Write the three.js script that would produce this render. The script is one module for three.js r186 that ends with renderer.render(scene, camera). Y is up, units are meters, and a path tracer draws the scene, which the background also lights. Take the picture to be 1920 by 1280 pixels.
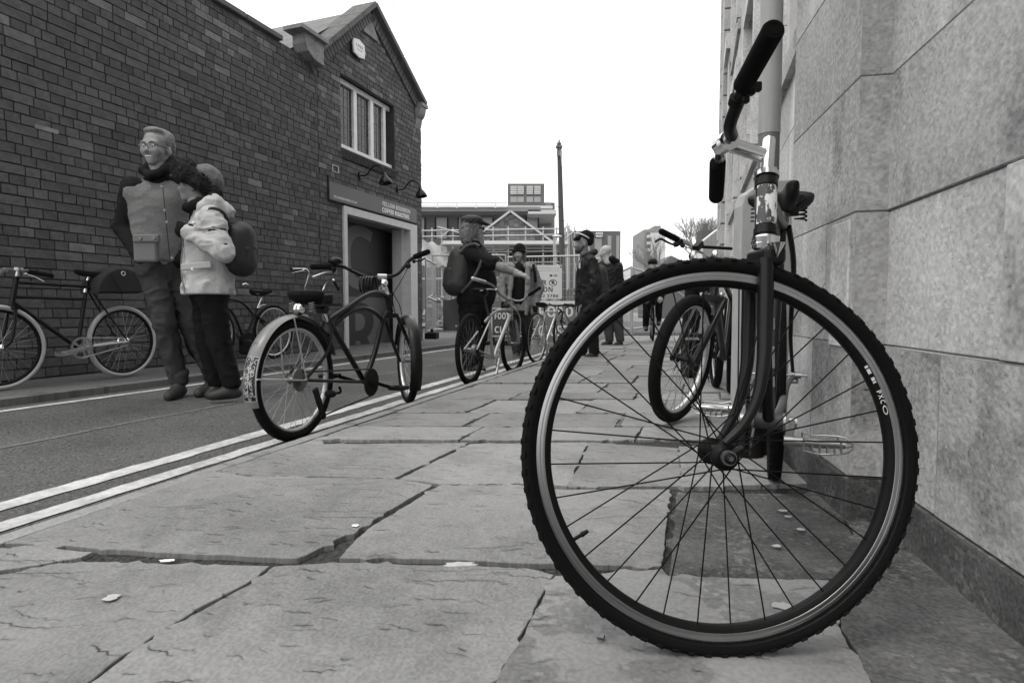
import * as THREE from 'three';
import { mergeGeometries, toCreasedNormals } from 'three/addons/utils/BufferGeometryUtils.js';
import { RoundedBoxGeometry } from 'three/addons/geometries/RoundedBoxGeometry.js';
import { FontLoader } from 'three/addons/loaders/FontLoader.js';
import { TextGeometry } from 'three/addons/geometries/TextGeometry.js';

// ---------- camera, sky, sun, exposure ----------
const F0 = 1100, EYE = 0.585, PITCH = Math.atan(58 / F0);
const scene = new THREE.Scene();
const camera = new THREE.PerspectiveCamera(2 * Math.atan(640 / F0) * 180 / Math.PI, 1.5, 0.02, 2000);
camera.position.set(0, EYE, 0); camera.rotation.x = -PITCH;
const renderer = new THREE.WebGLRenderer({ antialias: true });
renderer.toneMapping = THREE.LinearToneMapping; renderer.toneMappingExposure = 1.5;
renderer.shadowMap.enabled = true;
{ // bright even overcast, a little stronger overhead
  const W = 64, H = 32, a = new Float32Array(W * H * 4);
  for (let y = 0; y < H; y++) for (let x = 0; x < W; x++) {
    const el = ((y + 0.5) / H - 0.5) * Math.PI, v = el > 0 ? 0.98 + 0.42 * Math.sin(el) : 0.25, i = (y * W + x) * 4;
    a[i] = a[i + 1] = a[i + 2] = v; a[i + 3] = 1;
  }
  const t = new THREE.DataTexture(a, W, H, THREE.RGBAFormat, THREE.FloatType);
  t.mapping = THREE.EquirectangularReflectionMapping; t.magFilter = t.minFilter = THREE.LinearFilter; t.needsUpdate = true;
  scene.background = t; scene.environment = t;
}
const sun = new THREE.DirectionalLight(0xfffaf2, 0.7);
sun.position.set(-6, 16, 5); sun.castShadow = true; sun.shadow.radius = 30;
Object.assign(sun.shadow.camera, { left: -20, right: 20, top: 20, bottom: -20, near: 1, far: 60 });
scene.add(sun);
scene.fog = new THREE.FogExp2(0xf4f4f4, 0.0004);

// ---------- helpers ----------
const V = (x, y, z) => new THREE.Vector3(x, y, z);
let sd = 12345;
const rnd = () => { sd = (sd + 0x6d2b79f5) | 0; let t = Math.imul(sd ^ (sd >>> 15), 1 | sd); t = (t + Math.imul(t ^ (t >>> 7), 61 | t)) ^ t; return ((t ^ (t >>> 14)) >>> 0) / 4294967296; };
const rr = (a, b) => a + (b - a) * rnd(), clamp = (x, a, b) => Math.min(b, Math.max(a, x)), lerp = (a, b, t) => a + (b - a) * t, sst = (a, b, x) => { const t = clamp((x - a) / (b - a), 0, 1); return t * t * (3 - 2 * t); };
const ih = (x, y, z = 0) => { let h = Math.imul(x, 374761393) ^ Math.imul(y, 668265263) ^ Math.imul(z, 1274126177); h = Math.imul(h ^ (h >>> 13), 1274126177); return ((h ^ (h >>> 16)) >>> 0) / 4294967296; };
const n2 = (x, y, p, s = 0, q = p) => { // value noise, periodic in p by q cells
  const ix = Math.floor(x), iy = Math.floor(y), fx = x - ix, fy = y - iy, u = fx * fx * (3 - 2 * fx), v = fy * fy * (3 - 2 * fy), m = (k) => ((k % p) + p) % p, w = (k) => ((k % q) + q) % q;
  const a = ih(m(ix), w(iy), s), b = ih(m(ix + 1), w(iy), s), c = ih(m(ix), w(iy + 1), s), d = ih(m(ix + 1), w(iy + 1), s);
  return lerp(lerp(a, b, u), lerp(c, d, u), v);
};
const fb = (x, y, p, o = 4, s = 0, q = p) => { let r = 0, a = 0.5, t = 0; for (let i = 0; i < o; i++) { r += a * n2(x, y, p, s + i * 7, q); t += a; x *= 2; y *= 2; p *= 2; q *= 2; a *= 0.5; } return r / t; };
const n3 = (x, y, z) => {
  const ix = Math.floor(x), iy = Math.floor(y), iz = Math.floor(z), fx = x - ix, fy = y - iy, fz = z - iz, u = fx * fx * (3 - 2 * fx), v = fy * fy * (3 - 2 * fy), w = fz * fz * (3 - 2 * fz);
  const q = (k) => lerp(lerp(ih(ix, iy, iz + k), ih(ix + 1, iy, iz + k), u), lerp(ih(ix, iy + 1, iz + k), ih(ix + 1, iy + 1, iz + k), u), v);
  return lerp(q(0), q(1), w) * 2 - 1;
};
// a picture point to a place: at horizontal distance d, or on the level y
const C = Math.cos(PITCH), S = Math.sin(PITCH);
const ray = (px, py) => { const x = (px - 960) / F0, y = -(py - 640) / F0; return V(x, y * C - S, -C - y * S); };
const P = (px, py, d) => { const r = ray(px, py); return r.multiplyScalar(d / -r.z).add(V(0, EYE, 0)); };
const G = (px, py, y = 0) => { const r = ray(px, py); return r.multiplyScalar((y - EYE) / r.y).add(V(0, EYE, 0)); };
const plane = (p0, dx, dz) => (px, py, off = 0) => { // on the upright plane through p0 that runs along (dx, dz)
  const l = Math.hypot(dx, dz), nx = -dz / l, nz = dx / l, r = ray(px, py);
  const t = ((p0.x) * nx + (p0.z) * nz + off) / (r.x * nx + r.z * nz);
  return r.multiplyScalar(t).add(V(0, EYE, 0));
};

const toS = (v) => 255 * (v <= 0.0031308 ? 12.92 * v : 1.055 * Math.pow(v, 1 / 2.4) - 0.055);
function tex(n, size, fn, srgb = true) { // grey texture, `size` metres a side
  const a = new Uint8Array(n * n * 4);
  for (let y = 0; y < n; y++) for (let x = 0; x < n; x++) { const v = clamp(fn(x / n, y / n), 0, 1), i = (y * n + x) * 4; a[i] = a[i + 1] = a[i + 2] = srgb ? toS(v) : v * 255; a[i + 3] = 255; }
  const t = new THREE.DataTexture(a, n, n); t.wrapS = t.wrapT = THREE.RepeatWrapping; t.magFilter = THREE.LinearFilter; t.minFilter = THREE.LinearMipmapLinearFilter;
  if (srgb) t.colorSpace = THREE.SRGBColorSpace; t.repeat.set(1 / size, 1 / size); t.needsUpdate = true; return t;
}
function mat(g, roughness = 0.8, o = {}) {
  const { phys, ...q } = o, m = new (phys ? THREE.MeshPhysicalMaterial : THREE.MeshStandardMaterial)({ roughness, side: THREE.DoubleSide, ...q });
  m.color.setRGB(g, g, g); return m;
}
const names = {}, org = new Map(), orgOf = (o) => org.get(o) || o.position;
const numbered = (n) => { const k = names[n] = (names[n] ?? -1) + 1; return k ? n + '_' + String(k).padStart(3, '0') : n; };
const ud = (o, label, category, group, kind) => { if (label) o.userData.label = label; if (category) o.userData.category = category; if (group) o.userData.group = group; if (kind) o.userData.kind = kind; return o; };
function thing(name, label, category, at = V(0, 0, 0), group) { const g = new THREE.Group(); g.name = numbered(name); g.position.copy(at); scene.add(g); return ud(g, label, category, group); }
function struct(name, at = V(0, 0, 0)) { const g = new THREE.Group(); g.name = numbered(name); g.position.copy(at); g.userData.kind = 'structure'; scene.add(g); return g; }
function prep(g) { if (g.index) g = g.toNonIndexed(); for (const k of Object.keys(g.attributes)) if (!['position', 'normal', 'uv', 'color'].includes(k)) g.deleteAttribute(k); if (!g.attributes.normal) g.computeVertexNormals(); if (!g.attributes.uv) g.setAttribute('uv', new THREE.BufferAttribute(new Float32Array(g.attributes.position.count * 2), 2)); return g; }
const tmpA = V(0, 0, 0), tmpB = V(0, 0, 0), tmpC = V(0, 0, 0);
function rightWay(g) { // triangles wound the way their normals point, also after a mirrored placing
  g = prep(g); const p = g.attributes.position, n = g.attributes.normal;
  for (let i = 0; i < p.count; i += 3) {
    tmpA.fromBufferAttribute(p, i); tmpB.fromBufferAttribute(p, i + 1).sub(tmpA); tmpC.fromBufferAttribute(p, i + 2).sub(tmpA); tmpB.cross(tmpC);
    if (tmpB.x * n.getX(i) + tmpB.y * n.getY(i) + tmpB.z * n.getZ(i) < 0) for (const a of Object.values(g.attributes)) for (let k = 0; k < a.itemSize; k++) { const t = a.array[(i + 1) * a.itemSize + k]; a.array[(i + 1) * a.itemSize + k] = a.array[(i + 2) * a.itemSize + k]; a.array[(i + 2) * a.itemSize + k] = t; }
  }
  return g;
}
const join = (gs) => rightWay(gs.length === 1 ? prep(gs[0]).clone() : mergeGeometries(gs.map(prep)));
function boxUV(g) { // uv in metres from the face's own main direction
  g = prep(g); const p = g.attributes.position, n = g.attributes.normal, uv = g.attributes.uv;
  for (let i = 0; i < p.count; i++) {
    const a = Math.abs(n.getX(i)), b = Math.abs(n.getY(i)), c = Math.abs(n.getZ(i));
    if (b >= a && b >= c) uv.setXY(i, p.getX(i), p.getZ(i)); else if (a >= c) uv.setXY(i, p.getZ(i), p.getY(i)); else uv.setXY(i, p.getX(i), p.getY(i));
  }
  return g;
}
// geometries given in world coordinates become a mesh under `parent`, whose own place is taken off
function part(name, gs, m, parent, label) {
  let g = join([].concat(gs)); const w = orgOf(parent); g = g.translate(-w.x, -w.y, -w.z);
  const o = new THREE.Mesh(g, m); o.name = name; o.castShadow = o.receiveShadow = true; org.set(o, w); if (label) o.userData.label = label;
  parent.add(o); return o;
}
const box = (cx, cy, cz, w, h, d) => new THREE.BoxGeometry(w, h, d).translate(cx, cy, cz);
const rbox = (cx, cy, cz, w, h, d, r = 0.005, s = 2) => new RoundedBoxGeometry(w, h, d, s, r).translate(cx, cy, cz);
function rod(a, b, r, r2 = r, n = 10) { const l = a.distanceTo(b), g = new THREE.CylinderGeometry(r2, r, l, n); g.applyQuaternion(new THREE.Quaternion().setFromUnitVectors(V(0, 1, 0), b.clone().sub(a).normalize())); const m = a.clone().add(b).multiplyScalar(0.5); return g.translate(m.x, m.y, m.z); }
const curve = (pts, r, n = 24, k = 8, closed = false) => new THREE.TubeGeometry(new THREE.CatmullRomCurve3(pts, closed, 'centripetal'), n, r, k, closed);
const poly = (pts, r, n = 8) => pts.slice(1).flatMap((p, i) => [rod(pts[i], p, r, r, n), ...(i ? [new THREE.SphereGeometry(r, 8, 6).translate(pts[i].x, pts[i].y, pts[i].z)] : [])]);
const ball = (p, r, sx = 1, sy = 1, sz = 1, n = 12) => new THREE.SphereGeometry(r, n, n * 0.75 | 0).scale(sx, sy, sz).translate(p.x, p.y, p.z);
const disc = (p, n, r, w, k = 24, r2 = r) => rod(p.clone().addScaledVector(n, -w / 2), p.clone().addScaledVector(n, w / 2), r, r2, k);
const bar = (a, b, w, h) => { // square bar from a to b
  const l = a.distanceTo(b), g = new THREE.BoxGeometry(w, h, l), m = new THREE.Matrix4().lookAt(b, a, V(0, 1, 0)); g.applyMatrix4(m); const c = a.clone().add(b).multiplyScalar(0.5); return g.translate(c.x, c.y, c.z); };
const quad = (a, b, c, d) => { const g = new THREE.BufferGeometry(); g.setAttribute('position', new THREE.Float32BufferAttribute([a, b, c, a, c, d].flatMap((p) => [p.x, p.y, p.z]), 3)); g.setAttribute('uv', new THREE.Float32BufferAttribute([0, 0, 1, 0, 1, 1, 0, 0, 1, 1, 0, 1], 2)); g.computeVertexNormals(); return g; };
function canvasTex(w, h, draw) { const c = document.createElement('canvas'); c.width = w; c.height = h; const x = c.getContext('2d'); draw(x, w, h); const t = new THREE.CanvasTexture(c); t.colorSpace = THREE.SRGBColorSpace; return t; }
// frame of a wall: s along it, h up, o out of it
function frame(ox, oz, ux, uz, nx, nz) {
  const l = Math.hypot(ux, uz); ux /= l; uz /= l; const k = Math.hypot(nx, nz); nx /= k; nz /= k;
  const m = new THREE.Matrix4().makeBasis(V(ux, 0, uz), V(0, 1, 0), V(nx, 0, nz)).setPosition(ox, 0, oz);
  const f = (s, h, o = 0) => V(ox + ux * s + nx * o, h, oz + uz * s + nz * o);
  f.put = (g) => g.applyMatrix4(m); f.m = m; f.box = (s0, s1, h0, h1, o0, o1) => boxUV(box((s0 + s1) / 2, (h0 + h1) / 2, (o0 + o1) / 2, s1 - s0, h1 - h0, o1 - o0)).applyMatrix4(m);
  f.flip = m.determinant() < 0; return f;
}

// ---------- surfaces ----------
const T = {};
T.grain = tex(256, 0.5, (u, v) => 0.72 + 0.42 * (fb(u * 24, v * 24, 24, 3) - 0.5) + 0.5 * (fb(u * 5, v * 5, 5, 3, 31) - 0.5));
// riven sandstone: short flake scars, some steps, on a gently uneven bed
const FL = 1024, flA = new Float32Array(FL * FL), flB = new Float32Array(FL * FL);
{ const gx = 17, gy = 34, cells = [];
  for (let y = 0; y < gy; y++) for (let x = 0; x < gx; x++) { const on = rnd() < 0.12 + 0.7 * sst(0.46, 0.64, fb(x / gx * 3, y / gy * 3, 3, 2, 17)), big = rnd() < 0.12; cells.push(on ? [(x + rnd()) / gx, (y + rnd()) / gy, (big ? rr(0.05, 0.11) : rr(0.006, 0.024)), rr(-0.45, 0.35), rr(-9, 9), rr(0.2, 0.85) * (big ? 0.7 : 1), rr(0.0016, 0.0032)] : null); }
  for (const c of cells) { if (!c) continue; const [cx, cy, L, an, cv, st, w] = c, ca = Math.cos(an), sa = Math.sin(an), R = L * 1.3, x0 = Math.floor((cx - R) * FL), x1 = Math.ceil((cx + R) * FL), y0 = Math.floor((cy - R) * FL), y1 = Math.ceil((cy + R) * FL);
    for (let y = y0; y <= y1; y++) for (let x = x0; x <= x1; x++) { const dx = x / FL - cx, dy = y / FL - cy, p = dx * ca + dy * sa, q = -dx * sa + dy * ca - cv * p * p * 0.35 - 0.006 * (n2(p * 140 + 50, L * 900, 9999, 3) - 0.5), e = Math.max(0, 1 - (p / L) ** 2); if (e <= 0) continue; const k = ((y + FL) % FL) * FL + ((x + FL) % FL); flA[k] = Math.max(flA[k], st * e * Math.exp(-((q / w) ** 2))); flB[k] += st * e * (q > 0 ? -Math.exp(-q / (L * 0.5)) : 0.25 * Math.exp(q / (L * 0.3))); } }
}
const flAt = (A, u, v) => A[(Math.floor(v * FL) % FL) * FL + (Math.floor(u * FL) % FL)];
T.slab = tex(1024, 1.7, (u, v) => { const st = fb(u * 7, v * 7, 7, 6, 133), sp = n2(u * 260, v * 260, 260, 71); return 0.86 + 0.5 * (fb(u * 5, v * 5, 5, 6, 33) - 0.5) + 0.26 * (n2(u * 340, v * 340, 340, 8) - 0.5) + 0.14 * (fb(u * 60, v * 60, 60, 2, 88) - 0.5) - 0.12 * sst(0.56, 0.7, st) - 0.25 * sst(0.93, 0.98, sp) + 0.3 * sst(0.965, 0.99, n2(u * 150, v * 150, 150, 72)) - 0.38 * flAt(flA, u, v); });  // dark line along each flake paints its shaded side into the colour
T.riven = tex(768, 1.7, (u, v) => 0.45 + 0.22 * flAt(flB, u, v) + 0.5 * (fb(u * 4, v * 8, 4, 5, 3, 8) - 0.5) + 0.03 * n2(u * 340, v * 340, 340, 8), false);
T.stone = tex(512, 2.3, (u, v) => 0.8 + 0.36 * (fb(u * 6, v * 6, 6, 5) - 0.5) + 0.22 * (fb(u * 160, v * 160, 160, 2, 9) - 0.5) - 0.3 * sst(0.62, 0.8, fb(u * 14, v * 22, 14, 4, 77, 22)));
T.asphalt = tex(768, 1.6, (u, v) => 0.45 + 0.9 * (n2(u * 220, v * 220, 220) - 0.5) * n2(u * 130, v * 130, 130, 4) + 0.3 * (fb(u * 4, v * 4, 4, 4, 6) - 0.5) + 0.5 * sst(0.86, 0.95, n2(u * 180, v * 180, 180, 11)));
T.aspB = tex(512, 0.8, (u, v) => fb(u * 90, v * 90, 90, 2), false);
T.wall = tex(1024, 1.3, (u, v) => - 0.35 * sst(0.9, 0.97, n2(u * 170, v * 170, 170, 19)) * sst(0.45, 0.6, fb(u * 4, v * 4, 4, 3, 61)) + 0.78 + 0.6 * (fb(u * 3, v * 3, 3, 6) - 0.5) + 0.42 * (fb(u * 130, v * 130, 130, 2, 9) - 0.5) - 0.22 * sst(0.58, 0.78, fb(u * 9, v * 5, 9, 4, 21, 5)) + 0.14 * sst(0.6, 0.8, fb(u * 16, v * 3, 16, 4, 51, 3)));
T.dirty = tex(640, 1.3, (u, v) => { const b = fb(u * 5, v * 5, 5, 6, 301); return 0.78 + 0.5 * (fb(u * 3, v * 3, 3, 6, 5) - 0.5) + 0.42 * (fb(u * 130, v * 130, 130, 2, 9) - 0.5) - 0.26 * sst(0.5, 0.66, b) - 0.3 * sst(0.9, 0.97, n2(u * 170, v * 170, 170, 19)) + 0.12 * sst(0.6, 0.8, fb(u * 16, v * 3, 16, 4, 51, 3)); });
T.tweed = tex(512, 0.3, (u, v) => { const k = Math.abs(((u * 40 + Math.abs(((v * 30) % 2) - 1) * 1.0) % 1) - 0.5) * 2; return 0.62 + 0.35 * k + 0.4 * (fb(u * 60, v * 60, 60, 2, 3) - 0.5); });
T.wallB = tex(512, 0.42, (u, v) => 0.6 * fb(u * 50, v * 50, 50, 3) + 0.4 * fb(u * 7, v * 7, 7, 3, 4), false);
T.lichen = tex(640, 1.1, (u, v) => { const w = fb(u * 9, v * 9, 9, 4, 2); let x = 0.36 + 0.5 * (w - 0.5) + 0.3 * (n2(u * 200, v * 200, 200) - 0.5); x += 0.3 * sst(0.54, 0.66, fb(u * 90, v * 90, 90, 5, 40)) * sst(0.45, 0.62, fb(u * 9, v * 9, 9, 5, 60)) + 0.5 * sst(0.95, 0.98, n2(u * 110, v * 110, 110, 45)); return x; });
T.lichen2 = tex(768, 1.7, (u, v) => { const w = fb(u * 9, v * 9, 9, 5, 2), k = sst(0.5, 0.55, fb(u * 12, v * 12, 12, 6, 201)); let x = lerp(0.84, 0.6, k) + 0.4 * (w - 0.5) + 0.25 * (n2(u * 340, v * 340, 340) - 0.5); x += 0.28 * k * sst(0.54, 0.66, fb(u * 110, v * 110, 110, 5, 40)) * sst(0.45, 0.6, fb(u * 12, v * 12, 12, 5, 44)) - 0.4 * flAt(flA, u, v); return x; });  // lichen patches, darkened to stand in for shade below the wheel
T.fabric = tex(256, 0.16, (u, v) => 0.82 + 0.13 * (n2(u * 64, v * 16, 64, 1, 16) - 0.5) + 0.13 * (n2(u * 16, v * 64, 16, 2, 64) - 0.5) + 0.12 * (fb(u * 4, v * 4, 4, 3, 3) - 0.5));
T.fabB = tex(256, 0.12, (u, v) => 0.5 * n2(u * 60, v * 60, 60) + 0.5 * fb(u * 8, v * 8, 8, 3, 4), false);
T.bark = tex(256, 1, (u, v) => 0.7 + 0.6 * (fb(u * 60, v * 3, 60, 3, 0, 3) - 0.5));
T.metal = tex(256, 0.4, (u, v) => 0.86 + 0.2 * (fb(u * 8, v * 8, 8, 4) - 0.5) + 0.1 * (n2(u * 90, v * 90, 90) - 0.5));
T.scuff = tex(256, 0.3, (u, v) => 0.35 + 0.5 * fb(u * 10, v * 10, 10, 4), false);
const M = {
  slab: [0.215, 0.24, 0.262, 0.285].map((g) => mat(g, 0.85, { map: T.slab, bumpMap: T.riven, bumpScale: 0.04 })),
  slabDark: [0.185, 0.215].map((g) => mat(g, 0.85, { map: T.lichen, bumpMap: T.riven, bumpScale: 0.02 })),  // dark lichened stone, its tone also painting in shade beside the wall
  slabMid: mat(0.26, 0.85, { map: T.lichen2, bumpMap: T.riven, bumpScale: 0.018 }),  // slab below the wheel, shade partly put into its colour
  bed: mat(0.07, 0.95, { map: T.asphalt, bumpMap: T.aspB, bumpScale: 0.012 }),
  asphalt: mat(0.16, 0.9, { map: T.asphalt, bumpMap: T.aspB, bumpScale: 0.008 }), tarmac: mat(0.16, 0.9, { map: T.asphalt, bumpMap: T.aspB, bumpScale: 0.006 }),
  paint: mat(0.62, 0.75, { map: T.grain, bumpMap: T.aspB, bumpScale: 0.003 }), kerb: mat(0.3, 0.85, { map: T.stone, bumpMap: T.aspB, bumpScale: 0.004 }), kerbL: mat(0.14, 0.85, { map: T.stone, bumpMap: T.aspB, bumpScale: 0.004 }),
  wall: [0.44, 0.48, 0.52, 0.57, 0.63].map((g) => mat(g, 0.88, { map: T.wall, bumpMap: T.wallB, bumpScale: 0.0024 })), wallDirty: [0.5, 0.55].map((g) => mat(g, 0.9, { map: T.dirty, bumpMap: T.wallB, bumpScale: 0.003 })), tweed: mat(0.2, 0.9, { phys: true, specularIntensity: 0.3, map: T.tweed, bumpMap: T.fabB, bumpScale: 0.0008 }), rimSide: mat(0.46, 0.3, { metalness: 1, map: T.metal }), eye: mat(0.4, 0.4),
  wallSmooth: mat(0.72, 0.8, { map: T.wall, bumpMap: T.wallB, bumpScale: 0.0005 }),
  plinth: mat(0.17, 0.92, { map: T.lichen, bumpMap: T.wallB, bumpScale: 0.003 }), joint: mat(0.26, 0.95, { map: T.grain }),
  brick: [0.062, 0.08, 0.09, 0.1, 0.112, 0.135, 0.19].map((g) => mat(g, 0.88, { map: T.grain, bumpMap: T.wallB, bumpScale: 0.004 })),
  brickV: mat(1, 0.88, { map: T.grain, bumpMap: T.wallB, bumpScale: 0.004, vertexColors: true }), mortar: mat(0.045, 0.95, { map: T.grain }),
  coping: mat(0.13, 0.85, { map: T.grain }), dressed: mat(0.26, 0.8, { map: T.grain }), slate: mat(0.16, 0.7, { map: T.grain }),
  white: mat(0.78, 0.45, { map: T.metal }), cream: mat(0.58, 0.5, { map: T.metal }), dark: mat(0.02, 0.6, { phys: true, specularIntensity: 0.4 }), darker: mat(0.01, 0.8, { phys: true, specularIntensity: 0.3 }), glass: mat(0.02, 0.06), glassB: mat(0.25, 0.15),
  black: mat(0.007, 0.32, { phys: true, specularIntensity: 0.45 }), blackMatt: mat(0.006, 0.5, { phys: true, specularIntensity: 0.3 }), rubber: mat(0.007, 0.8, { phys: true, specularIntensity: 0.2, bumpMap: T.fabB, bumpScale: 0.0008 }), foam: mat(0.006, 0.95, { phys: true, specularIntensity: 0.2, bumpMap: T.fabB, bumpScale: 0.0012 }),
  chrome: mat(0.72, 0.16, { metalness: 1, roughnessMap: null }), steel: mat(0.5, 0.32, { metalness: 1, map: T.metal }), alu: mat(0.62, 0.38, { metalness: 1, map: T.metal }), dullSteel: mat(0.22, 0.45, { metalness: 0.9, map: T.metal }), galv: mat(0.5, 0.5, { metalness: 0.7, map: T.metal }),
  greyFrame: mat(0.2, 0.3, { phys: true, clearcoat: 0.6 }), silverFrame: mat(0.5, 0.3, { phys: true, metalness: 0.4, clearcoat: 0.5 }), whiteTyre: mat(0.46, 0.7, { map: T.grain }), leather: mat(0.007, 0.5, { phys: true, specularIntensity: 0.25, bumpMap: T.fabB, bumpScale: 0.001 }),
  pipe: mat(0.36, 0.5, { map: T.metal }), pipeDark: mat(0.16, 0.55, { map: T.metal }), guard: mat(0.4, 0.6, { map: T.metal, bumpMap: T.wallB, bumpScale: 0.001 }),
  cladding: mat(0.09, 0.6), lightDeck: mat(0.5, 0.6), farGrey: mat(0.19, 0.8), farDark: mat(0.08, 0.7), wood: mat(0.1, 0.9, { map: T.bark }), tarp: mat(0.06, 0.7, { map: T.fabric }), signGrey: mat(0.16, 0.5),
};

// ---------- ground, road, pavements ----------
const KX = (d) => -1.79 + 0.31 * d, KL = (d) => -3.25 + 0.376 * (d - 3.702); // edges of the right and left pavement at distance d
const roadY = (x, d) => lerp(-0.08, -0.03, clamp((KX(d) - x) / 2, 0, 1));
function sheet(f, us, vs, uvk = 1) { // grid surface f(u, v) with uv in metres
  const pos = [], uv = [], idx = [];
  for (let j = 0; j <= vs; j++) for (let i = 0; i <= us; i++) { const p = f(i / us, j / vs); pos.push(p.x, p.y, p.z); uv.push(p.x * uvk, p.z * uvk); }
  for (let j = 0; j < vs; j++) for (let i = 0; i < us; i++) { const a = j * (us + 1) + i, b = a + 1, c = a + us + 1, e = c + 1; idx.push(a, b, c, b, e, c); }
  const g = new THREE.BufferGeometry(); g.setAttribute('position', new THREE.Float32BufferAttribute(pos, 3)); g.setAttribute('uv', new THREE.Float32BufferAttribute(uv, 2)); g.setIndex(idx); g.computeVertexNormals();
  return g;
}
function solid(name, g, m, kind = 'structure') { const o = new THREE.Mesh(g, m); o.name = numbered(name); o.castShadow = o.receiveShadow = true; o.userData.kind = kind; scene.add(o); return o; }
solid('ground', sheet((u, v) => V(lerp(-700, 700, u), -0.16, lerp(60, -1100, v)), 8, 8), M.farGrey);
const dOf = (v) => lerp(-4, 16, v);
solid('road', sheet((u, v) => { const d = dOf(v), x = lerp(KL(d) - 0.3, KX(d) + 0.06, u); return V(x, roadY(x, d), -d); }, 12, 60), M.asphalt);
solid('road', sheet((u, v) => V(lerp(-14, 16, u), -0.066 + 0.03 * v, lerp(-11.6, -34, v)), 6, 6), M.tarmac);
{ // painted lines, worn at their edges
  const line = (off, w, xf, sgn, seed) => { const g = sheet((u, v) => { const d = lerp(-1, 13, v), e = 0.018 * (fb(v * 160, u * 3 + seed, 999, 3) - 0.5), x = xf(d) + sgn * off + (u - 0.5) * w + e; return V(x, roadY(x, d) + 0.004, -d); }, 1, 420); return g; };
  solid('road_line', line(0.5, 0.095, KX, -1, 3), M.paint); solid('road_line', line(0.3, 0.085, KX, -1, 9), M.paint);
  solid('road_line', line(0.2, 0.075, KL, 1, 15), M.paint);
  solid('repair_seam', sheet((u, v) => { const d = lerp(1, 10, v), x = lerp(KX(d), KL(d), 0.52) + (u - 0.5) * 0.035 + 0.05 * (fb(v * 30, 0, 999, 3) - 0.5); return V(x, roadY(x, d) + 0.003, -d); }, 1, 160), mat(0.26, 0.85, { map: T.asphalt }));
}
// right pavement: bed of dirt and mortar, stone slabs and kerb stones as pieces of it
const pave = struct('pavement');
part('bedding', [sheet((u, v) => { const d = dOf(v); return V(lerp(KX(d) + 0.012, Math.max(KX(d) + 0.5, 2.2 + 0.31 * d), u), -0.014, -d); }, 10, 40)], M.bed, pave);
const slabGeo = (pts, th = 0.06, jag = 0.006, drop = 0, fix = false, off = 0.0) => { // pts: THREE.Vector3 on the ground
  const out = [];
  pts.forEach((p, i) => { const q = pts[(i + 1) % pts.length], l = p.distanceTo(q), n = Math.min(90, Math.max(1, Math.round(l / 0.016))), nx = -(q.z - p.z) / l, nz = (q.x - p.x) / l;
    for (let k = 0; k < n; k++) { const t = k / n, e = k ? jag * (0.8 * (fb(p.x * 9 + t * l * 9, p.z * 7 + i * 3.7 + 500, 9999, 2) * 2 - 1) - 2.2 * sst(0.62, 0.8, fb(p.z * 9 + t * l * 24 + 90, i * 7.7 + 300, 9999, 2)) + 0.5 * (rnd() - 0.5)) : 0; out.push(new THREE.Vector2(lerp(p.x, q.x, t) + nx * e, -(lerp(p.z, q.z, t) + nz * e))); } });
  if (THREE.ShapeUtils.isClockWise(out)) out.reverse();
  const g = new THREE.ExtrudeGeometry(new THREE.Shape(out), { depth: th, bevelEnabled: true, bevelThickness: 0.0015, bevelSize: 0.0015, bevelOffset: off, bevelSegments: 1, curveSegments: 1 });
  g.rotateX(-Math.PI / 2); g.translate(0, -th - 0.0015 + drop, 0); const p = g.attributes.position, uv = g.attributes.uv, ou = fix ? 0 : rnd() * 9, ov = fix ? 0 : rnd() * 9, t = fix ? 0 : rnd() * 0.12;
  for (let i = 0; i < p.count; i++) uv.setXY(i, p.getX(i) + p.getZ(i) * t + ou, -p.getZ(i) + p.getX(i) * t + ov);
  return g;
};
const tilt = (g) => { g.computeBoundingBox(); const c = g.boundingBox.getCenter(V(0, 0, 0)), a = rr(-0.004, 0.004), b = rr(-0.004, 0.004), p = g.attributes.position; for (let i = 0; i < p.count; i++) p.setY(i, p.getY(i) + (p.getX(i) - c.x) * a + (p.getZ(i) - c.z) * b); return g; };
const g0 = (a) => a.map(([x, y]) => G(x, y));
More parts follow.
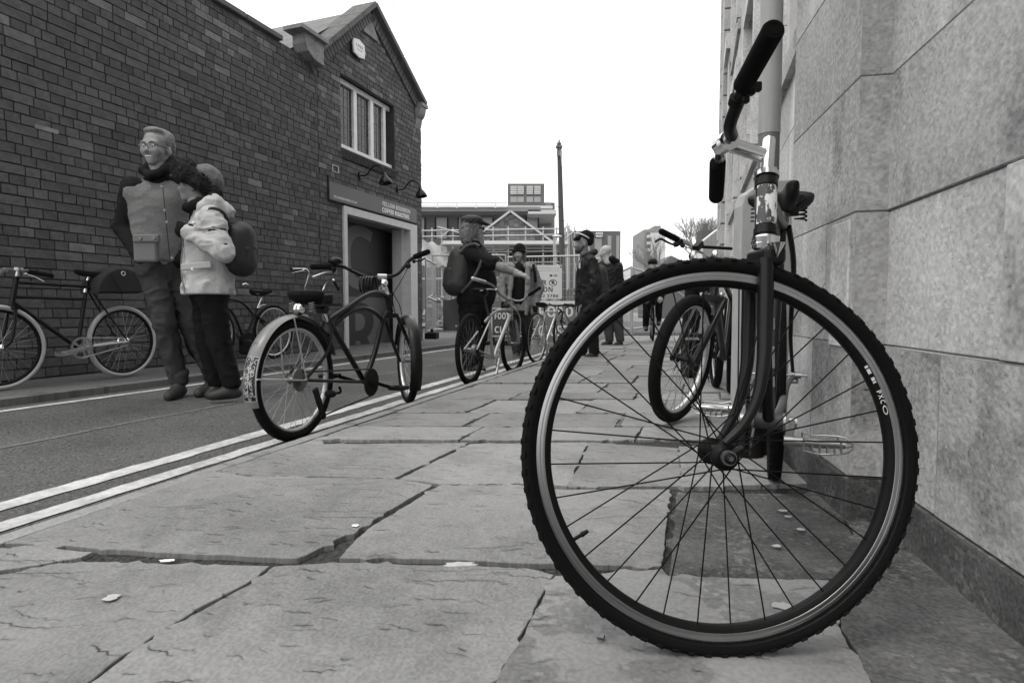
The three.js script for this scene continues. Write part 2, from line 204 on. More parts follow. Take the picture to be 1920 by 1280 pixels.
const near = [ // slabs whose joints can be followed one by one
  [1, 0, [[6, 1014], [208, 937], [396, 884], [460, 894], [740, 899], [808, 910], [735, 953], [677, 987], [557, 1044], [300, 1034], [165, 1024]]],
  [2, 0, [[640, 1043], [690, 992], [745, 958], [822, 911], [965, 908], [1036, 917], [1255, 917], [1238, 1058], [985, 1053], [800, 1045]]],
  [3, 0, [[-200, 1026], [100, 1026], [168, 1034], [150, 1042], [-200, 1100]]],
  [1, 0, [[-200, 1110], [152, 1053], [300, 1058], [500, 1062], [469, 1086], [354, 1148], [234, 1221], [160, 1277], [60, 1345], [-500, 1345]]],
  [2, 0, [[514, 1064], [620, 1056], [800, 1062], [985, 1068], [1034, 1080], [996, 1150], [921, 1278], [880, 1345], [86, 1345], [168, 1283], [242, 1227], [360, 1155], [476, 1092]]],
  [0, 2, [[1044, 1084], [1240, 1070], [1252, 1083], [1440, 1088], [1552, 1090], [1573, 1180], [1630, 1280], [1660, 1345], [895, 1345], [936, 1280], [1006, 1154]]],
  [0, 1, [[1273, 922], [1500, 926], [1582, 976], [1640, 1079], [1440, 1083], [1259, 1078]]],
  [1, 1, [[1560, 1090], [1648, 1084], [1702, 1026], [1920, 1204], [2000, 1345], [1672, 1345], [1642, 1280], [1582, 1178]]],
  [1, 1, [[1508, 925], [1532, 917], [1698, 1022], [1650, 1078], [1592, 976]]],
  [2, 0, [[606, 832], [876, 829], [738, 895], [460, 889], [402, 880], [436, 870], [600, 820]]],
  [3, 0, [[884, 831], [1100, 829], [1062, 910], [965, 904], [822, 905], [750, 896]]],
  [1, 0, [[1108, 829], [1268, 839], [1276, 909], [1070, 911]]],
  [3, 0, [[1275, 838], [1480, 840], [1512, 906], [1283, 913]]],
];
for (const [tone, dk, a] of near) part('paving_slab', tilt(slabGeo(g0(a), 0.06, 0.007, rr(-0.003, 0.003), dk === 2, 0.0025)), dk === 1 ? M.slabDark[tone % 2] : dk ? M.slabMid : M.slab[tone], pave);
{ // the rows behind them
  let d = 2.63, row = 0; const wallX = (q) => (q < 2.36 ? 1.1 : 1.22 + 0.31 * (q - 2.324));
  while (d < 13.2) {
    const dn = d + rr(0.3, 0.56), ends = [KX(d) + 0.075]; let x = ends[0];
    while (x < wallX(d) - 0.45) { x += rr(0.38, 0.85); if (x < wallX(d) - 0.25) ends.push(x); }
    ends.push(wallX(d) + 0.02);
    for (let i = 0; i + 1 < ends.length; i++) {
      const a = i ? ends[i] + 0.007 : ends[i], b = ends[i + 1] - 0.007, sk = 0.31 * (dn - d), j = () => rr(-0.008, 0.008);
      const da = d + 0.008, db = dn - 0.008;
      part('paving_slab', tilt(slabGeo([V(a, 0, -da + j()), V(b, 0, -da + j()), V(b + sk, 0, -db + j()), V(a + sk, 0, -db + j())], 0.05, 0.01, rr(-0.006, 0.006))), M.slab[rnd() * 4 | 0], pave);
    }
    d = dn; row++;
  }
  for (let q = -0.9; q < 13; q += 0.92) part('kerb_stone', slabGeo([V(KX(q) - 0.004, 0, -q), V(KX(q) + 0.058, 0, -q), V(KX(q + 0.91) + 0.058, 0, -q - 0.91), V(KX(q + 0.91) - 0.004, 0, -q - 0.91)], 0.13, 0.002, 0.002), M.kerb, pave);
}
// left pavement and kerb
const paveL = struct('pavement');
part('surface', [sheet((u, v) => { const d = lerp(0.5, 11.6, v); return V(lerp(KL(d) - 1.6, KL(d) - 0.13, u), 0.018, -d); }, 4, 24)], M.tarmac, paveL);
for (let q = 0.6; q < 11.5; q += 0.93) {
  const e = (x, k) => V(KL(k) + x, 0, -k);
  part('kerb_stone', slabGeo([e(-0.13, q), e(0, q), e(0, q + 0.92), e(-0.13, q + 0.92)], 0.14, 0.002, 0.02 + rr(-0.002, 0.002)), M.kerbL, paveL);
}
// litter, gum spots and a lost bolt
const flat = (name, label, cat, p, w, h, m, th = 0.0008) => { const pts = []; for (let i = 0; i < 15; i++) { const a = i / 15 * Math.PI * 2, r = rr(0.6, 1.2); pts.push(new THREE.Vector2(Math.cos(a) * w * r, Math.sin(a) * h * r)); } const g = new THREE.ExtrudeGeometry(new THREE.Shape(pts), { depth: th, bevelEnabled: true, bevelThickness: 0.0006, bevelSize: 0.0012, bevelSegments: 1 }); g.rotateX(-Math.PI / 2); const t = thing(name, label, cat, p); const o = part('blob', g.translate(p.x, p.y, p.z), m, t); return t; };
const gum = mat(0.62, 0.8, { map: T.grain });
flat('gum_spot', 'large pale trodden gum spot on the left foreground slab', 'gum', G(209, 1120, 0.004), 0.015, 0.012, gum);
flat('gum_spot', 'long pale flattened gum pair on the joint before the big wheel', 'gum', G(862, 1058, 0.002), 0.042, 0.012, gum);
flat('gum_spot', 'round pale gum ring on the dark slab inside the big wheel', 'gum', G(1470, 1136, 0.005), 0.02, 0.014, mat(0.36, 0.8));
flat('paper_scrap', 'white paper scrap in the dirt gap between two front slabs', 'litter', G(312, 1051, -0.006), 0.018, 0.007, mat(0.8, 0.7));
flat('paper_scrap', 'small white scrap at the broken joint in mid pavement', 'litter', G(666, 985, 0.003), 0.01, 0.008, mat(0.8, 0.7));
flat('paper_scrap', 'white scrap lying by the foot of the stone wall', 'litter', G(1590, 925, 0.002), 0.008, 0.02, mat(0.8, 0.7), 0.012);
{ const p = G(1124, 1197, 0.004), t = thing('bolt', 'small steel bolt lying on the slab below the big wheel', 'bolt', p); part('shank', rod(p.clone().add(V(-0.004, 0.004, 0)), p.clone().add(V(0.005, 0.004, 0.003)), 0.0035), M.dullSteel, t); part('head', disc(p.clone().add(V(0.006, 0.004, 0.003)), V(1, 0, 0.5).normalize(), 0.0055, 0.004, 6), M.dullSteel, t); }
for (const [i, [x, y, w]] of [[1468, 957, 0.012], [1478, 968, 0.008], [1502, 992, 0.009], [1457, 1023, 0.01]].entries()) flat('gum_spot', ['upper of four pale gum spots on the dark slab inside the wheel', 'smallest gum spot close under the upper one', 'gum spot nearest the wall on the dark slab', 'lowest of the four gum spots on the dark slab'][i], 'gum', G(x, y, 0.006), w, w * 0.7, mat(0.4, 0.8));

// ---------- brick walls on the left ----------
const L = frame(-4.02, -4.587, 0.365, -1, 1, 0.365);
const brickVar = [0, 1, 2, 3, 4, 5].map((k) => { const g = boxUV(new THREE.BoxGeometry(0.215, 0.066, 0.05)), uv = g.attributes.uv; for (let i = 0; i < uv.count; i++) uv.setXY(i, uv.getX(i) + k * 0.37, uv.getY(i) + k * 0.61); return g; });
function brickwork(t, f, outline, holes, h0, h1, tone) { // outline(h) gives the span at height h; 300 nearest bricks are pieces, the rest one mass
  const list = []; let c = 0;
  for (let h = h0; h < h1; h += 0.082, c++) {
    const hm = h + 0.0395; let spans = [outline(hm)].filter((s) => s && s[1] - s[0] > 0.03);
    for (const [a, b, y0, y1] of holes) if (hm > y0 && hm < y1) spans = spans.flatMap(([p, q]) => (b <= p || a >= q ? [[p, q]] : [[p, a], [b, q]]).filter(([p2, q2]) => q2 - p2 > 0.03));
    const header = c % 4 === 2; let off = header ? 0.06 : (c % 2) * 0.113 + rr(-0.02, 0.02);
    for (const [p, q] of spans) {
      let s = Math.floor((p - off) / 0.2275) * 0.2275 + off - 0.2275;
      while (s < q) {
        let w = header || rnd() < 0.42 ? 0.1137 : 0.2275; const a = Math.max(s, p), b = Math.min(s + w, q); s += w;
        if (b - a < 0.03) continue; list.push([a + 0.005, b - 0.005, h, tone((a + b) / 2, hm)]);
      }
    }
  }
  const cam = V(0, EYE, 0), d = (b) => f((b[0] + b[1]) / 2, b[2]).distanceTo(cam), inView = (b) => { const p = f((b[0] + b[1]) / 2, b[2]); return -p.z > 1 && p.x / -p.z > -0.9 && (p.y - EYE) / -p.z < 0.54; };
  list.forEach((b) => (b.k = d(b) + (inView(b) ? 0 : 50))); list.sort((a, b) => a.k - b.k);
  const rest = []; const base = orgOf(t);
  list.forEach((b, i) => {
    const w = b[1] - b[0], m = new THREE.Matrix4().makeRotationZ(rr(-0.006, 0.006)).setPosition((b[0] + b[1]) / 2, b[2] + 0.0395 + rr(-0.0015, 0.0015), -0.025 + rr(-0.003, 0.003)).scale(V(w / 0.215, rr(1.05, 1.12), 1)).premultiply(f.m);
    if (i < 300) { const o = new THREE.Mesh(brickVar[i % 6], M.brick[b[3]]); o.name = 'brick'; o.castShadow = o.receiveShadow = true; o.applyMatrix4(m.premultiply(new THREE.Matrix4().makeTranslation(-base.x, -base.y, -base.z))); t.add(o); }
    else { const g = brickVar[i % 6].clone().applyMatrix4(m), n = g.attributes.position.count, v = [0.062, 0.08, 0.09, 0.1, 0.112, 0.135, 0.19][b[3]] * rr(0.92, 1.08); g.setAttribute('color', new THREE.Float32BufferAttribute(new Float32Array(n * 3).fill(v), 3)); rest.push(g); }
  });
  const o = part('brickwork', rest, M.brickV, t); o.userData.kind = 'stuff';
}
const toneL = (s, h) => { const r = rnd() + 0.25 * (fb(s * 1.2 + 40, h * 1.6 + 40, 999, 3) - 0.5) + 0.03 * h; return r < 0.1 ? 0 : r < 0.3 ? 1 : r < 0.56 ? 2 : r < 0.8 ? 3 : r < 0.97 ? 4 : r < 1.05 ? 5 : 6; };
{
  const t = thing('brick_wall', 'long dark brick side wall with thin stone coping behind the couple', 'brick wall', L(0, 0));
  brickwork(t, L, () => [-1, 3.9], [], 0.03, 3.95, toneL);
  part('mortar', L.box(-1, 3.9, -0.1, 3.97, -0.3, -0.012), M.mortar, t);
  for (let s = -1; s < 3.05; s += 0.6) part('coping_stone', rbox(s + 0.297, 4.005, -0.13, 0.59, 0.065, 0.36, 0.012).applyMatrix4(L.m), M.coping, t);
  part('pale_brick', L.box(0.32, 0.5, 2.075, 2.11, -0.01, 0.006), M.dressed, t, 'pale chipped brick face');
  part('roof', join([quad(L(-1, 4.0, -0.3), L(3.9, 4.0, -0.3), L(3.9, 6.2, -5), L(-1, 6.2, -5))]), M.slate, t);
  part('rear_wall', [L.box(-1, 3.9, 0, 4, -5.1, -5), L.box(-1.2, -1, 0, 4, -5.1, -0.3)], M.mortar, t);
}
const DOOR = [4.42, 6.6, -1, 2.13], WIN = [4.42, 5.9, 2.985, 4.03];
{
  const t = thing('gabled_building', 'gabled brick workshop with white framed window above a wide doorway', 'building', L(5.3, 0));
  const s0 = 3.9, s1 = 6.84, ap = 5.2, hA = 5.3, hl = 4.08, hr = 4.3;
  brickwork(t, L, (h) => { if (h < hl) return [s0, s1]; const a = s0 + (h - hl) / (hA - hl) * (ap - s0), b = h < hr ? s1 : s1 - (h - hr) / (hA - hr) * (s1 - ap); return [a, b]; }, [DOOR, WIN], 0.03, hA - 0.1, (s, h) => { const r = rnd() * 0.9 + 0.12 + 0.1 * (h - 2) * 0.6; return r < 0.1 ? 0 : r < 0.28 ? 1 : r < 0.5 ? 2 : r < 0.72 ? 3 : r < 0.9 ? 4 : r < 1.02 ? 5 : 6; });
  const sh = new THREE.Shape([[s0, -0.1], [s1, -0.1], [s1, hr], [ap, hA], [s0, hl]].map(([x, y]) => new THREE.Vector2(x, y)));
  sh.holes.push(new THREE.Path([[DOOR[0], -0.05], [DOOR[1], -0.05], [DOOR[1], DOOR[3]], [DOOR[0], DOOR[3]]].map(([x, y]) => new THREE.Vector2(x, y))), new THREE.Path([[WIN[0], WIN[2]], [WIN[1], WIN[2]], [WIN[1], WIN[3]], [WIN[0], WIN[3]]].map(([x, y]) => new THREE.Vector2(x, y))));
  part('mortar', L.put(new THREE.ExtrudeGeometry(sh, { depth: 0.3, bevelEnabled: false }).translate(0, 0, -0.312)), M.mortar, t);
  // copings of the gable, in stones, with a row of bricks on edge below
  const slope = (a, b, n) => { const w = L(a[0], a[1]), e = L(b[0], b[1]); for (let i = 0; i < n; i++) { const p = w.clone().lerp(e, i / n + 0.003), q = w.clone().lerp(e, (i + 1) / n - 0.003); const off = L(0, 0, -0.08).sub(L(0, 0, 0)).add(V(0, 0.075, 0)); part('coping_stone', bar(p.add(off), q.add(off), 0.42, 0.07), M.coping, t); }
    const k = Math.round(w.distanceTo(e) / 0.085); for (let i = 0; i < k; i++) { const p = L(lerp(a[0], b[0], (i + 0.5) / k), lerp(a[1], b[1], (i + 0.5) / k) - 0.075, 0.012); const ang = Math.atan2(b[1] - a[1], b[0] - a[0]); const g = boxUV(box(0, 0, 0, 0.068, 0.17, 0.05)).rotateZ(ang); const m = L.m.clone().setPosition(p.x, p.y, p.z); part('edge_brick', g.applyMatrix4(m), M.brick[3 + (rnd() * 3 | 0)], t); } };
  slope([s0 - 0.18, hl - 0.14], [ap, hA], 4); slope([s1 - 0.0, hr - 0.02], [ap, hA], 4);
  part('gable_stone', L.put(new THREE.ExtrudeGeometry(new THREE.Shape([[ap - 0.22, hA - 0.42], [ap + 0.2, hA - 0.42], [ap, hA - 0.13]].map(([x, y]) => new THREE.Vector2(x, y))), { depth: 0.03, bevelEnabled: false })), M.dressed, t);
  const kn = (s, h, k) => L.put(new THREE.ExtrudeGeometry(new THREE.Shape().moveTo(0, 0).lineTo(0, -0.34).quadraticCurveTo(0.04, -0.28, 0.06, -0.2).quadraticCurveTo(0.2, -0.16, 0.22, -0.02).lineTo(0.22, 0).closePath(), { depth: 0.2, bevelEnabled: true, bevelSize: 0.006, bevelThickness: 0.006, bevelSegments: 1 }).rotateY(-Math.PI / 2 * k).scale(1, 1, 0.5).translate(s, h, 0));
  part('kneeler', [L.put(new THREE.ExtrudeGeometry(new THREE.Shape([[0, 0.12], [0, -0.0], [0.05, -0.08], [0.14, -0.13], [0.2, -0.15], [0.36, -0.16], [0.36, 0.12]].map(([x, y]) => new THREE.Vector2(x, y))), { depth: 0.2, bevelEnabled: true, bevelSize: 0.008, bevelThickness: 0.008, bevelSegments: 1 }).translate(3.5, 4.07, -0.06)), L.box(3.36, 3.9, 4.2, 4.25, -0.1, 0.2)], M.dressed, t);
  part('kneeler', [kn(s1 - 0.02, hr - 0.02, 1), L.box(s1 - 0.2, s1 + 0.03, hr - 0.02, hr + 0.04, -0.1, 0.13)], M.dressed, t);
  // roof, ridge running back from the street
  part('roof', [quad(L(s0 - 0.3, hl, -0.2), L(ap, hA + 0.02, -0.2), L(ap, hA + 0.02, -7), L(s0 - 0.3, hl, -7)), quad(L(s1 + 0.1, hr, -0.2), L(ap, hA + 0.02, -0.2), L(ap, hA + 0.02, -7), L(s1 + 0.1, hr, -7))], M.slate, t);
  part('side_wall', L.box(s1 - 0.25, s1 - 0.012, -0.1, hr, -7, -0.3), M.mortar, t);
  const steps = []; for (let h = 0.03; h < hr; h += 0.076) { const odd = Math.round(h / 0.076) % 2; for (let o = -0.055 - odd * 0.11; o > -3; o -= 0.2275) { const w = o > -0.1 ? 0.1 : 0.215; steps.push(box(s1 - 0.03, h + 0.036, o - w / 2, 0.05, 0.066, w)); } }
  part('side_brickwork', boxUV(join(steps)).applyMatrix4(L.m), M.brick[2], t).userData.kind = 'stuff';
  part('rear_wall', L.box(s0, s1, -0.1, hl, -7.1, -7), M.mortar, t);
  // window: white frame with two mullions, lead lines on the panes, brick sill
  const f = (a, b, y0, y1, o0 = -0.16, o1 = -0.09) => L.box(a, b, y0, y1, o0, o1), [a, b, y0, y1] = WIN;
  const w = part('window', [f(a, b, y0, y0 + 0.07, -0.17, -0.06), f(a, b, y1 - 0.07, y1), f(a, a + 0.06, y0 + 0.07, y1 - 0.07), f(b - 0.2, b - 0.13, y0 + 0.07, y1 - 0.07), f(a + 0.45, a + 0.53, y0 + 0.07, y1 - 0.07), f(a + 0.9, a + 0.99, y0 + 0.07, y1 - 0.07)], M.white, t);
  for (const [p, q] of [[a + 0.06, a + 0.45], [a + 0.53, a + 0.9], [a + 0.99, b - 0.2]]) {
    part('pane', L.box(p, q, y0 + 0.07, y1 - 0.07, -0.14, -0.134), M.glass, w);
    const lead = []; for (let i = 1; i < 4; i++) lead.push(L.box(p + (q - p) * i / 4 - 0.004, p + (q - p) * i / 4 + 0.004, y0 + 0.07, y1 - 0.07, -0.134, -0.128)); for (let i = 1; i < 6; i++) { const h = lerp(y0 + 0.07, y1 - 0.07, i / 6); lead.push(L.box(p, q, h - 0.004, h + 0.004, -0.1335, -0.1285)); }
    part('glazing_bar', lead, mat(0.1, 0.5), w);
  }
  part('window_reveal', [L.box(a, b, y0 - 0.2, y0, -0.5, -0.175), L.box(b - 0.125, b + 0.02, y0, y1, -0.3, -0.2)], M.brick[1], t); part('room', L.box(a, b, y0, y1, -2, -1.9), M.darker, t);
  for (let i = 0; i < 21; i++) part('sill_brick', L.put(boxUV(box(0, 0, 0, 0.062, 0.11, 0.12)).rotateX(0.5).translate(a + 0.03 + i * 0.0707, y0 - 0.075, 0.0)), M.brick[1 + (i * 7 % 3)], t);
  part('lintel', L.box(a - 0.05, b + 0.05, y1, y1 + 0.05, -0.3, -0.06), M.darker, t);
  // doorway: pale timber frame, dark shutter with huge letters, dark floor and soffit
  const dr = part('doorway', [L.box(4.42, 4.5, 0.02, 2.13, -0.12, 0.03), L.box(4.5, 6.36, 2.02, 2.13, -0.12, 0.028), L.box(6.36, 6.6, 0.02, 2.13, -0.16, 0.03), L.box(6.28, 6.36, 0.02, 2.02, -0.3, -0.1)], M.cream, t);
  const door = canvasTex(512, 640, (x, W, H) => { x.fillStyle = '#0c0c0c'; x.fillRect(0, 0, W, H); x.fillStyle = '#565656'; x.font = 'bold 470px sans-serif'; x.textAlign = 'center'; x.fillText('C', W * 0.47, H * 0.53); x.fillRect(0, H * 0.6, W, H * 0.4); x.fillStyle = '#0d0d0d'; x.font = 'bold 470px sans-serif'; x.fillText('R', W * 0.5, H * 1.17); });
  part('shutter', quad(L(4.5, 0.02, -0.42), L(6.36, 0.02, -0.42), L(6.36, 2.0, -0.42), L(4.5, 2.0, -0.42)), mat(1, 0.55, { map: door }), dr);
  part('soffit', L.box(4.42, 6.6, 2.02, 2.12, -1.2, -0.13), M.farGrey, dr); part('inner_wall', [L.box(4.3, 4.418, 0, 2.13, -1.2, -0.13), L.box(6.602, 6.75, 0, 2.13, -1.2, -0.2), L.box(4.3, 6.75, 0, 2.13, -1.25, -1.2)], M.dark, dr);
  part('wall_vent', [L.box(4.2, 4.34, 2.58, 2.585, 0, 0.01), L.box(4.2, 4.34, 2.67, 2.675, 0, 0.01), L.box(4.2, 4.205, 2.585, 2.67, 0, 0.01), L.box(4.335, 4.34, 2.585, 2.67, 0, 0.01)], M.white, t);
}
{ // shop board
  const t = thing('shop_sign', 'long grey fascia board reading YELLOW BOURBON COFFEE ROASTERS over the doorway', 'sign', L(5.33, 2.17, 0.03));
  t.userData.label = 'long grey fascia board with pale capital lettering over the doorway';
  part('board', L.box(4.09, 6.57, 2.165, 2.415, 0.0, 0.035), M.signGrey, t);
  const tx = canvasTex(2048, 208, (x, W, H) => { x.fillStyle = '#595959'; x.fillRect(0, 0, W, H); x.fillStyle = '#dadada'; x.font = 'bold 84px sans-serif'; x.fillText('YELLOW BOURBON', 1110, 96, 800); x.fillStyle = '#ffffff'; x.fillText('COFFEE ROASTERS', 1110, 182, 800); x.fillStyle = '#cfcfcf'; x.font = 'bold 40px sans-serif'; x.fillText('YELLOWBOURBON.CO.UK', 60, 178, 470); });
  part('lettering', quad(L(4.1, 2.168, 0.037), L(6.56, 2.168, 0.037), L(6.56, 2.412, 0.037), L(4.1, 2.412, 0.037)), mat(0.85, 0.5, { map: tx }), t);
  part('edge_strip', [L.box(4.075, 4.09, 2.15, 2.5, 0, 0.03), L.box(4.09, 6.57, 2.15, 2.165, 0, 0.04)], M.dark, t);
}
function swanLamp(s, h, label) {
  const p = L(s, h, 0.02), t = thing('wall_lamp', label, 'lamp', p, 'swan neck lamps over the shop board');
  part('wall_plate', disc(p, V(0.939, 0, 0.343), 0.055, 0.03), M.black, t);
  part('arm', curve([L(s, h, 0.02), L(s, h + 0.0, 0.12), L(s, h + 0.08, 0.2), L(s, h + 0.13, 0.28), L(s, h + 0.1, 0.38), L(s, h, 0.44)], 0.012, 32), M.black, t);
  const sp = new THREE.LatheGeometry([[0.0, 0.1], [0.03, 0.1], [0.035, 0.05], [0.06, 0.02], [0.09, -0.02], [0.115, -0.07], [0.12, -0.1], [0.112, -0.1], [0.085, -0.03], [0.03, 0.03]].map(([x, y]) => new THREE.Vector2(x * 0.85, y * 0.85)), 28);
  const q = L(s, h - 0.07, 0.45); part('shade', sp.rotateX(-0.15).rotateY(1.22).translate(q.x, q.y, q.z), M.black, t);
}
swanLamp(4.87, 2.66, 'black swan neck lamp over the middle of the shop board'); swanLamp(5.98, 2.66, 'black swan neck lamp near the corner of the brick gable');
{ // alarm box
  const t = thing('alarm_box', 'small white pointed alarm box high on the brick gable', 'alarm box', L(4.8, 4.53, 0));
  const s = new THREE.Shape([[-0.15, 0.02], [-0.13, 0.1], [0, 0.13], [0.13, 0.1], [0.15, -0.02], [0.13, -0.1], [0, -0.13], [-0.13, -0.1]].map(([x, y]) => new THREE.Vector2(x, y)));
  part('case', L.put(new THREE.ExtrudeGeometry(s, { depth: 0.05, bevelEnabled: false }).translate(4.8, 4.53, 0)), M.dark, t);
  part('cover', L.put(new THREE.ExtrudeGeometry(s, { depth: 0.015, bevelEnabled: true, bevelSize: 0.004, bevelThickness: 0.006, bevelSegments: 2 }).translate(4.8, 4.53, 0.056)), M.white, t);
  const tx = canvasTex(256, 200, (x) => { x.fillStyle = '#e9e9e9'; x.fillRect(0, 0, 256, 200); x.fillStyle = '#333'; x.font = 'bold 84px sans-serif'; x.textAlign = 'center'; x.fillText('LYNX', 128, 92); x.fillRect(40, 118, 176, 8); x.fillRect(50, 140, 156, 8); });
  part('print', quad(L(4.69, 4.45, 0.079), L(4.91, 4.45, 0.079), L(4.91, 4.61, 0.079), L(4.69, 4.61, 0.079)), mat(0.9, 0.5, { map: tx }), t);
}

// ---------- stone building on the right ----------
const WA = frame(0.902 - 0.205 * 0.0, -1.022, 0.205, -1, -1, -0.205), sA = (d) => (d - 1.022) * Math.hypot(1, 0.205);
const WC = frame(1.002, -1.92, 0.195, -1, -1, -0.195), sC = (d) => (d - 1.92) * Math.hypot(1, 0.195);
const WF = frame(1.2, -2.324, 0.31, -1, -1, -0.31), sF = (d) => (d - 2.324) * Math.hypot(1, 0.31);
{
  const t = thing('stone_building', 'tall pale ashlar stone building with sills and drainpipe beside the big wheel', 'building', V(1.6, 0, -3));
  const blk = (f, s0, s1, h0, h1, tone, o = rr(-0.004, 0.004), m) => { const g = boxUV(rbox((s0 + s1) / 2, (h0 + h1) / 2, o - 0.15, s1 - s0 - 0.003, h1 - h0 - 0.003, 0.3, 0.003, 1)); const uv = g.attributes.uv, a = rnd() * 7, b = rnd() * 7; for (let i = 0; i < uv.count; i++) uv.setXY(i, uv.getX(i) + a, uv.getY(i) + b); part('stone_block', g.applyMatrix4(f.m), m || M.wall[tone], t); };
  const HS = [0.118, 0.49, 0.855, 1.217, 1.58]; for (let h = 1.58; h < 7.4; h += 0.365) HS.push(h + 0.365);
  // near stretch A, from behind the camera to the break at 1.62
  const vA = [[-1.6, -0.4, 0.55, 1.31, 1.62], [-1.6, -0.6, 0.2, 1.1, 1.62], [-1.6, -0.1, 0.7, 1.62], [-1.6, -0.5, 0.4, 1.62], [-1.6, 0, 0.9, 1.62]];
  HS.slice(1).forEach((h, i) => { const v = vA[Math.min(i, 4)]; for (let k = 0; k + 1 < v.length; k++) if (i < 7 || k === 0) blk(WA, sA(i < 7 ? v[k] : v[0]), sA(i < 7 ? v[k + 1] : 1.62), HS[i], h, i === 1 && k === 3 ? 4 : rnd() * 4 | 0, i === 1 && k === 2 ? 0.004 : undefined, i === 1 && k === 2 ? M.wallSmooth : i === 0 ? M.wallDirty[k % 2] : undefined); });
  part('plinth', boxUV(rbox((sA(-1.6) + sA(1.62)) / 2, 0.03, -0.142, sA(1.62) - sA(-1.6), 0.172, 0.3, 0.008, 2)).applyMatrix4(WA.m), M.plinth, t);
  // pilaster C with a rounded far corner
  const vC = [[1.62, 1.97, 2.33], [1.62, 1.86, 2.33], [1.62, 2.33], [1.62, 2.33], [1.62, 2.33]];
  HS.slice(1).forEach((h, i) => { const v = vC[Math.min(i, 4)]; for (let k = 0; k + 1 < v.length; k++) {
    const last = k + 2 === v.length; if (!last) { blk(WC, sC(v[k]), sC(v[k + 1]), HS[i], h, rnd() * 4 | 0, 0, i === 0 ? M.wallDirty[0] : undefined); continue; }
    const a = sC(v[k]) + 0.002, b = sC(v[k + 1]), r = 0.09, s = new THREE.Shape().moveTo(a, 0).lineTo(b - r, 0).quadraticCurveTo(b, 0, b, -r).lineTo(b, -0.34).lineTo(a, -0.34).closePath();
    const g = new THREE.ExtrudeGeometry(s, { depth: h - HS[i] - 0.007, bevelEnabled: true, bevelSize: 0.003, bevelThickness: 0.003, bevelOffset: -0.003, bevelSegments: 1, curveSegments: 10 }).rotateX(-Math.PI / 2).scale(1, 1, -1).translate(0, HS[i] + 0.004, 0);
    part('stone_block', boxUV(g).applyMatrix4(WC.m), i === 0 ? M.wallDirty[1] : M.wall[i === 1 ? 3 : rnd() * 4 | 0], t); } });
  part('stone_patch', boxUV(rbox((sC(1.66) + sC(1.8)) / 2, 0.66, 0.0, sC(1.8) - sC(1.66), 0.36, 0.012, 0.003, 1)).applyMatrix4(WC.m), M.wallSmooth, t, 'smoother paler repair panel in the pilaster');
  part('plinth', boxUV(rbox((sC(1.62) + sC(2.3)) / 2, 0.03, -0.145, sC(2.3) - sC(1.62), 0.172, 0.31, 0.01, 2)).applyMatrix4(WC.m), M.plinth, t);
  part('core', [WA.box(sA(-1.6), sA(1.62), -0.1, 7.4, -0.6, -0.0065), WC.box(sC(1.63), sC(2.2), -0.1, 7.4, -0.6, -0.003), WA.box(sA(-1.7), sA(-1.6), 0, 7.4, -5, 0)], M.joint, t);
  // facade F: windows between 1.89 and 3.3 and above
  const D0 = 2.34, D1 = 11.4, wins = [[2.62, 3.62], [4.8, 5.8], [6.95, 8.0]], rowsW = [[1.89, 3.3], [3.9, 5.4]], o0 = -0.0;
  const spans = (h0, h1) => { let a = [[D0, D1]]; for (const [y0, y1] of rowsW) if (h0 < y1 && h1 > y0) for (const [p, q] of wins) a = a.flatMap(([u, v]) => (p > v || q < u ? [[u, v]] : [[u, p], [q, v]])); return a; };
  const HF = [0, 0.3]; for (let h = 0.3; h < 7.3; h += 0.398) HF.push(h + 0.398);
  HF.slice(1).forEach((h, i) => { for (const [u, v] of spans(HF[i] + 0.02, h - 0.02)) { const n = Math.max(1, Math.round((v - u) / 0.75)); for (let k = 0; k < n; k++) blk(WF, sF(lerp(u, v, k / n)), sF(lerp(u, v, (k + 1) / n)), HF[i], h, 0, 0, k % 2 ? M.wall[4] : M.wallSmooth); } });
  part('core', [WF.box(sF(D0), sF(D1), -0.1, 7.4, -0.7, -0.45), WF.box(sF(D1) - 0.3, sF(D1), -0.1, 7.4, -6, -0.301), WF.box(sF(D0) - 0.3, sF(D1), 7.4, 7.5, -6, 0.0)], M.joint, t);
  for (const [r, [y0, y1]] of rowsW.entries()) for (const [p, q] of wins) {
    const a = sF(p), b = sF(q);
    const w = part('window', [WF.box(a, a + 0.08, y0, y1, -0.14, -0.05), WF.box(b - 0.08, b, y0, y1, -0.14, -0.05), WF.box(a + 0.08, b - 0.08, y1 - 0.08, y1, -0.14, -0.05), WF.box(a + 0.08, b - 0.08, y0, y0 + 0.08, -0.14, -0.05), WF.box((a + b) / 2 - 0.03, (a + b) / 2 + 0.03, y0 + 0.08, y1 - 0.08, -0.13, -0.06), WF.box(a + 0.08, b - 0.08, (y0 + y1) / 2 - 0.03, (y0 + y1) / 2 + 0.03, -0.13, -0.06)], M.white, t);
    part('pane', WF.box(a + 0.08, b - 0.08, y0 + 0.08, y1 - 0.08, -0.1, -0.094), M.glass, w);
    const sl = new THREE.Shape([[-0.3, 0], [-0.3, 0.13], [-0.05, 0.13], [0.035, 0.11], [0.035, 0]].map(([x, y]) => new THREE.Vector2(x, y)));
    const g = new THREE.ExtrudeGeometry(sl, { depth: b - a + 0.3, bevelEnabled: false }).rotateY(Math.PI / 2).scale(1, 1, -1).translate(a - 0.15, y0 - 0.13, 0);
    part('window_sill', boxUV(g).applyMatrix4(WF.m), M.wall[3], t);
    part('window_surround', [WF.box(a - 0.14, a, y0, y1 + 0.16, 0.0, 0.045), WF.box(b, b + 0.14, y0, y1 + 0.16, 0.0, 0.045), WF.box(a, b, y1, y1 + 0.16, 0.0, 0.045)], M.wallSmooth, t);
  }
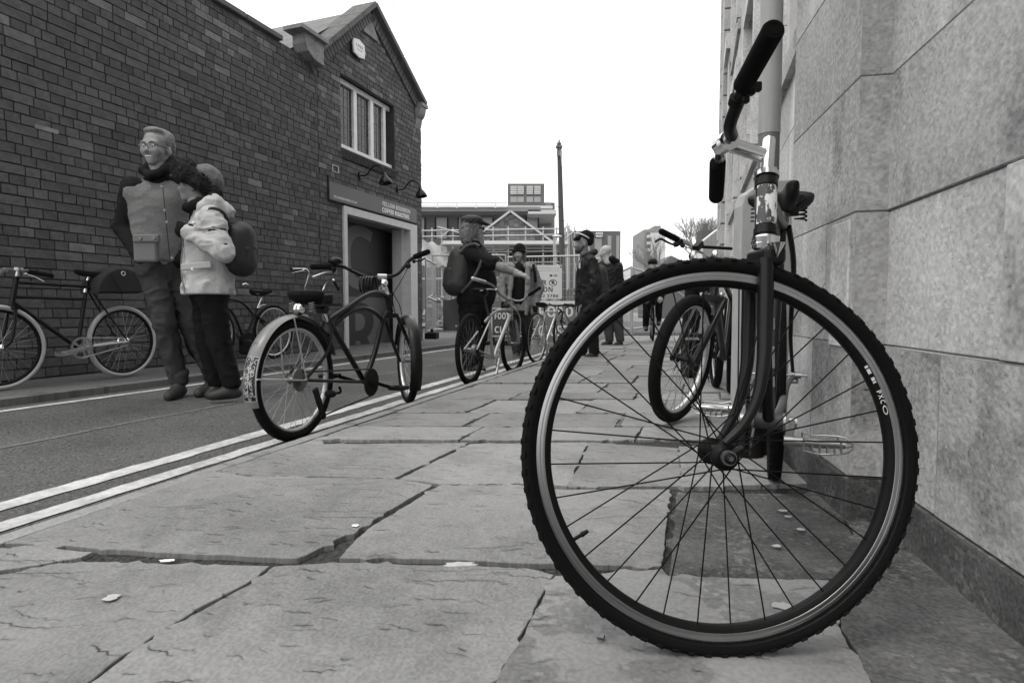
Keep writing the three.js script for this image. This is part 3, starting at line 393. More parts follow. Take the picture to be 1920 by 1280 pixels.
  for (const [p, q, o] of [[8.75, 9.45, 0.1], [10.9, 11.4, 0.06]]) for (let h = 0.02; h < 7.2; h += 0.31) part('pilaster_block', boxUV(rbox((sF(p) + sF(q)) / 2, h + 0.146, o / 2, sF(q) - sF(p), 0.288, o, 0.006, 1)).applyMatrix4(WF.m), M.wall[2 + rnd() * 2 | 0], t);
  part('hood_strip', [WF.box(sF(8.05), sF(8.7), 4.1, 4.3, 0, 0.1), WF.box(sF(8.2), sF(8.6), 0, 4.1, 0, 0.05)], M.wallSmooth, t);
}
{ // rainwater pipe in a tapered metal guard
  const bx = (1434 - 960) / F0 * 2.53, p = V(bx, 0, -2.53), t = thing('drainpipe', 'tall grey painted rainwater pipe rising behind the near handlebar', 'pipe', p);
  part('upper_pipe', rod(p.clone().setY(1.33), p.clone().setY(7.3), 0.045, 0.045, 28), M.pipe, t); part('lower_pipe', rod(p.clone().setY(0.05), p.clone().setY(1.33), 0.043, 0.043, 28), M.pipeDark, t);
  part('boot', [new THREE.CylinderGeometry(0.05, 0.066, 0.13, 20).translate(bx - 0.14, 0.065, -2.35), box(bx - 0.1, 0.055, -2.42, 0.14, 0.11, 0.16)], M.darker, t);
  for (const h of [2.4, 4.4]) part('bracket', [disc(V(bx, h, -2.53), V(0, 1, 0), 0.05, 0.05), box(bx + 0.09, h, -2.53, 0.14, 0.04, 0.03)], M.pipeDark, t);
  const g = thing('pipe_guard', 'smooth square metal guard casing round the foot of the drainpipe', 'guard', V(bx - 0.06, 0.12, -2.46));
  const x0 = (1375 - 960) / F0 * 2.5, x1 = bx + 0.06, s = new THREE.Shape([[x0, 0], [x1, 0], [x1, 0.9], [bx + 0.04, 0.98], [bx - 0.05, 0.98], [x0 + 0.035, 0.94], [x0 + 0.01, 0.92], [x0, 0.88]].map(([x, y]) => new THREE.Vector2(x, y + 0.0)));
  part('casing', boxUV(new THREE.ExtrudeGeometry(s, { depth: 0.06, bevelEnabled: true, bevelSize: 0.008, bevelThickness: 0.012, bevelSegments: 3 }).translate(0, 0.13, -2.49)), M.guard, g);
}

// ---------- far end of the street ----------
const wallBox = (x0, x1, y0, y1, z, dp, m, t, n = 'wall') => part(n, boxUV(box((x0 + x1) / 2, (y0 + y1) / 2, z - dp / 2, x1 - x0, y1 - y0, dp)), m, t);
const PX = (px, d) => (px - 960) / F0 * d, PY = (py, d) => P(960, py, d).y; // sideways and height at distance d
{ // modern block with a projecting roof deck
  const d = 46, X = (p) => PX(p, d), Y = (p) => PY(p, d), z = -d, t = thing('modern_block', 'modern clad block with white railed roof terrace and flat overhang', 'building', V(X(900), 0, z));
  wallBox(X(650), X(1010), 0, Y(400), z - 1, 14, M.cladding, t); wallBox(X(640), X(1012), Y(400), Y(392), z + 1, 17, M.farGrey, t, 'deck_edge'); wallBox(X(640), X(1038), Y(384), Y(379), z - 1.5, 14, M.lightDeck, t, 'roof_edge');
  wallBox(X(640), X(1034), Y(392), Y(384), z - 3, 12, M.farGrey, t, 'attic'); wallBox(X(990), X(1045), Y(431), Y(380), z - 4, 10, M.farGrey, t, 'wing');
  part('soffit', [box(X(1015), Y(401), z - 3, X(1042) - X(990), 0.3, 8)], M.lightDeck, t);
  for (let x = 640; x < 1000; x += 43) { const w = part('window', box(X(x + 14), Y(424), z - 0.98, X(x + 23) - X(x), Y(404) - Y(444), 0.12), M.glassB, t); part('frame', [box(X(x + 3), Y(424), z - 0.95, 0.12, Y(404) - Y(444), 0.16), box(X(x + 26), Y(424), z - 0.95, 0.12, Y(404) - Y(444), 0.16)], M.darker, w); }
  for (let x = 650; x < 955; x += 35) part('railing_post', box(X(x), Y(389), z + 1.1, 0.12, Y(383) - Y(394), 0.1), M.white, t);
  part('railing', [box(X(795), Y(384.5), z + 1.1, X(952) - X(640), 0.12, 0.08), box(X(795), Y(391.5), z + 1.1, X(952) - X(640), 0.14, 0.08)], M.white, t);
  for (const [a, b, c] of [[797, 838, 856], [868, 910, 924], [938, 982, 1000]]) part('roof_light', new THREE.ExtrudeGeometry(new THREE.Shape([new THREE.Vector2(X(a), Y(380)), new THREE.Vector2(X(b), Y(371)), new THREE.Vector2(X(c), Y(380))]), { depth: 5, bevelEnabled: false }).translate(0, 0, z - 9), M.farDark, t);
}
{ const d = 60, X = (p) => PX(p, d), Y = (p) => PY(p, d), z = -d, t = thing('roof_tower', 'square louvred tower block rising behind the modern roof terrace', 'building', V(X(985), 0, z));
  wallBox(X(952), X(1020), 0, Y(344), z, 8, M.cladding, t); wallBox(X(1018), X(1042), 0, Y(373), z - 2, 5, M.cladding, t, 'stair_core');
  for (const x of [957, 970, 987, 1001]) { const w = part('louvre_window', box(X(x + 6), Y(356.5), z + 0.03, X(x + 12) - X(x), Y(349) - Y(364), 0.1), M.glassB, t); part('slats', [0, 1, 2, 3, 4].map((i) => box(X(x + 6), lerp(Y(350), Y(363), i / 4), z + 0.12, X(x + 12) - X(x), 0.1, 0.08)), M.lightDeck, w); part('window', box(X(x + 6), Y(374), z + 0.03, X(x + 12) - X(x), Y(369) - Y(379), 0.1), M.glassB, t); }
  for (const x of [1024, 1030]) part('window', box(X(x + 2), Y(381), z - 1.97, 0.3, 0.9, 0.1), M.glassB, t); }
{ const d = 75, X = (p) => PX(p, d), Y = (p) => PY(p, d), z = -d, t = thing('hotel_block', 'dark brick hotel block with tall narrow pale windows beyond the goggled man', 'building', V(X(1125), 0, z));
  wallBox(X(1062), X(1162), -1, Y(433), z, 14, M.farDark, t); part('side_wall', boxUV(quad(V(X(1162), -1, z), V(X(1176) , -1, z - 9), V(X(1176), Y(441), z - 9), V(X(1162), Y(433), z))), M.cladding, t);
  for (const [a, b] of [[1083, 1090], [1100, 1105], [1114, 1127], [1138, 1145], [1154, 1160]]) part('window', box(X((a + b) / 2), Y(468), z + 0.02, X(b) - X(a), Y(442) - Y(494), 0.12), M.glassB, t);
  const tx = canvasTex(128, 96, (x) => { x.fillStyle = '#3c3c3c'; x.fillRect(0, 0, 128, 96); x.fillStyle = '#fff'; x.font = 'bold 46px sans-serif'; x.textAlign = 'center'; x.fillText('APEX', 64, 46); x.fillRect(10, 60, 108, 8); x.fillRect(18, 76, 92, 6); });
  const s = thing('roof_sign', 'small white lettered sign high on the dark hotel block', 'sign', V(X(1122), Y(441), z + 0.2)); part('panel', box(X(1122), Y(440), z + 0.16, X(1130) - X(1114), Y(434) - Y(446), 0.1), M.farDark, s); part('lettering', quad(V(X(1114), Y(446), z + 0.23), V(X(1130), Y(446), z + 0.23), V(X(1130), Y(434), z + 0.23), V(X(1114), Y(434), z + 0.23)), mat(0.9, 0.6, { map: tx }), s); }
{ const d = 150, X = (p) => PX(p, d), Y = (p) => PY(p, d), z = -d, t = thing('tower_block', 'pale distant residential tower block with a column of balconies', 'building', V(X(1224), 0, z));
  wallBox(X(1206), X(1217), 0, Y(430), z, 14, M.farGrey, t); wallBox(X(1217), X(1245), 0, Y(437), z + 0.6, 14, M.lightDeck, t, 'flank_wall'); wallBox(X(1225), X(1237), Y(437), Y(423), z, 8, M.farGrey, t, 'lift_house');
  for (let y = 441; y < 500; y += 12.6) { const b = part('balcony', box(X(1214), Y(y + 3), z + 0.9, X(1217.5) - X(1210), Y(y) - Y(y + 5), 1.2), M.lightDeck, t); part('opening', box(X(1213.5), Y(y - 3), z + 0.1, X(1217) - X(1210.5), Y(y - 5) - Y(y), 0.3), M.cladding, b); } }
{ const d = 55, X = (p) => PX(p, d), Y = (p) => PY(p, d), z = -d, t = thing('small_house', 'small dark house gable below the bare branches', 'house', V(X(1258), 0, z));
  const s = new THREE.Shape([[1224, 520], [1232, 500], [1257, 479], [1272, 486], [1290, 505], [1290, 520]].map(([x, y]) => new THREE.Vector2(X(x), Y(y)))); part('wall', boxUV(new THREE.ExtrudeGeometry(s, { depth: 6, bevelEnabled: false }).translate(0, 0, z - 6)), M.farDark, t); wallBox(X(1222), X(1292), -1, Y(519.5), z, 6, M.farDark, t, 'lower_wall'); part('chimney', box(X(1222.5), Y(492), z - 1, 0.25, 1.4, 0.25), M.farDark, t); part('eave', box(X(1275), Y(505), z + 0.1, 1.4, 0.08, 0.1), M.farGrey, t); }
{ const d = 17, X = (p) => PX(p, d), Y = (p) => PY(p, d), z = -d, t = thing('end_building', 'low pale boarded gable end standing past the stone building', 'building', V(X(1330), 0, z));
  const s = new THREE.Shape([[1316, 560], [1316, 452], [1343, 430], [1400, 392], [1400, 560]].map(([x, y]) => new THREE.Vector2(X(x), Y(y)))); part('gable_wall', boxUV(new THREE.ExtrudeGeometry(s, { depth: 0.4, bevelEnabled: false }).translate(0, 0, z - 0.4)), M.lightDeck, t); part('lower_wall', boxUV(box((X(1316) + X(1400)) / 2, 0.3, z - 0.2, X(1400) - X(1316), 1.0, 0.396)), M.farGrey, t);
  for (let x = 1317; x < 1342; x += 2.4) { const top = x < 1343 ? 452 - (x - 1316) * 0.81 : 430; part('board_joint', box(X(x), (Y(560) + Y(top)) / 2, z + 0.006, 0.008, Y(top) - Y(560), 0.012), M.farGrey, t); }
  const b = thing('brick_chimney', 'dark brick chimney stack behind the pale gable end', 'chimney', V(PX(1318, 24), 0, -24)); part('stack', boxUV(box(PX(1320, 24), PY(470, 24) / 2, -24, 0.5, PY(425, 24) * 1.0 + 0.6, 0.6)), M.farDark, b); part('shoulder', boxUV(box(PX(1330, 24), PY(455, 24) / 2, -24.2, 0.5, PY(432, 24), 0.5)), M.farDark, b); part('pot', rod(V(PX(1320, 24), 3.6, -24), V(PX(1320, 24), 4.1, -24), 0.12, 0.1), M.farDark, b); }
// bare tree
{
  const base = V(PX(1299, 40), -0.1, -40), t = thing('bare_tree', 'leafless winter tree behind the mountain bike handlebar', 'tree', base); let twigs = [], limbs = [];
  const grow = (p, dir, len, r, lev) => {
    const q = p.clone().addScaledVector(dir, len); (lev < 3 ? limbs : twigs).push(rod(p, q, r, r * 0.72, lev < 3 ? 7 : 4)); if (lev > 6) return;
    const n = lev < 2 ? 3 : lev < 5 ? 3 : 2; for (let i = 0; i < n; i++) { const v = dir.clone().add(V(rr(-0.62, 0.62), rr(-0.1, 0.4), rr(-0.62, 0.62))).normalize(); grow(q, v, len * rr(0.68, 0.86), r * 0.66, lev + 1); }
  };
  grow(base, V(0.12, 1, 0).normalize(), 1.9, 0.16, 0); grow(base.clone().add(V(0, 1.2, 0)), V(-0.75, 0.5, 0.1).normalize(), 1.5, 0.1, 1); grow(base.clone().add(V(0.1, 1.5, 0)), V(0.6, 0.7, 0).normalize(), 1.7, 0.1, 1);
  part('trunk', limbs, M.farGrey, t); part('crown', twigs, M.farGrey, t).userData.kind = 'stuff';
}
{ // brick gable under scaffold
  const d = 27, X = (p) => PX(p, d), Y = (p) => PY(p, d), z = -d, t = thing('brick_house', 'gabled brick house being demolished behind scaffolding', 'house', V(X(958), 0, z));
  const bm = mat(1, 0.9, { map: T.grain, vertexColors: true }), sh = new THREE.Shape([[880, 452], [957, 397], [1035, 452], [1035, 560], [880, 560]].map(([x, y]) => new THREE.Vector2(X(x), Y(y))));
  part('wall', new THREE.ExtrudeGeometry(sh, { depth: 0.3, bevelEnabled: false }).translate(0, 0, z - 0.33), M.farDark, t);
  const bs = []; for (let h = 0.6; h < Y(398); h += 0.076) { const top = h > Y(452) ? (h - Y(452)) / (Y(397) - Y(452)) : 0, a = lerp(X(880), X(957), top), b = lerp(X(1035), X(957), top); for (let x = a + (Math.round(h / 0.076) % 2) * 0.11; x < b - 0.1; x += 0.2275) { const g = box(x + 0.107, h + 0.033, z - 0.02, 0.215, 0.066, 0.04), v = rr(0.12, 0.3); g.setAttribute('color', new THREE.Float32BufferAttribute(new Float32Array(g.attributes.position.count * 3).fill(v), 3)); bs.push(g); } }
  part('brickwork', bs, bm, t).userData.kind = 'stuff';
  part('verge', [bar(V(X(878), Y(455), z + 0.06), V(X(957), Y(396), z + 0.06), 0.12, 0.09), bar(V(X(1037), Y(455), z + 0.06), V(X(957), Y(396), z + 0.06), 0.12, 0.09)], M.lightDeck, t);
  part('roof', [quad(V(X(1038), Y(455), z), V(X(957), Y(396), z), V(X(957) + 2, Y(396), z - 9), V(X(1038) + 2, Y(455), z - 9)), quad(V(X(878), Y(455), z), V(X(957), Y(396), z), V(X(957) + 2, Y(396), z - 9), V(X(878) + 2, Y(455), z - 9))], M.slate, t);
  wallBox(X(990), X(1030), 0.5, Y(418), z - 6, 4, M.farGrey, t, 'rear_wing');
  part('opening', [box(X(915), Y(490), z + 0.02, 1.6, 1.0, 0.08), box(X(1000), Y(477), z + 0.02, 2.4, 0.9, 0.08)], M.darker, t);
}
{ // scaffold in front of it
  const d = 24, X = (p) => PX(p, d), Y = (p) => PY(p, d), z = -d, t = thing('scaffold', 'pale tube scaffold with board lifts round the brick house', 'scaffold', V(X(950), 0, z));
  const st = (x, y0, y1, zz = z, r = 0.03) => part('standard', rod(V(X(x), Y(y0), zz), V(X(x), Y(y1), zz), r, r, 8), M.galv, t);
  for (const x of [811, 829, 850, 874, 900, 925, 953, 985, 1018, 1043]) st(x, 575, x < 880 ? 427 : 425);
  for (const y of [430, 441, 472, 492, 520]) part('ledger', rod(V(X(792), Y(y + 3), z + 0.07), V(X(1060), Y(y - 1), z + 0.07), 0.028, 0.028, 8), M.galv, t);
  for (const y of [457]) part('board', [box((X(832) + X(1062)) / 2, Y(y), z + 0.2, X(1062) - X(832), 0.2, 0.04), box((X(832) + X(1062)) / 2, Y(y + 4), z + 0.5, X(1062) - X(832), 0.05, 0.6)], M.lightDeck, t);
  part('board', box((X(885) + X(1062)) / 2, Y(466), z + 0.2, X(1062) - X(885), 0.08, 0.05), M.lightDeck, t);
  for (const [a, b, c, e] of [[822, 426, 862, 437], [828, 447, 845, 431], [920, 465, 945, 490], [888, 455, 915, 500], [1059, 425, 1078, 440], [1059, 447, 1078, 432]]) part('brace', rod(V(X(a), Y(b), z + 0.14), V(X(c), Y(e), z + 0.14), 0.028, 0.028, 8), M.galv, t);
  for (const x of [1059, 1066, 1076]) st(x, 540, x === 1066 ? 423 : 426);
  for (const [x, y] of [[1072, 404], [1111, 413]]) part('guide_pole', rod(V(X(x), Y(540), z - 2), V(X(x), Y(y), z - 2), 0.035, 0.03, 8), M.lightDeck, t);
  part('sheeting', sheet((u, v) => V(lerp(X(790), X(840), u), lerp(Y(500), Y(450 + 12 * u), v) + 0.05 * Math.sin(u * 17), z + 0.1 + 0.1 * Math.sin(u * 9 + v * 5)), 14, 8), M.lightDeck, t);
}
{ // site hoarding stuff: pile of rubble behind the fence
  const gs = []; for (let i = 0; i < 260; i++) { const u = rnd(), w = rnd(), x = PX(lerp(795, 1110, u), 20), z = -20 + rr(-2.5, 2.5), h = 1.7 * (1 - Math.abs(w - 0.5) * 1.2) * (0.45 + 0.55 * fb(u * 6, 3, 99, 2)), s = rr(0.08, 0.34); gs.push(box(0, 0, 0, s, s * rr(0.3, 0.8), s * rr(0.6, 1.2)).rotateX(rr(-1, 1)).rotateY(rr(-3, 3)).translate(x, h * rnd(), z)); }
  const o = part('rubble', boxUV(join(gs)), M.farGrey, scene); ud(o, 'heap of broken brick and timber behind the site fence', 'rubble', null, 'stuff');
}
// telegraph pole, lamp, cables
{ const d = 19, b = V(PX(1058, d), -0.1, -d), tp = V(PX(1047, d), PY(268, d), -d), t = thing('telegraph_pole', 'tall weathered wooden telegraph pole against the white sky', 'pole', b); part('shaft', rod(b, tp, 0.115, 0.07, 14), M.wood, t); part('crosshead', [box(tp.x, tp.y - 0.12, tp.z, 0.2, 0.06, 0.2), rod(tp, tp.clone().add(V(0, 0.1, 0)), 0.03), box(tp.x, tp.y - 0.35, tp.z + 0.08, 0.16, 0.16, 0.06)], M.farGrey, t); part('step_iron', [0, 1, 2, 3, 4].map((i) => rod(V(b.x + lerp(0, tp.x - b.x, 0.4 + i * 0.09), 2.2 + i * 0.42, -d + 0.08), V(b.x + lerp(0, tp.x - b.x, 0.4 + i * 0.09) + 0.18 * (i % 2 ? 1 : -1), 2.2 + i * 0.42, -d + 0.08), 0.01)), M.dark, t);
  const wire = (a, c, sag, label) => { const m = a.clone().lerp(c, 0.5); m.y -= sag; const o = thing('overhead_cable', label, 'cable', a); part('wire', curve([a, a.clone().lerp(c, 0.25).setY(lerp(a.y, c.y, 0.25) - sag * 0.75), m, a.clone().lerp(c, 0.75).setY(lerp(a.y, c.y, 0.75) - sag * 0.75), c], 0.005, 40, 4), mat(0.55, 0.8), o); };
  wire(tp, P(690, -40, 7), 0.3, 'faint upper overhead cable running up over the gable'); wire(tp, P(760, 100, 9), 0.3, 'faint middle overhead cable running towards the gable top'); wire(tp, P(786, 244, 12), 0.25, 'faint lower overhead cable running towards the brick corner'); wire(tp, P(1085, 540, 17), 0.05, 'steep thin cable dropping right from the telegraph pole');
  const ld = 17, lb = V(PX(1040, ld), -0.1, -ld), lt = V(PX(1039, ld), PY(446, ld), -ld), l = thing('street_lamp', 'slim pale street lamp with flat white head before the scaffold', 'street lamp', lb); part('post', rod(lb, lt, 0.05, 0.04), M.galv, l); part('lamp_head', ball(V(PX(1044, ld), PY(443, ld), -ld), 0.14, 1, 0.28, 0.6), M.white, l); part('photocell', rod(V(PX(1041, ld), PY(441, ld), -ld), V(PX(1041, ld), PY(438.5, ld), -ld), 0.02), M.white, l);
}
// temporary fence panels across the street
function fencePanel(a, b, y0, y1, label, group = 'mesh fence panels round the site') {
  const t = thing('mesh_fence', label, 'fence', a, group), A = a.clone().setY(y0), B = b.clone().setY(y0), At = a.clone().setY(y1), Bt = b.clone().setY(y1), r = 0.021;
  part('post', rod(A, At, r), M.galv, t); part('post', rod(B, Bt, r), M.galv, t); part('rail', rod(At, Bt, r), M.galv, t); part('rail', rod(A.clone().setY(y0 + 0.15), B.clone().setY(y0 + 0.15), r), M.galv, t);
  const w = []; for (let i = 1; i < 26; i++) w.push(rod(A.clone().lerp(B, i / 26), At.clone().lerp(Bt, i / 26), 0.003, 0.003, 3)); for (let i = 1; i < 9; i++) { const y = lerp(y0 + 0.15, y1, i / 9); w.push(rod(A.clone().setY(y), B.clone().setY(y), 0.003, 0.003, 3)); }
  part('wire_mesh', w, M.galv, t).userData.kind = 'stuff';
}
{
  const d = 13.6, y1 = PY(478, d), a = (px, q = d) => V(PX(px, q), 0, -q);
  fencePanel(a(812), a(948), 0, y1, 'mesh site fence panel behind the bearded man with dark sheet on it'); fencePanel(a(952), a(1104, 13.2), 0, y1 - 0.05, 'mesh site fence panel carrying the white danger board');
  fencePanel(a(799, 12.2), a(816, 13.4), 0, PY(486, 12.2), 'narrow end-on fence panel close to the brick corner'); fencePanel(a(1166, 15), a(1183, 13.6), 0, PY(503, 14), 'short angled fence panel right of the bald man'); fencePanel(a(1186, 14), a(1228, 17), 0, PY(502, 14), 'fence panel receding behind the distant cyclist'); fencePanel(a(1108, 13.2), a(1164, 14.6), 0, y1 - 0.1, 'mesh fence panel hidden behind the two men at the right');
  const cl = thing('fence_clamp', 'bent steel clamp and chain joining the corner fence panels', 'clamp', P(815, 561, 12.6)); part('arm', [...poly([P(800, 560, 12.4), P(812, 553, 12.5), P(815, 549, 12.5)], 0.02), ...poly([P(803, 558, 12.3), P(822, 566, 12.3)], 0.025)], M.galv, cl); part('lock', [ball(P(823, 563, 12.3), 0.05), ball(P(829, 558, 12.3), 0.035)], M.galv, cl);
  const ft = thing('fence_block', 'black rubber block foot under the corner fence panel', 'fence foot', a(810, 12.2)); part('block', rbox(PX(809, 12.2), 0.06, -12.25, 0.24, 0.14, 0.5, 0.02), M.darker, ft); part('socket', rod(V(PX(809, 12.2), 0.13, -12.25), V(PX(809, 12.2), 0.2, -12.25), 0.03), M.darker, ft);
  const tp = thing('tarpaulin', 'dark grey sheet with small pale logo hung low on the fence', 'sheet', a(850, 13.4)); part('sheet', sheet((u, v) => V(lerp(PX(831, 13.4), PX(905, 13.4), u), lerp(0.12, PY(561, 13.4) - 0.02 * Math.sin(u * 14), v), -13.4 + 0.025 * Math.sin(u * 11 + v * 3)), 16, 8), M.tarp, tp); part('logo', [box(PX(855, 13.3), PY(611, 13.3), -13.33, 0.04, 0.04, 0.006), box(PX(861, 13.3), PY(611, 13.3), -13.33, 0.05, 0.02, 0.006)], M.lightDeck, tp);
  const b = thing('danger_board', 'white demolition warning board with black capitals tied to the fence', 'sign', a(1010, 13.1)); const tx = canvasTex(900, 720, (x, W, H) => { x.fillStyle = '#dcdcdc'; x.fillRect(0, 0, W, H); x.fillStyle = '#8d8d8d'; x.font = '44px sans-serif'; x.fillText('www.demolition.co.uk', 440, 64, 420); x.fillText('info@demolition.co.uk', 440, 120, 420); x.fillStyle = '#1c1c1c'; x.beginPath(); x.moveTo(690, 190); x.lineTo(730, 190); x.lineTo(755, 215); x.lineTo(730, 240); x.lineTo(690, 240); x.lineTo(712, 215); x.fill(); x.fillStyle = '#999'; x.fillRect(770, 190, 60, 50); x.fillStyle = '#333'; x.font = 'bold 150px sans-serif'; x.textAlign = 'right'; x.fillText('DANGER', 650, 420, 640); x.fillText('DEMOLITION', 760, 570, 740); x.font = 'bold 92px sans-serif'; x.fillText('0117 932 3786', 850, 690, 800); x.lineWidth = 14; x.strokeStyle = '#444'; x.beginPath(); x.arc(755, 370, 64, 0, 7); x.stroke(); x.fillRect(732, 345, 46, 52); for (let i = 0; i < 4; i++) x.fillRect(734 + i * 12, 318, 8, 40); x.beginPath(); x.moveTo(712, 325); x.lineTo(798, 415); x.stroke(); });
  const q = (x, y) => P(x, y, 13.1); part('panel', boxUV(box(PX(1003, 13.12), (PY(498, 13.12) + PY(559, 13.12)) / 2, -13.13, PX(1053, 13.1) - PX(953, 13.1) + 0.02, PY(497, 13.12) - PY(560, 13.12), 0.012)), M.white, b); part('lettering', quad(q(953, 560), q(1053, 560), q(1053, 498), q(953, 498)), mat(0.95, 0.6, { map: tx }), b); part('tie', [954, 1052].map((x) => ball(q(x, 500), 0.02)), M.dark, b);
}
function barrierSign(px0, px1, py0, py1, d, lines, label, legs, lightTop, g = '#7c7c7c') {
  const q = (x, y, o = 0) => P(x, y, d - o), t = thing('closed_sign', label, 'sign', V(PX((px0 + px1) / 2, d), 0, -d)); const w = PX(px1, d) - PX(px0, d), h = PY(py0, d) - PY(py1, d);
  part('panel', rbox(PX((px0 + px1) / 2, d), (PY(py0, d) + PY(py1, d)) / 2, -d, w, h, 0.03, 0.008), M.signGrey, t);
  const tx = canvasTex(512, Math.round(512 * h / w), (x, W, H) => { x.fillStyle = g; x.fillRect(0, 0, W, H); x.fillStyle = '#efefef'; x.strokeStyle = '#efefef'; if (lightTop) x.fillRect(0, 0, W, H * 0.08); else { x.lineWidth = 14; x.strokeRect(14, 14, W - 28, H - 28); } x.textAlign = lightTop ? 'center' : 'left'; lines.forEach((s, i) => { x.font = 'bold ' + Math.round(H * (lightTop ? 0.36 : 0.3)) + 'px sans-serif'; x.fillText(s, lightTop ? W / 2 : 50, H * ((i + (lightTop ? 0.82 : 0.85)) / lines.length) * (lightTop ? 0.94 : 0.92), W * 0.86); }); });
  part('print', quad(q(px0 + 0.3, py1 - 0.3, 0.017), q(px1 - 0.3, py1 - 0.3, 0.017), q(px1 - 0.3, py0 + 0.3, 0.017), q(px0 + 0.3, py0 + 0.3, 0.017)), mat(0.9, 0.5, { map: tx }), t);
  for (const [a, b] of legs) part('leg', rod(P(a[0], a[1], d + 0.02), P(b[0], b[1], d + 0.05), 0.018), M.dark, t);
}
barrierSign(1003, 1082, 564, 641, 10.9, ['ROAD', 'CLOSED'], 'wide grey ROAD CLOSED board behind the small bike', [[[1010, 640], [1008, 646]], [[1076, 640], [1078, 646]]], true);
barrierSign(920, 985, 576, 632, 10, ['FOOTPATH', 'CLOSED'], 'white bordered FOOTPATH CLOSED board on black legs', [[[924, 630], [930, 650]], [[978, 630], [976, 650]]], false, '#4a4a4a');
{ const t = thing('sign_backing', 'plain grey barrier board behind the bordered footpath sign', 'barrier', V(PX(925, 10.6), 0, -10.6)); part('panel', rbox(PX(940, 10.6), 0.42, -10.6, 0.6, 0.72, 0.03, 0.01), M.signGrey, t); part('foot', box(PX(940, 10.6), 0.0, -10.6, 0.5, 0.08, 0.3), M.dark, t); }

// ---------- bicycles ----------
// a wheel: Group of tyre, rim, hub and spokes at c, its axle along n
function wheel(t, c, n, R, o = {}) {
  const { tr = 0.02, rimD = 0.02, tyre = M.rubber, rim = M.alu, hub = M.dullSteel, spoke = M.steel, N = 32, each = false, hubW = 0.1, hubR = 0.018, sr = 0.0011, rimW = 0.022, name = 'wheel', spin = 0, profile, cross = 0.5, flange = 0.03 } = o;
  const g = new THREE.Group(); g.name = name; const w = orgOf(t); org.set(g, V(0, 0, 0));
  const z = n.clone().normalize(), up = V(0, 1, 0).addScaledVector(z, -z.y).normalize(), x = up.clone().cross(z); g.applyMatrix4(new THREE.Matrix4().makeBasis(x, up, z).setPosition(c.x - w.x, c.y - w.y, c.z - w.z)); t.add(g);
  const lathe = (pts, k = 72) => new THREE.LatheGeometry(pts.map(([r, h]) => new THREE.Vector2(r, h)), k).rotateX(Math.PI / 2);
  const ty = []; for (let i = 0; i <= 14; i++) { const a = (i / 14) * Math.PI * 1.55 - Math.PI * 0.775; ty.push([R - tr + Math.cos(a) * tr, Math.sin(a) * tr]); }
  part('tyre', lathe(profile || ty), tyre, g);
  const r0 = R - 2 * tr + tr * 0.22, hw = rimW / 2;
  part('rim', lathe([[r0 + 0.004, -hw], [r0 - rimD * 0.55, -hw], [r0 - rimD, -hw * 0.45], [r0 - rimD, hw * 0.45], [r0 - rimD * 0.55, hw], [r0 + 0.004, hw], [r0 - 0.004, 0], [r0 + 0.004, -hw]]), rim, g);
  part('hub', lathe([[0.004, -hubW / 2 - 0.012], [0.009, -hubW / 2 - 0.01], [0.009, -hubW / 2], [hubR * 0.6, -flange - 0.006], [hubR * 1.25, -flange - 0.003], [hubR * 1.25, -flange + 0.003], [hubR * 0.7, -flange + 0.008], [hubR * 0.7, flange - 0.008], [hubR * 1.25, flange - 0.003], [hubR * 1.25, flange + 0.003], [hubR * 0.6, flange + 0.006], [0.009, hubW / 2], [0.009, hubW / 2 + 0.01], [0.004, hubW / 2 + 0.012]], 28), hub, g);
  const sp = [], ri = r0 - rimD; for (let i = 0; i < N; i++) { const a = spin + (i / N) * Math.PI * 2, side = i % 2 ? 1 : -1, k = (i % 4 < 2 ? 1 : -1) * cross; const A = V(Math.cos(a + k) * hubR * 1.2, Math.sin(a + k) * hubR * 1.2, side * flange), B = V(Math.cos(a) * (ri + 0.002), Math.sin(a) * (ri + 0.002), side * 0.002), e = A.clone().lerp(B, 0.955); sp.push([rod(A, B, sr, sr, 5), rod(e, B, sr * 1.9, sr * 1.9, 6)]); }
  if (each) for (const [a, b] of sp) { part('spoke', [a, b], spoke, g); } else part('spokes', sp.map((s) => s[0]), spoke, g).userData.kind = 'stuff';
  return g;
}
const lerpV = (a, b, t) => a.clone().lerp(b, t);
const away = (p, q) => q.clone().sub(p).normalize();
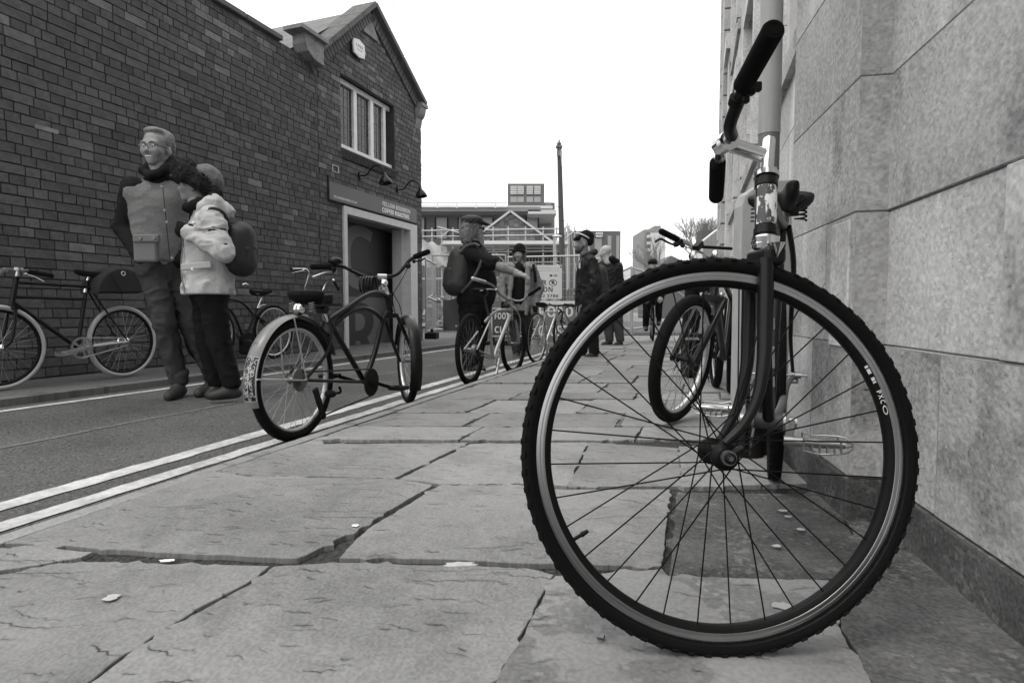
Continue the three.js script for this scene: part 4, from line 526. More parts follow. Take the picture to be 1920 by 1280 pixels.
// saddle at p pointing along f (nose), lying roughly level
function saddle(t, p, f, L = 0.26, W = 0.15, m = M.leather, H = 0.05, name = 'saddle') {
  const z = f.clone().setY(0).normalize(), x = V(0, 1, 0).cross(z), pos = [], idx = [], nu = 26, nv = 24;
  for (let i = 0; i <= nu; i++) { const u = 0.5 - 0.5 * Math.cos(i / nu * Math.PI), ef = u > 0.86 ? Math.sqrt(Math.max(0, 1 - ((u - 0.86) / 0.14) ** 2)) : u < 0.12 ? Math.sqrt(Math.max(0, 1 - ((0.12 - u) / 0.12) ** 2)) : 1, w = lerp(0.018, W / 2, sst(0.35, 0.95, u)) * (ef * 0.98 + 0.02), h = H * (0.75 + 0.25 * Math.sin(u * 4)) * (0.3 + 0.7 * ef), top = -0.012 * Math.sin(u * Math.PI) + 0.016 * sst(0.7, 1, u);
    for (let j = 0; j <= nv; j++) { const a = (j / nv) * Math.PI * 2 - Math.PI / 2, ca = Math.cos(a), sa = Math.sin(a); const q = p.clone().addScaledVector(z, L * (0.5 - u)).addScaledVector(x, Math.sign(ca) * Math.pow(Math.abs(ca), 0.7) * w).add(V(0, top + (sa > 0 ? Math.pow(sa, 0.7) * 0.016 * ef : -Math.pow(-sa, 0.6) * h), 0)); pos.push(q.x, q.y, q.z); } }
  for (let i = 0; i < nu; i++) for (let j = 0; j < nv; j++) { const a = i * (nv + 1) + j, b = a + nv + 1; idx.push(a, b, a + 1, b, b + 1, a + 1); }
  const g = new THREE.BufferGeometry(); g.setAttribute('position', new THREE.Float32BufferAttribute(pos, 3)); g.setIndex(idx); g.computeVertexNormals(); return part(name, g, m, t);
}
const coil = (p, r, h, n, wire = 0.003) => { const pts = []; for (let i = 0; i <= n * 12; i++) { const a = i / 12 * Math.PI * 2; pts.push(V(p.x + Math.cos(a) * r, p.y + h * i / (n * 12), p.z + Math.sin(a) * r)); } return curve(pts, wire, n * 24, 6); };
function pedal(t, p, ax, fw, m = M.steel, cage = true) { // ax: axle direction outwards, fw: forwards
  const x = ax.clone().normalize(), z = fw.clone().normalize(), at = (a, b, h = 0) => p.clone().addScaledVector(x, a).addScaledVector(z, b).add(V(0, h, 0));
  if (!cage) return part('pedal', [bar(at(0.005, 0.028), at(0.1, 0.028), 0.018, 0.024), bar(at(0.005, -0.028), at(0.1, -0.028), 0.018, 0.024), bar(at(0.01, -0.04), at(0.01, 0.04), 0.016, 0.022), bar(at(0.1, -0.04), at(0.1, 0.04), 0.016, 0.022), rod(at(-0.01, 0), at(0.1, 0), 0.01)], m, t);
  const plate = (b) => [curve([at(0.01, b, 0.016), at(0.035, b, 0.01), at(0.06, b, 0.012), at(0.1, b * 0.8, 0.012), at(0.115, b * 0.2, 0.004)], 0.0022, 20, 5), curve([at(0.01, b, -0.012), at(0.04, b, -0.018), at(0.07, b, -0.016), at(0.1, b * 0.8, -0.012), at(0.115, b * 0.2, -0.004)], 0.0022, 20, 5), ...[0.012, 0.088].map((a) => bar(at(a, b, 0.016), at(a, b, -0.016), 0.003, 0.004)), ...[0.03, 0.045, 0.06, 0.075].map((a) => bar(at(a, b, 0.0), at(a, b, -0.016), 0.003, 0.004))];
  return part('pedal', [...plate(0.036), ...plate(-0.036), rod(at(-0.015, 0), at(0.1, 0), 0.012, 0.009, 12), bar(at(0.012, -0.036), at(0.012, 0.036), 0.004, 0.01), bar(at(0.09, -0.03), at(0.09, 0.03), 0.004, 0.01)], m, t);
}
function chainring(t, c, n, R, m, teeth = 38, holes = true) {
  const s = new THREE.Shape(), N = teeth * 4; for (let i = 0; i <= N; i++) { const a = i / N * Math.PI * 2, r = R + (i % 4 < 2 ? 0.004 : -0.002); i ? s.lineTo(Math.cos(a) * r, Math.sin(a) * r) : s.moveTo(r, 0); }
  if (holes) for (let i = 0; i < 5; i++) { const h = new THREE.Path(), a0 = i / 5 * Math.PI * 2 + 0.18, a1 = a0 + 0.9; h.absarc(0, 0, R * 0.82, a0, a1, false); h.absarc(0, 0, R * 0.38, a1, a0, true); s.holes.push(h); }
  const g = new THREE.ExtrudeGeometry(s, { depth: 0.004, bevelEnabled: false, curveSegments: 8 }).translate(0, 0, -0.002).applyQuaternion(new THREE.Quaternion().setFromUnitVectors(V(0, 0, 1), n.clone().normalize())).translate(c.x, c.y, c.z);
  return part('chainring', g, m, t);
}
const font = await new FontLoader().loadAsync('fonts/droid/droid_sans_bold.typeface.json');

{ // 1. the bicycle in front: knobbly front wheel turned across, frame running back to the wall
  const t = thing('bicycle', 'old black bicycle with huge knobbly front wheel turned towards the viewer', 'bicycle', V(0.62, 0, -1.5));
  const R = 0.345, dh = 1.008, wc = P(1346, 850, dh), wn = V(0.0, 0.1, 1).normalize();
  // tyre section with knobs, silver brake track and black deep rim
  const prof = [[0.315, -0.0105], [0.318, -0.0125], [0.322, -0.0165], [0.328, -0.0195], [0.335, -0.0185], [0.3405, -0.012], [0.342, 0], [0.3405, 0.012], [0.335, 0.0185], [0.328, 0.0195], [0.322, 0.0165], [0.318, 0.0125], [0.315, 0.0105]];
  const w = wheel(t, wc, wn, R, { profile: prof, each: true, N: 32, hubR: 0.019, hub: M.blackMatt, spoke: M.blackMatt, sr: 0.00135, hubW: 0.105, rimD: 0.001, rim: M.darker, name: 'front_wheel', spin: 0.06, cross: 1.05, flange: 0.034 });
  w.children.filter((o) => o.name === 'rim').forEach((o) => w.remove(o));
  const lathe = (pts, k = 128) => new THREE.LatheGeometry(pts.map(([r, h]) => new THREE.Vector2(r, h)), k).rotateX(Math.PI / 2);
  part('tyre_bead', [lathe([[0.319, -0.0135], [0.3205, -0.0158], [0.322, -0.0155]]), lathe([[0.319, 0.0135], [0.3205, 0.0158], [0.322, 0.0155]])], M.blackMatt, w);
  for (const s of [1, -1]) part('brake_track', lathe([[0.3155, s * 0.0095], [0.316, s * 0.0118], [0.3095, s * 0.0122], [0.309, s * 0.0114], [0.3082, s * 0.0114], [0.3077, s * 0.0122], [0.3018, s * 0.0122], [0.3015, s * 0.011]]), M.rimSide, w);
  part('rim', lathe([[0.3015, -0.0112], [0.2935, -0.009], [0.2905, -0.004], [0.2905, 0.004], [0.2935, 0.009], [0.3015, 0.0112]]), M.blackMatt, w);
  const kb = [rbox(0, 0, 0, 0.006, 0.0115, 0.008, 0.0012, 1), rbox(0, 0, 0, 0.005, 0.0085, 0.008, 0.001, 1)].map((g) => boxUV(g));
  for (let i = 0; i < 76; i++) for (const s of [1, -1]) { const a = (i + (s > 0 ? 0 : 0.5)) / 76 * Math.PI * 2; const o = new THREE.Mesh(kb[0], M.rubber); o.name = 'tread_knob'; o.castShadow = o.receiveShadow = true; o.applyMatrix4(new THREE.Matrix4().makeRotationZ(a).multiply(new THREE.Matrix4().makeTranslation(0.3362, 0, s * 0.0162)).multiply(new THREE.Matrix4().makeRotationY(-s * 0.62))); w.add(o); }
  for (let i = 0; i < 76; i++) for (const s of i % 2 ? [0.006, -0.006] : [0]) { const a = (i + 0.25) / 76 * Math.PI * 2; const o = new THREE.Mesh(kb[1], M.rubber); o.name = 'tread_knob'; o.castShadow = true; o.applyMatrix4(new THREE.Matrix4().makeRotationZ(a).multiply(new THREE.Matrix4().makeTranslation(0.3408, 0, s))); w.add(o); }
  const hair = []; for (let i = 0; i < 76; i++) { const a = (i + 0.2) / 76 * Math.PI * 2; if (rnd() < 0.7) hair.push(rod(V(Math.cos(a) * 0.341, Math.sin(a) * 0.341, 0.013), V(Math.cos(a + rr(-0.01, 0.01)) * rr(0.346, 0.351), Math.sin(a) * rr(0.346, 0.35), 0.014), 0.0004, 0.0003, 3)); } part('moulding_hairs', hair, M.rubber, w).userData.kind = 'stuff';
  { const a = Math.PI + 0.53, q = (r) => V(Math.cos(a) * r, Math.sin(a) * r, 0); part('valve', [rod(q(0.291), q(0.268), 0.0032), rod(q(0.276), q(0.262), 0.0048, 0.003)], M.blackMatt, w); }
  { const dc = []; const put = (ch, a, s) => { const g = new TextGeometry(ch, { font, size: s, depth: 0.0004, curveSegments: 4 }); g.computeBoundingBox(); g.translate(-g.boundingBox.max.x / 2, -s / 2, 0).rotateZ(-Math.PI / 2).translate(0.2972, 0, 0.0108).rotateZ(a); dc.push(g); }; [['C', 0.31], ['X', 0.34], ['P', 0.37]].forEach(([c, a]) => put(c, a, 0.0085)); [0.43, 0.45, 0.5, 0.53].forEach((a, i) => dc.push(box(0.297, 0, 0.0109, 0.006, [0.003, 0.006, 0.009, 0.004][i], 0.0004).rotateZ(a))); dc.push(new THREE.TorusGeometry(0.0042, 0.0008, 5, 20).scale(0.8, 1.7, 0.5).translate(0.297, 0, 0.0109).rotateZ(0.258)); part('rim_decal', dc, M.white, w, 'white lettering on the rim'); }
  // hub ends
  const ax = wn.clone(), he = wc.clone().addScaledVector(ax, 0.05), hf = wc.clone().addScaledVector(ax, -0.05);
  part('axle_nut', [disc(he, ax, 0.0125, 0.012, 24), disc(he.clone().addScaledVector(ax, 0.008), ax, 0.006, 0.012, 6), disc(hf, ax, 0.0125, 0.012, 24)], M.dullSteel, t);
  // fork: two curved blades from the crown
  const cr = P(1436, 478, 1.062), blades = [[P(1436, 486, 1.03), P(1435, 600, 1.005), P(1432, 680, 0.985), P(1419, 750, 0.97), P(1392, 800, 0.962), P(1360, 832, 0.958)], [P(1406, 512, 1.098), P(1404, 620, 1.09), P(1400, 690, 1.08), P(1384, 760, 1.07), P(1362, 806, 1.062), P(1346, 832, 1.058)]];
  const taper = (pts, r0, r1, n = 40, k = 12) => { const cv = new THREE.CatmullRomCurve3(pts, false, 'centripetal'), g = new THREE.TubeGeometry(cv, n, 1, k, false), p = g.attributes.position; for (let i = 0; i <= n; i++) { const c = cv.getPointAt(i / n), r = lerp(r0, r1, sst(0.25, 1, i / n)); for (let j = 0; j <= k; j++) { const a = i * (k + 1) + j; p.setXYZ(a, c.x + (p.getX(a) - c.x) * r, c.y + (p.getY(a) - c.y) * r, c.z + (p.getZ(a) - c.z) * r); } } return g; };
  for (const [k, o] of [0.045, -0.045].entries()) { const b = part('fork_blade', taper(blades[k], 0.0135, 0.0075), M.black, t); const e = wc.clone().addScaledVector(ax, o); part('dropout', [disc(e, ax, 0.014, 0.006), rod(e, e.clone().add(V(0.026, 0.016, 0)), 0.007, 0.006), rod(e.clone().add(V(0.012, 0.006, 0)), e.clone().add(V(0.036, 0.006, -0.01)), 0.005)], M.black, b); }
  const hd = P(1437, 335, 1.10), hb = P(1435, 448, 1.066), hx = away(hb, hd);
  part('fork_crown', [rbox(cr.x, cr.y - 0.004, cr.z, 0.04, 0.036, 0.09, 0.012, 3), rod(cr, hb, 0.017)], M.black, t); part('crown_cap', [new THREE.CylinderGeometry(0.0235, 0.021, 0.02, 20).translate(cr.x, cr.y + 0.022, cr.z), new THREE.ConeGeometry(0.013, 0.026, 12).rotateX(Math.PI).translate(cr.x, cr.y + 0.004, cr.z + 0.046)], M.chrome, t);
  // head tube with worn transfer, headset
  part('head_tube', [rod(hb, hd, 0.0185, 0.0185, 28), disc(hb.clone().addScaledVector(hx, 0.012), hx, 0.0205, 0.012), disc(hd.clone().addScaledVector(hx, -0.012), hx, 0.0205, 0.012)], M.black, t);
  const wear = tex(256, 1, (u, v) => { const e = fb(u * 7, v * 5, 7, 5, 13, 5); return e > 0.5 ? 0.62 + 0.2 * fb(u * 30, v * 30, 30, 2) : e > 0.46 ? 0.25 : 0.06; });
  { const a = hb.clone().addScaledVector(hx, 0.024), b = hd.clone().addScaledVector(hx, -0.02), l = a.distanceTo(b), g = new THREE.CylinderGeometry(0.0192, 0.0192, l, 24, 1, true, -Math.PI * 0.42, Math.PI * 0.84); g.applyQuaternion(new THREE.Quaternion().setFromUnitVectors(V(0, 1, 0), hx)); const m = a.clone().lerp(b, 0.5); wear.repeat.set(1, 1); part('head_transfer', g.translate(m.x, m.y, m.z), mat(1, 0.5, { map: wear }), t, 'flaking pale transfer on the head tube'); }
  for (const gs of [[disc(hd.clone().addScaledVector(hx, 0.006), hx, 0.0225, 0.009, 28), disc(hd.clone().addScaledVector(hx, 0.0135), hx, 0.02, 0.006, 8)], [disc(hb.clone().addScaledVector(hx, -0.004), hx, 0.0235, 0.007, 28), disc(hb.clone().addScaledVector(hx, -0.012), hx, 0.022, 0.006, 28)]]) part('headset_cup', gs, M.chrome, t);
  const qt = P(1443, 262, 1.135), clampP = P(1361, 268, 1.12), st0 = P(1440, 294, 1.125);
  part('stem', [rod(hd, qt, 0.0115, 0.0115, 20), disc(qt, hx, 0.0118, 0.004, 20, 0.009), rod(st0, clampP, 0.0135, 0.0135, 20), rod(clampP.clone().add(V(0, 0, 0.022)), clampP.clone().add(V(0, 0.002, -0.022)), 0.0185, 0.0185, 20), rod(clampP.clone().add(V(-0.016, -0.004, 0.012)), clampP.clone().add(V(-0.016, -0.004, -0.012)), 0.007)], M.chrome, t);
  const barPts = [P(1343, 372, 1.40), P(1345, 318, 1.30), P(1350, 292, 1.24), clampP.clone().add(V(0, 0, -0.03)), clampP.clone(), clampP.clone().add(V(0.0, 0.004, 0.03)), P(1369, 235, 1.06), P(1385, 190, 1.02), P(1400, 155, 0.985), P(1449, 55, 0.87)];
  part('handlebar', curve(barPts.slice(5), 0.0112, 48, 14), M.black, t); part('handlebar', curve(barPts.slice(0, 6), 0.0112, 40, 14), M.chrome, t);
  const grip = (a, b, r) => [rod(a, b, r, r, 28), disc(b, away(a, b), r, 0.006, 28, r * 0.9), new THREE.SphereGeometry(r, 20, 10).scale(1, 1, 1).applyQuaternion(new THREE.Quaternion().setFromUnitVectors(V(0, 0, 1), away(a, b))).translate(b.x, b.y, b.z)];
  const ga = P(1394, 160, 0.995), gb = P(1450, 57, 0.865), gd = away(ga, gb);
  part('grip', [rod(ga, gb, 0.0163, 0.0163, 32), disc(gb.clone().addScaledVector(gd, 0.002), gd, 0.0163, 0.004, 32, 0.0145), new THREE.TorusGeometry(0.009, 0.0006, 6, 28).applyQuaternion(new THREE.Quaternion().setFromUnitVectors(V(0, 0, 1), gd)).translate(gb.x + gd.x * 0.0045, gb.y + gd.y * 0.0045, gb.z + gd.z * 0.0045)], M.foam, t);
  part('grip', [...grip(P(1346, 305, 1.27), P(1343, 368, 1.4), 0.0168)], M.foam, t);
  const bl = P(1405, 172, 1.0); part('brake_clamp', [disc(P(1382, 188, 1.02), away(P(1385, 190, 1.02), ga), 0.0135, 0.014), rbox(bl.x, bl.y, bl.z, 0.018, 0.012, 0.014, 0.003), rbox(bl.x + 0.013, bl.y + 0.008, bl.z, 0.014, 0.016, 0.012, 0.003), rbox(bl.x - 0.006, bl.y - 0.013, bl.z, 0.012, 0.012, 0.012, 0.003)], M.blackMatt, t);
  // frame tubes
  const bb = P(1441, 789, 1.52), sc = P(1469, 425, 1.66), rh = P(1455, 702, 2.05), fr = M.black, bx = V(1, 0, 0.42).normalize();
  part('top_tube', rod(hd.clone().addScaledVector(hx, -0.03), sc, 0.0128, 0.0128, 20), fr, t); const dt = part('down_tube', rod(hb.clone().addScaledVector(hx, 0.02), bb, 0.0148, 0.0148, 20), fr, t); part('seat_tube', rod(bb, sc.clone().add(V(0, 0.02, -0.01)), 0.0143, 0.0143, 20), fr, t);
  part('bottom_bracket', disc(bb, bx, 0.0205, 0.072, 28), mat(0.06, 0.5), t);
  for (const s of [1, -1]) { const o = bx.clone().multiplyScalar(s * 0.055), e = rh.clone().add(o); part('chainstay', taper([bb.clone().addScaledVector(bx, s * 0.02).add(V(0, 0, -0.015)), bb.clone().addScaledVector(bx, s * 0.036).lerp(rh, 0.25), e.clone().lerp(bb, 0.3), e], 0.0115, 0.007, 20, 10), s > 0 ? mat(0.1, 0.5) : fr, t); part('seat_stay', taper([sc.clone().addScaledVector(bx, s * 0.014), sc.clone().addScaledVector(bx, s * 0.04).lerp(rh, 0.2), e.clone().lerp(sc, 0.3), e], 0.008, 0.006, 20, 10), fr, t); part('dropout', disc(e, bx, 0.017, 0.006, 16), fr, t); }
  part('rear_axle', [disc(rh.clone().addScaledVector(bx, 0.07), bx, 0.012, 0.02, 6), rod(rh.clone().addScaledVector(bx, -0.09), rh.clone().addScaledVector(bx, 0.1), 0.0048), disc(rh.clone().addScaledVector(bx, 0.052), bx, 0.02, 0.012)], M.steel, t);
  part('paint_chip', [[0.35, 0.05], [0.5, 0.12], [0.68, 0.06]].map(([u, l]) => { const a = hb.clone().lerp(bb, u), b = hb.clone().lerp(bb, u + l); return rod(a.add(V(0.0095, 0, 0.0105)), b.add(V(0.0095, 0, 0.0105)), 0.0022, 0.003, 6); }), mat(0.55, 0.6), dt, 'pale chips in the black paint');
  wheel(t, V(rh.x, 0.34, rh.z), bx, 0.345, { tr: 0.021, each: false, rim: M.dullSteel, name: 'rear_wheel', hubW: 0.12, hub: M.steel, spoke: M.blackMatt });
  const rk = []; for (let i = 0; i < 60; i++) for (const s of [-1, 0, 1]) { const a = i / 60 * Math.PI * 2, g = box(0, 0, 0, 0.007, 0.01, 0.01).translate(0.343 - Math.abs(s) * 0.006, 0, s * 0.014).rotateZ(a); rk.push(g); } { const o = part('tread_knobs', rk, M.rubber, t.children.find((c) => c.name === 'rear_wheel')); o.userData.kind = 'stuff'; }
  // cranks, chain wheel, pedals
  const fw = V(-0.4, 0, 0.917), rp = P(1478, 826, 1.39), lp = P(1390, 768, 1.66), rc = bb.clone().addScaledVector(bx, 0.058), lc = bb.clone().addScaledVector(bx, -0.06);
  part('crank', [bar(rc, rp, 0.014, 0.022), disc(rc, bx, 0.016, 0.018), disc(rp, bx, 0.012, 0.018)], M.steel, t); part('crank', [bar(lc, lp, 0.014, 0.022), disc(lc, bx, 0.016, 0.018), disc(lp, bx, 0.012, 0.018)], M.steel, t);
  part('bracket_cup', [disc(bb.clone().addScaledVector(bx, 0.038), bx, 0.024, 0.006, 24), disc(bb.clone().addScaledVector(bx, -0.038), bx, 0.022, 0.006, 24)], M.steel, t);
  chainring(t, bb.clone().addScaledVector(bx, -0.048), bx, 0.092, M.blackMatt, 44); part('chain_guard', disc(bb.clone().addScaledVector(bx, -0.053), bx, 0.098, 0.003, 40), M.blackMatt, t);
  const cA = bb.clone().addScaledVector(bx, -0.045), cB = rh.clone().addScaledVector(bx, -0.045); const links = []; for (const s of [0.092, -0.092]) { const a = cA.clone().add(V(0, s, 0)), b = cB.clone().add(V(0, s * 0.4, 0)); for (let i = 0; i < 44; i++) links.push(bar(a.clone().lerp(b, i / 44), a.clone().lerp(b, (i + 0.8) / 44), 0.006, 0.008)); } part('chain', links, M.dullSteel, t);
  pedal(t, rp.clone().addScaledVector(bx, 0.02), bx, fw); pedal(t, lp.clone().addScaledVector(bx, -0.02), bx.clone().negate(), fw);
  // sprung saddle
  const sp = P(1474, 374, 1.74), sd0 = sp.clone().add(V(0.0, 0.02, 0)); part('seat_post', rod(sc, sp.clone().add(V(0, -0.03, 0)), 0.0125), M.dullSteel, t); part('saddle_clamp', [disc(sp.clone().add(V(0, -0.035, 0.01)), bx, 0.016, 0.06), ...poly([sp.clone().add(V(-0.02, -0.01, 0.09)), sp.clone().add(V(-0.02, -0.03, -0.0)), sp.clone().add(V(-0.03, -0.045, -0.08))], 0.0035), ...poly([sp.clone().add(V(0.02, -0.01, 0.09)), sp.clone().add(V(0.02, -0.03, -0.0)), sp.clone().add(V(0.035, -0.045, -0.08))], 0.0035)], M.dark, t);
  saddle(t, sd0, V(-0.28, 0, 0.96), 0.27, 0.2, M.leather, 0.05); 
  for (const s of [1, -1]) part('saddle_spring', coil(sp.clone().add(V(0.02, -0.052, -0.09)).addScaledVector(bx, s * 0.062), 0.016, 0.062, 5, 0.0028), M.dark, t);
}
// generic frame pieces drawn on the bicycle's own upright plane
const wallBikes = 'bicycles leaning along the brick wall', kerbBikes = 'bicycles standing along the pavement kerb';
const gripOn = (t, a, b, r = 0.016, m = M.foam) => part('grip', [rod(a, b, r, r, 16), ball(b, r)], m, t);
const lever = (t, a, b, c, m = M.alu) => part('brake_lever', [curve([a, b, c], 0.0055, 16, 6), ball(a, 0.013)], m, t);
function stays(t, name, a, b, n, wa, wb, r, m) { for (const s of [1, -1]) part(name, rod(a.clone().addScaledVector(n, s * wa), b.clone().addScaledVector(n, s * wb), r, r * 0.85, 10), m, t); }
function cranks(t, c, n, dir, L, m, ped = M.blackMatt) { const f = dir.clone().normalize(); for (const s of [1, -1]) { const a = c.clone().addScaledVector(n, s * 0.055), b = a.clone().addScaledVector(f, s * L); part('crank', [bar(a, b, 0.013, 0.02)], m, t); pedal(t, b.clone().addScaledVector(n, s * 0.012), n.clone().multiplyScalar(s), V(f.x, 0, f.z || 0.01), ped, false); } }

{ // 2. black beach cruiser at the kerb
  const p0 = G(537, 831, -0.08), t = thing('bicycle', 'black curved frame beach cruiser with pale patterned rear mudguard at the kerb', 'bicycle', V(p0.x, -0.08, p0.z), kerbBikes), hx = 0.3, hz = -0.954, q = plane(p0, hx, hz), n = V(0.954, 0, 0.3), fwd = V(hx, 0, hz);
  const R = 0.312, rc = V(q(553, 718).x, -0.08 + R, q(553, 718).z), bb = q(683, 716), m = M.black;
  wheel(t, rc, n, R, { tr: 0.026, each: true, N: 32, hub: M.dullSteel, hubW: 0.12, rimW: 0.03, rim: M.alu, name: 'rear_wheel', spoke: M.steel, rimD: 0.016 });
  const fd = V(-0.36, 0, -0.933).normalize(), fn = V(0.933, 0, -0.36).normalize(), fc = P(764, 676, 4.2); fc.y = -0.08 + 0.306;
  wheel(t, fc, fn, 0.306, { tr: 0.026, each: true, N: 32, rimW: 0.03, rim: M.alu, name: 'front_wheel', spoke: M.steel });
  const hd = q(727, 553), hb = q(731, 583), sc = q(613, 603);
  part('head_tube', [rod(hb, hd, 0.02), disc(hd, away(hb, hd), 0.024, 0.012), disc(hb, away(hb, hd), 0.024, 0.012)], m, t);
  part('top_tube', curve([sc, q(628, 592), q(655, 574), q(684, 555), q(700, 549), q(715, 550), q(727, 557)], 0.0165, 48, 12), m, t);
  part('lower_tube', curve([q(617, 628), q(624, 612), q(640, 596), q(662, 582), q(683, 578), q(703, 586), q(718, 600)], 0.015, 48, 12), m, t);
  part('down_tube', curve([hb, q(724, 588), q(716, 606), q(708, 640), q(699, 672), bb], 0.0165, 40, 12), m, t);
  part('seat_tube', rod(bb, sc.clone().add(V(0, 0.02, 0)), 0.0165), m, t);
  for (const s of [1, -1]) { const o = n.clone().multiplyScalar(s * 0.062), e = rc.clone().add(o); part('seat_stay', curve([sc.clone().addScaledVector(n, s * 0.02), q(601, 650).addScaledVector(n, s * 0.055), e], 0.009, 20, 8), m, t); part('chainstay', rod(bb.clone().addScaledVector(n, s * 0.03), e, 0.0105, 0.009), m, t); }
  // mudguards
  const guard = (c, nn, R2, a0, a1, w, mt, name) => { const up = V(0, 1, 0), f = V(nn.z, 0, -nn.x); const g = sheet((u, v) => { const a = lerp(a0, a1, v), k = (u - 0.5) * 2, r = R2 - 0.014 * k * k; return c.clone().addScaledVector(f, Math.cos(a) * r).addScaledVector(up, Math.sin(a) * r).addScaledVector(nn, k * w / 2); }, 8, 40); const uv = g.attributes.uv; let i = 0; for (let v = 0; v <= 40; v++) for (let u = 0; u <= 8; u++) uv.setXY(i++, u / 8, 1 - v / 40); return part(name, g, mt, t); };
  const pale = canvasTex(128, 1024, (x, W, H) => { x.fillStyle = '#8c8c8c'; x.fillRect(0, 0, W, H); x.fillStyle = '#0c0c0c'; x.fillRect(0, 0, W, H * 0.42); x.strokeStyle = '#d8d8d8'; x.fillStyle = '#1a1a1a'; x.fillRect(6, H * 0.76, 116, H * 0.21); x.lineWidth = 4; let s = 3; const r = () => (s = (s * 16807) % 2147483647) / 2147483647; for (let i = 0; i < 80; i++) { const px = 16 + r() * 96, py = H * (0.77 + r() * 0.19); x.beginPath(); x.arc(px, py, 3 + r() * 9, r() * 6, r() * 6 + 3); x.stroke(); } x.beginPath(); x.moveTo(64, H * 0.82); x.lineTo(64, H * 0.96); x.moveTo(40, H * 0.88); x.lineTo(88, H * 0.88); x.stroke(); x.strokeRect(8, H * 0.763, 112, H * 0.204); x.fillStyle = '#555'; for (let i = 0; i < 5; i++) x.fillRect(30 + i * 9, H * 0.69, 5, 14); });
  guard(rc, n, R + 0.022, 0.32, Math.PI + 0.3, 0.078, mat(0.62, 0.3, { map: pale }), 'rear_mudguard');
  guard(fc, fn, 0.306 + 0.02, 0.3, Math.PI + 0.62, 0.08, M.black, 'front_mudguard');
  const st = (a) => rc.clone().addScaledVector(V(-hx, 0, -hz), -Math.cos(a) * (R + 0.014)).addScaledVector(V(0, 1, 0), Math.sin(a) * (R + 0.014));
  for (const a of [Math.PI - 0.12, 1.75]) for (const s of [1, -1]) part('mudguard_stay', rod(rc.clone().addScaledVector(n, s * 0.07), st(a).addScaledVector(n, s * 0.045), 0.004), M.alu, t);
  part('rear_lamp', [ball(st(1.45).add(V(0, 0.035, 0)), 0.032, 1, 1, 0.8), disc(st(1.45).add(V(0, 0.035, 0)), n, 0.033, 0.012)], M.chrome, t);
  // drive
  chainring(t, bb.clone().addScaledVector(n, 0.05), n, 0.083, M.blackMatt, 40, false);
  const ra = bb.clone().addScaledVector(n, 0.065), rp = bb.clone().addScaledVector(fwd, 0.15).addScaledVector(n, 0.1).add(V(0, -0.05, 0)); part('crank', [bar(ra, rp, 0.014, 0.02), disc(ra, n, 0.016, 0.02)], M.blackMatt, t); pedal(t, rp, n, fwd, M.blackMatt, false);
  const la = bb.clone().addScaledVector(n, -0.06), lp = bb.clone().addScaledVector(fwd, -0.15).addScaledVector(n, -0.09).add(V(0, 0.05, 0)); part('crank', bar(la, lp, 0.014, 0.02), M.blackMatt, t); pedal(t, lp, n.clone().negate(), fwd, M.blackMatt, false);
  const cx = n.clone().multiplyScalar(0.05); part('chain', [rod(bb.clone().add(cx).add(V(0, 0.082, 0)), rc.clone().add(cx).add(V(0, 0.04, 0)), 0.0045), rod(bb.clone().add(cx).add(V(0, -0.082, 0)), q(590, 778).add(cx), 0.0045)], M.dark, t);
  part('cassette', [0, 1, 2, 3, 4].map((i) => disc(rc.clone().addScaledVector(n, 0.03 + i * 0.006), n, 0.058 - i * 0.007, 0.003, 32)), M.dullSteel, t);
  const d1 = q(572, 728).addScaledVector(n, 0.06), d2 = q(589, 778).addScaledVector(n, 0.055); part('derailleur', [bar(d1, d2, 0.016, 0.03), disc(d1.clone().lerp(d2, 0.45), n, 0.02, 0.012, 12), disc(d2, n, 0.02, 0.012, 12), ball(q(597, 737).addScaledVector(n, 0.075), 0.022, 1.5, 1, 1)], M.blackMatt, t);
  part('kickstand', curve([q(650, 726), q(652, 735), q(640, 738)].map((p) => p.addScaledVector(n, -0.05)), 0.008, 12, 8), M.blackMatt, t);
  // fork
  const cr = hb.clone().add(V(0, -0.03, 0)); part('fork_crown', [rod(hb, cr, 0.018), bar(cr.clone().addScaledVector(fn, -0.05), cr.clone().addScaledVector(fn, 0.05), 0.03, 0.03)], m, t);
  for (const s of [1, -1]) part('fork_blade', curve([cr.clone().addScaledVector(fn, s * 0.046), cr.clone().lerp(fc, 0.55).addScaledVector(fn, s * 0.055).addScaledVector(fd, -0.01), fc.clone().addScaledVector(fn, s * 0.056)], 0.0125, 24, 10), m, t);
  // stem and swept bar
  const st2 = P(716, 519, 3.93); part('stem', [rod(hd, st2, 0.013), rod(st2.clone().addScaledVector(fn, -0.03), st2.clone().addScaledVector(fn, 0.03), 0.021)], M.alu, t);
  const g1 = P(586, 500, 3.72), g2 = P(802, 472, 4.02); part('handlebar', curve([g1, P(618, 499, 3.74), P(640, 499, 3.8), P(664, 510, 3.88), P(688, 520, 3.93), st2, P(742, 515, 4.0), P(758, 500, 4.03), P(768, 488, 4.03), P(780, 480, 4.03), g2], 0.0115, 64, 12), M.black, t);
  gripOn(t, P(620, 500, 3.74), g1, 0.0185); gripOn(t, P(776, 482, 4.03), g2, 0.0185); lever(t, P(628, 508, 3.76), P(606, 512, 3.68), P(586, 519, 3.66)); lever(t, P(776, 490, 4.03), P(790, 488, 3.96), P(796, 484, 3.93), M.blackMatt);
  part('bell', [ball(P(628, 489, 3.76), 0.042, 1.05, 0.62, 0.9, 20)], M.black, t); for (const b of [ball(P(624, 505, 3.75), 0.022), ball(P(765, 498, 4.02), 0.02)]) part('brake_hood', b, M.blackMatt, t);
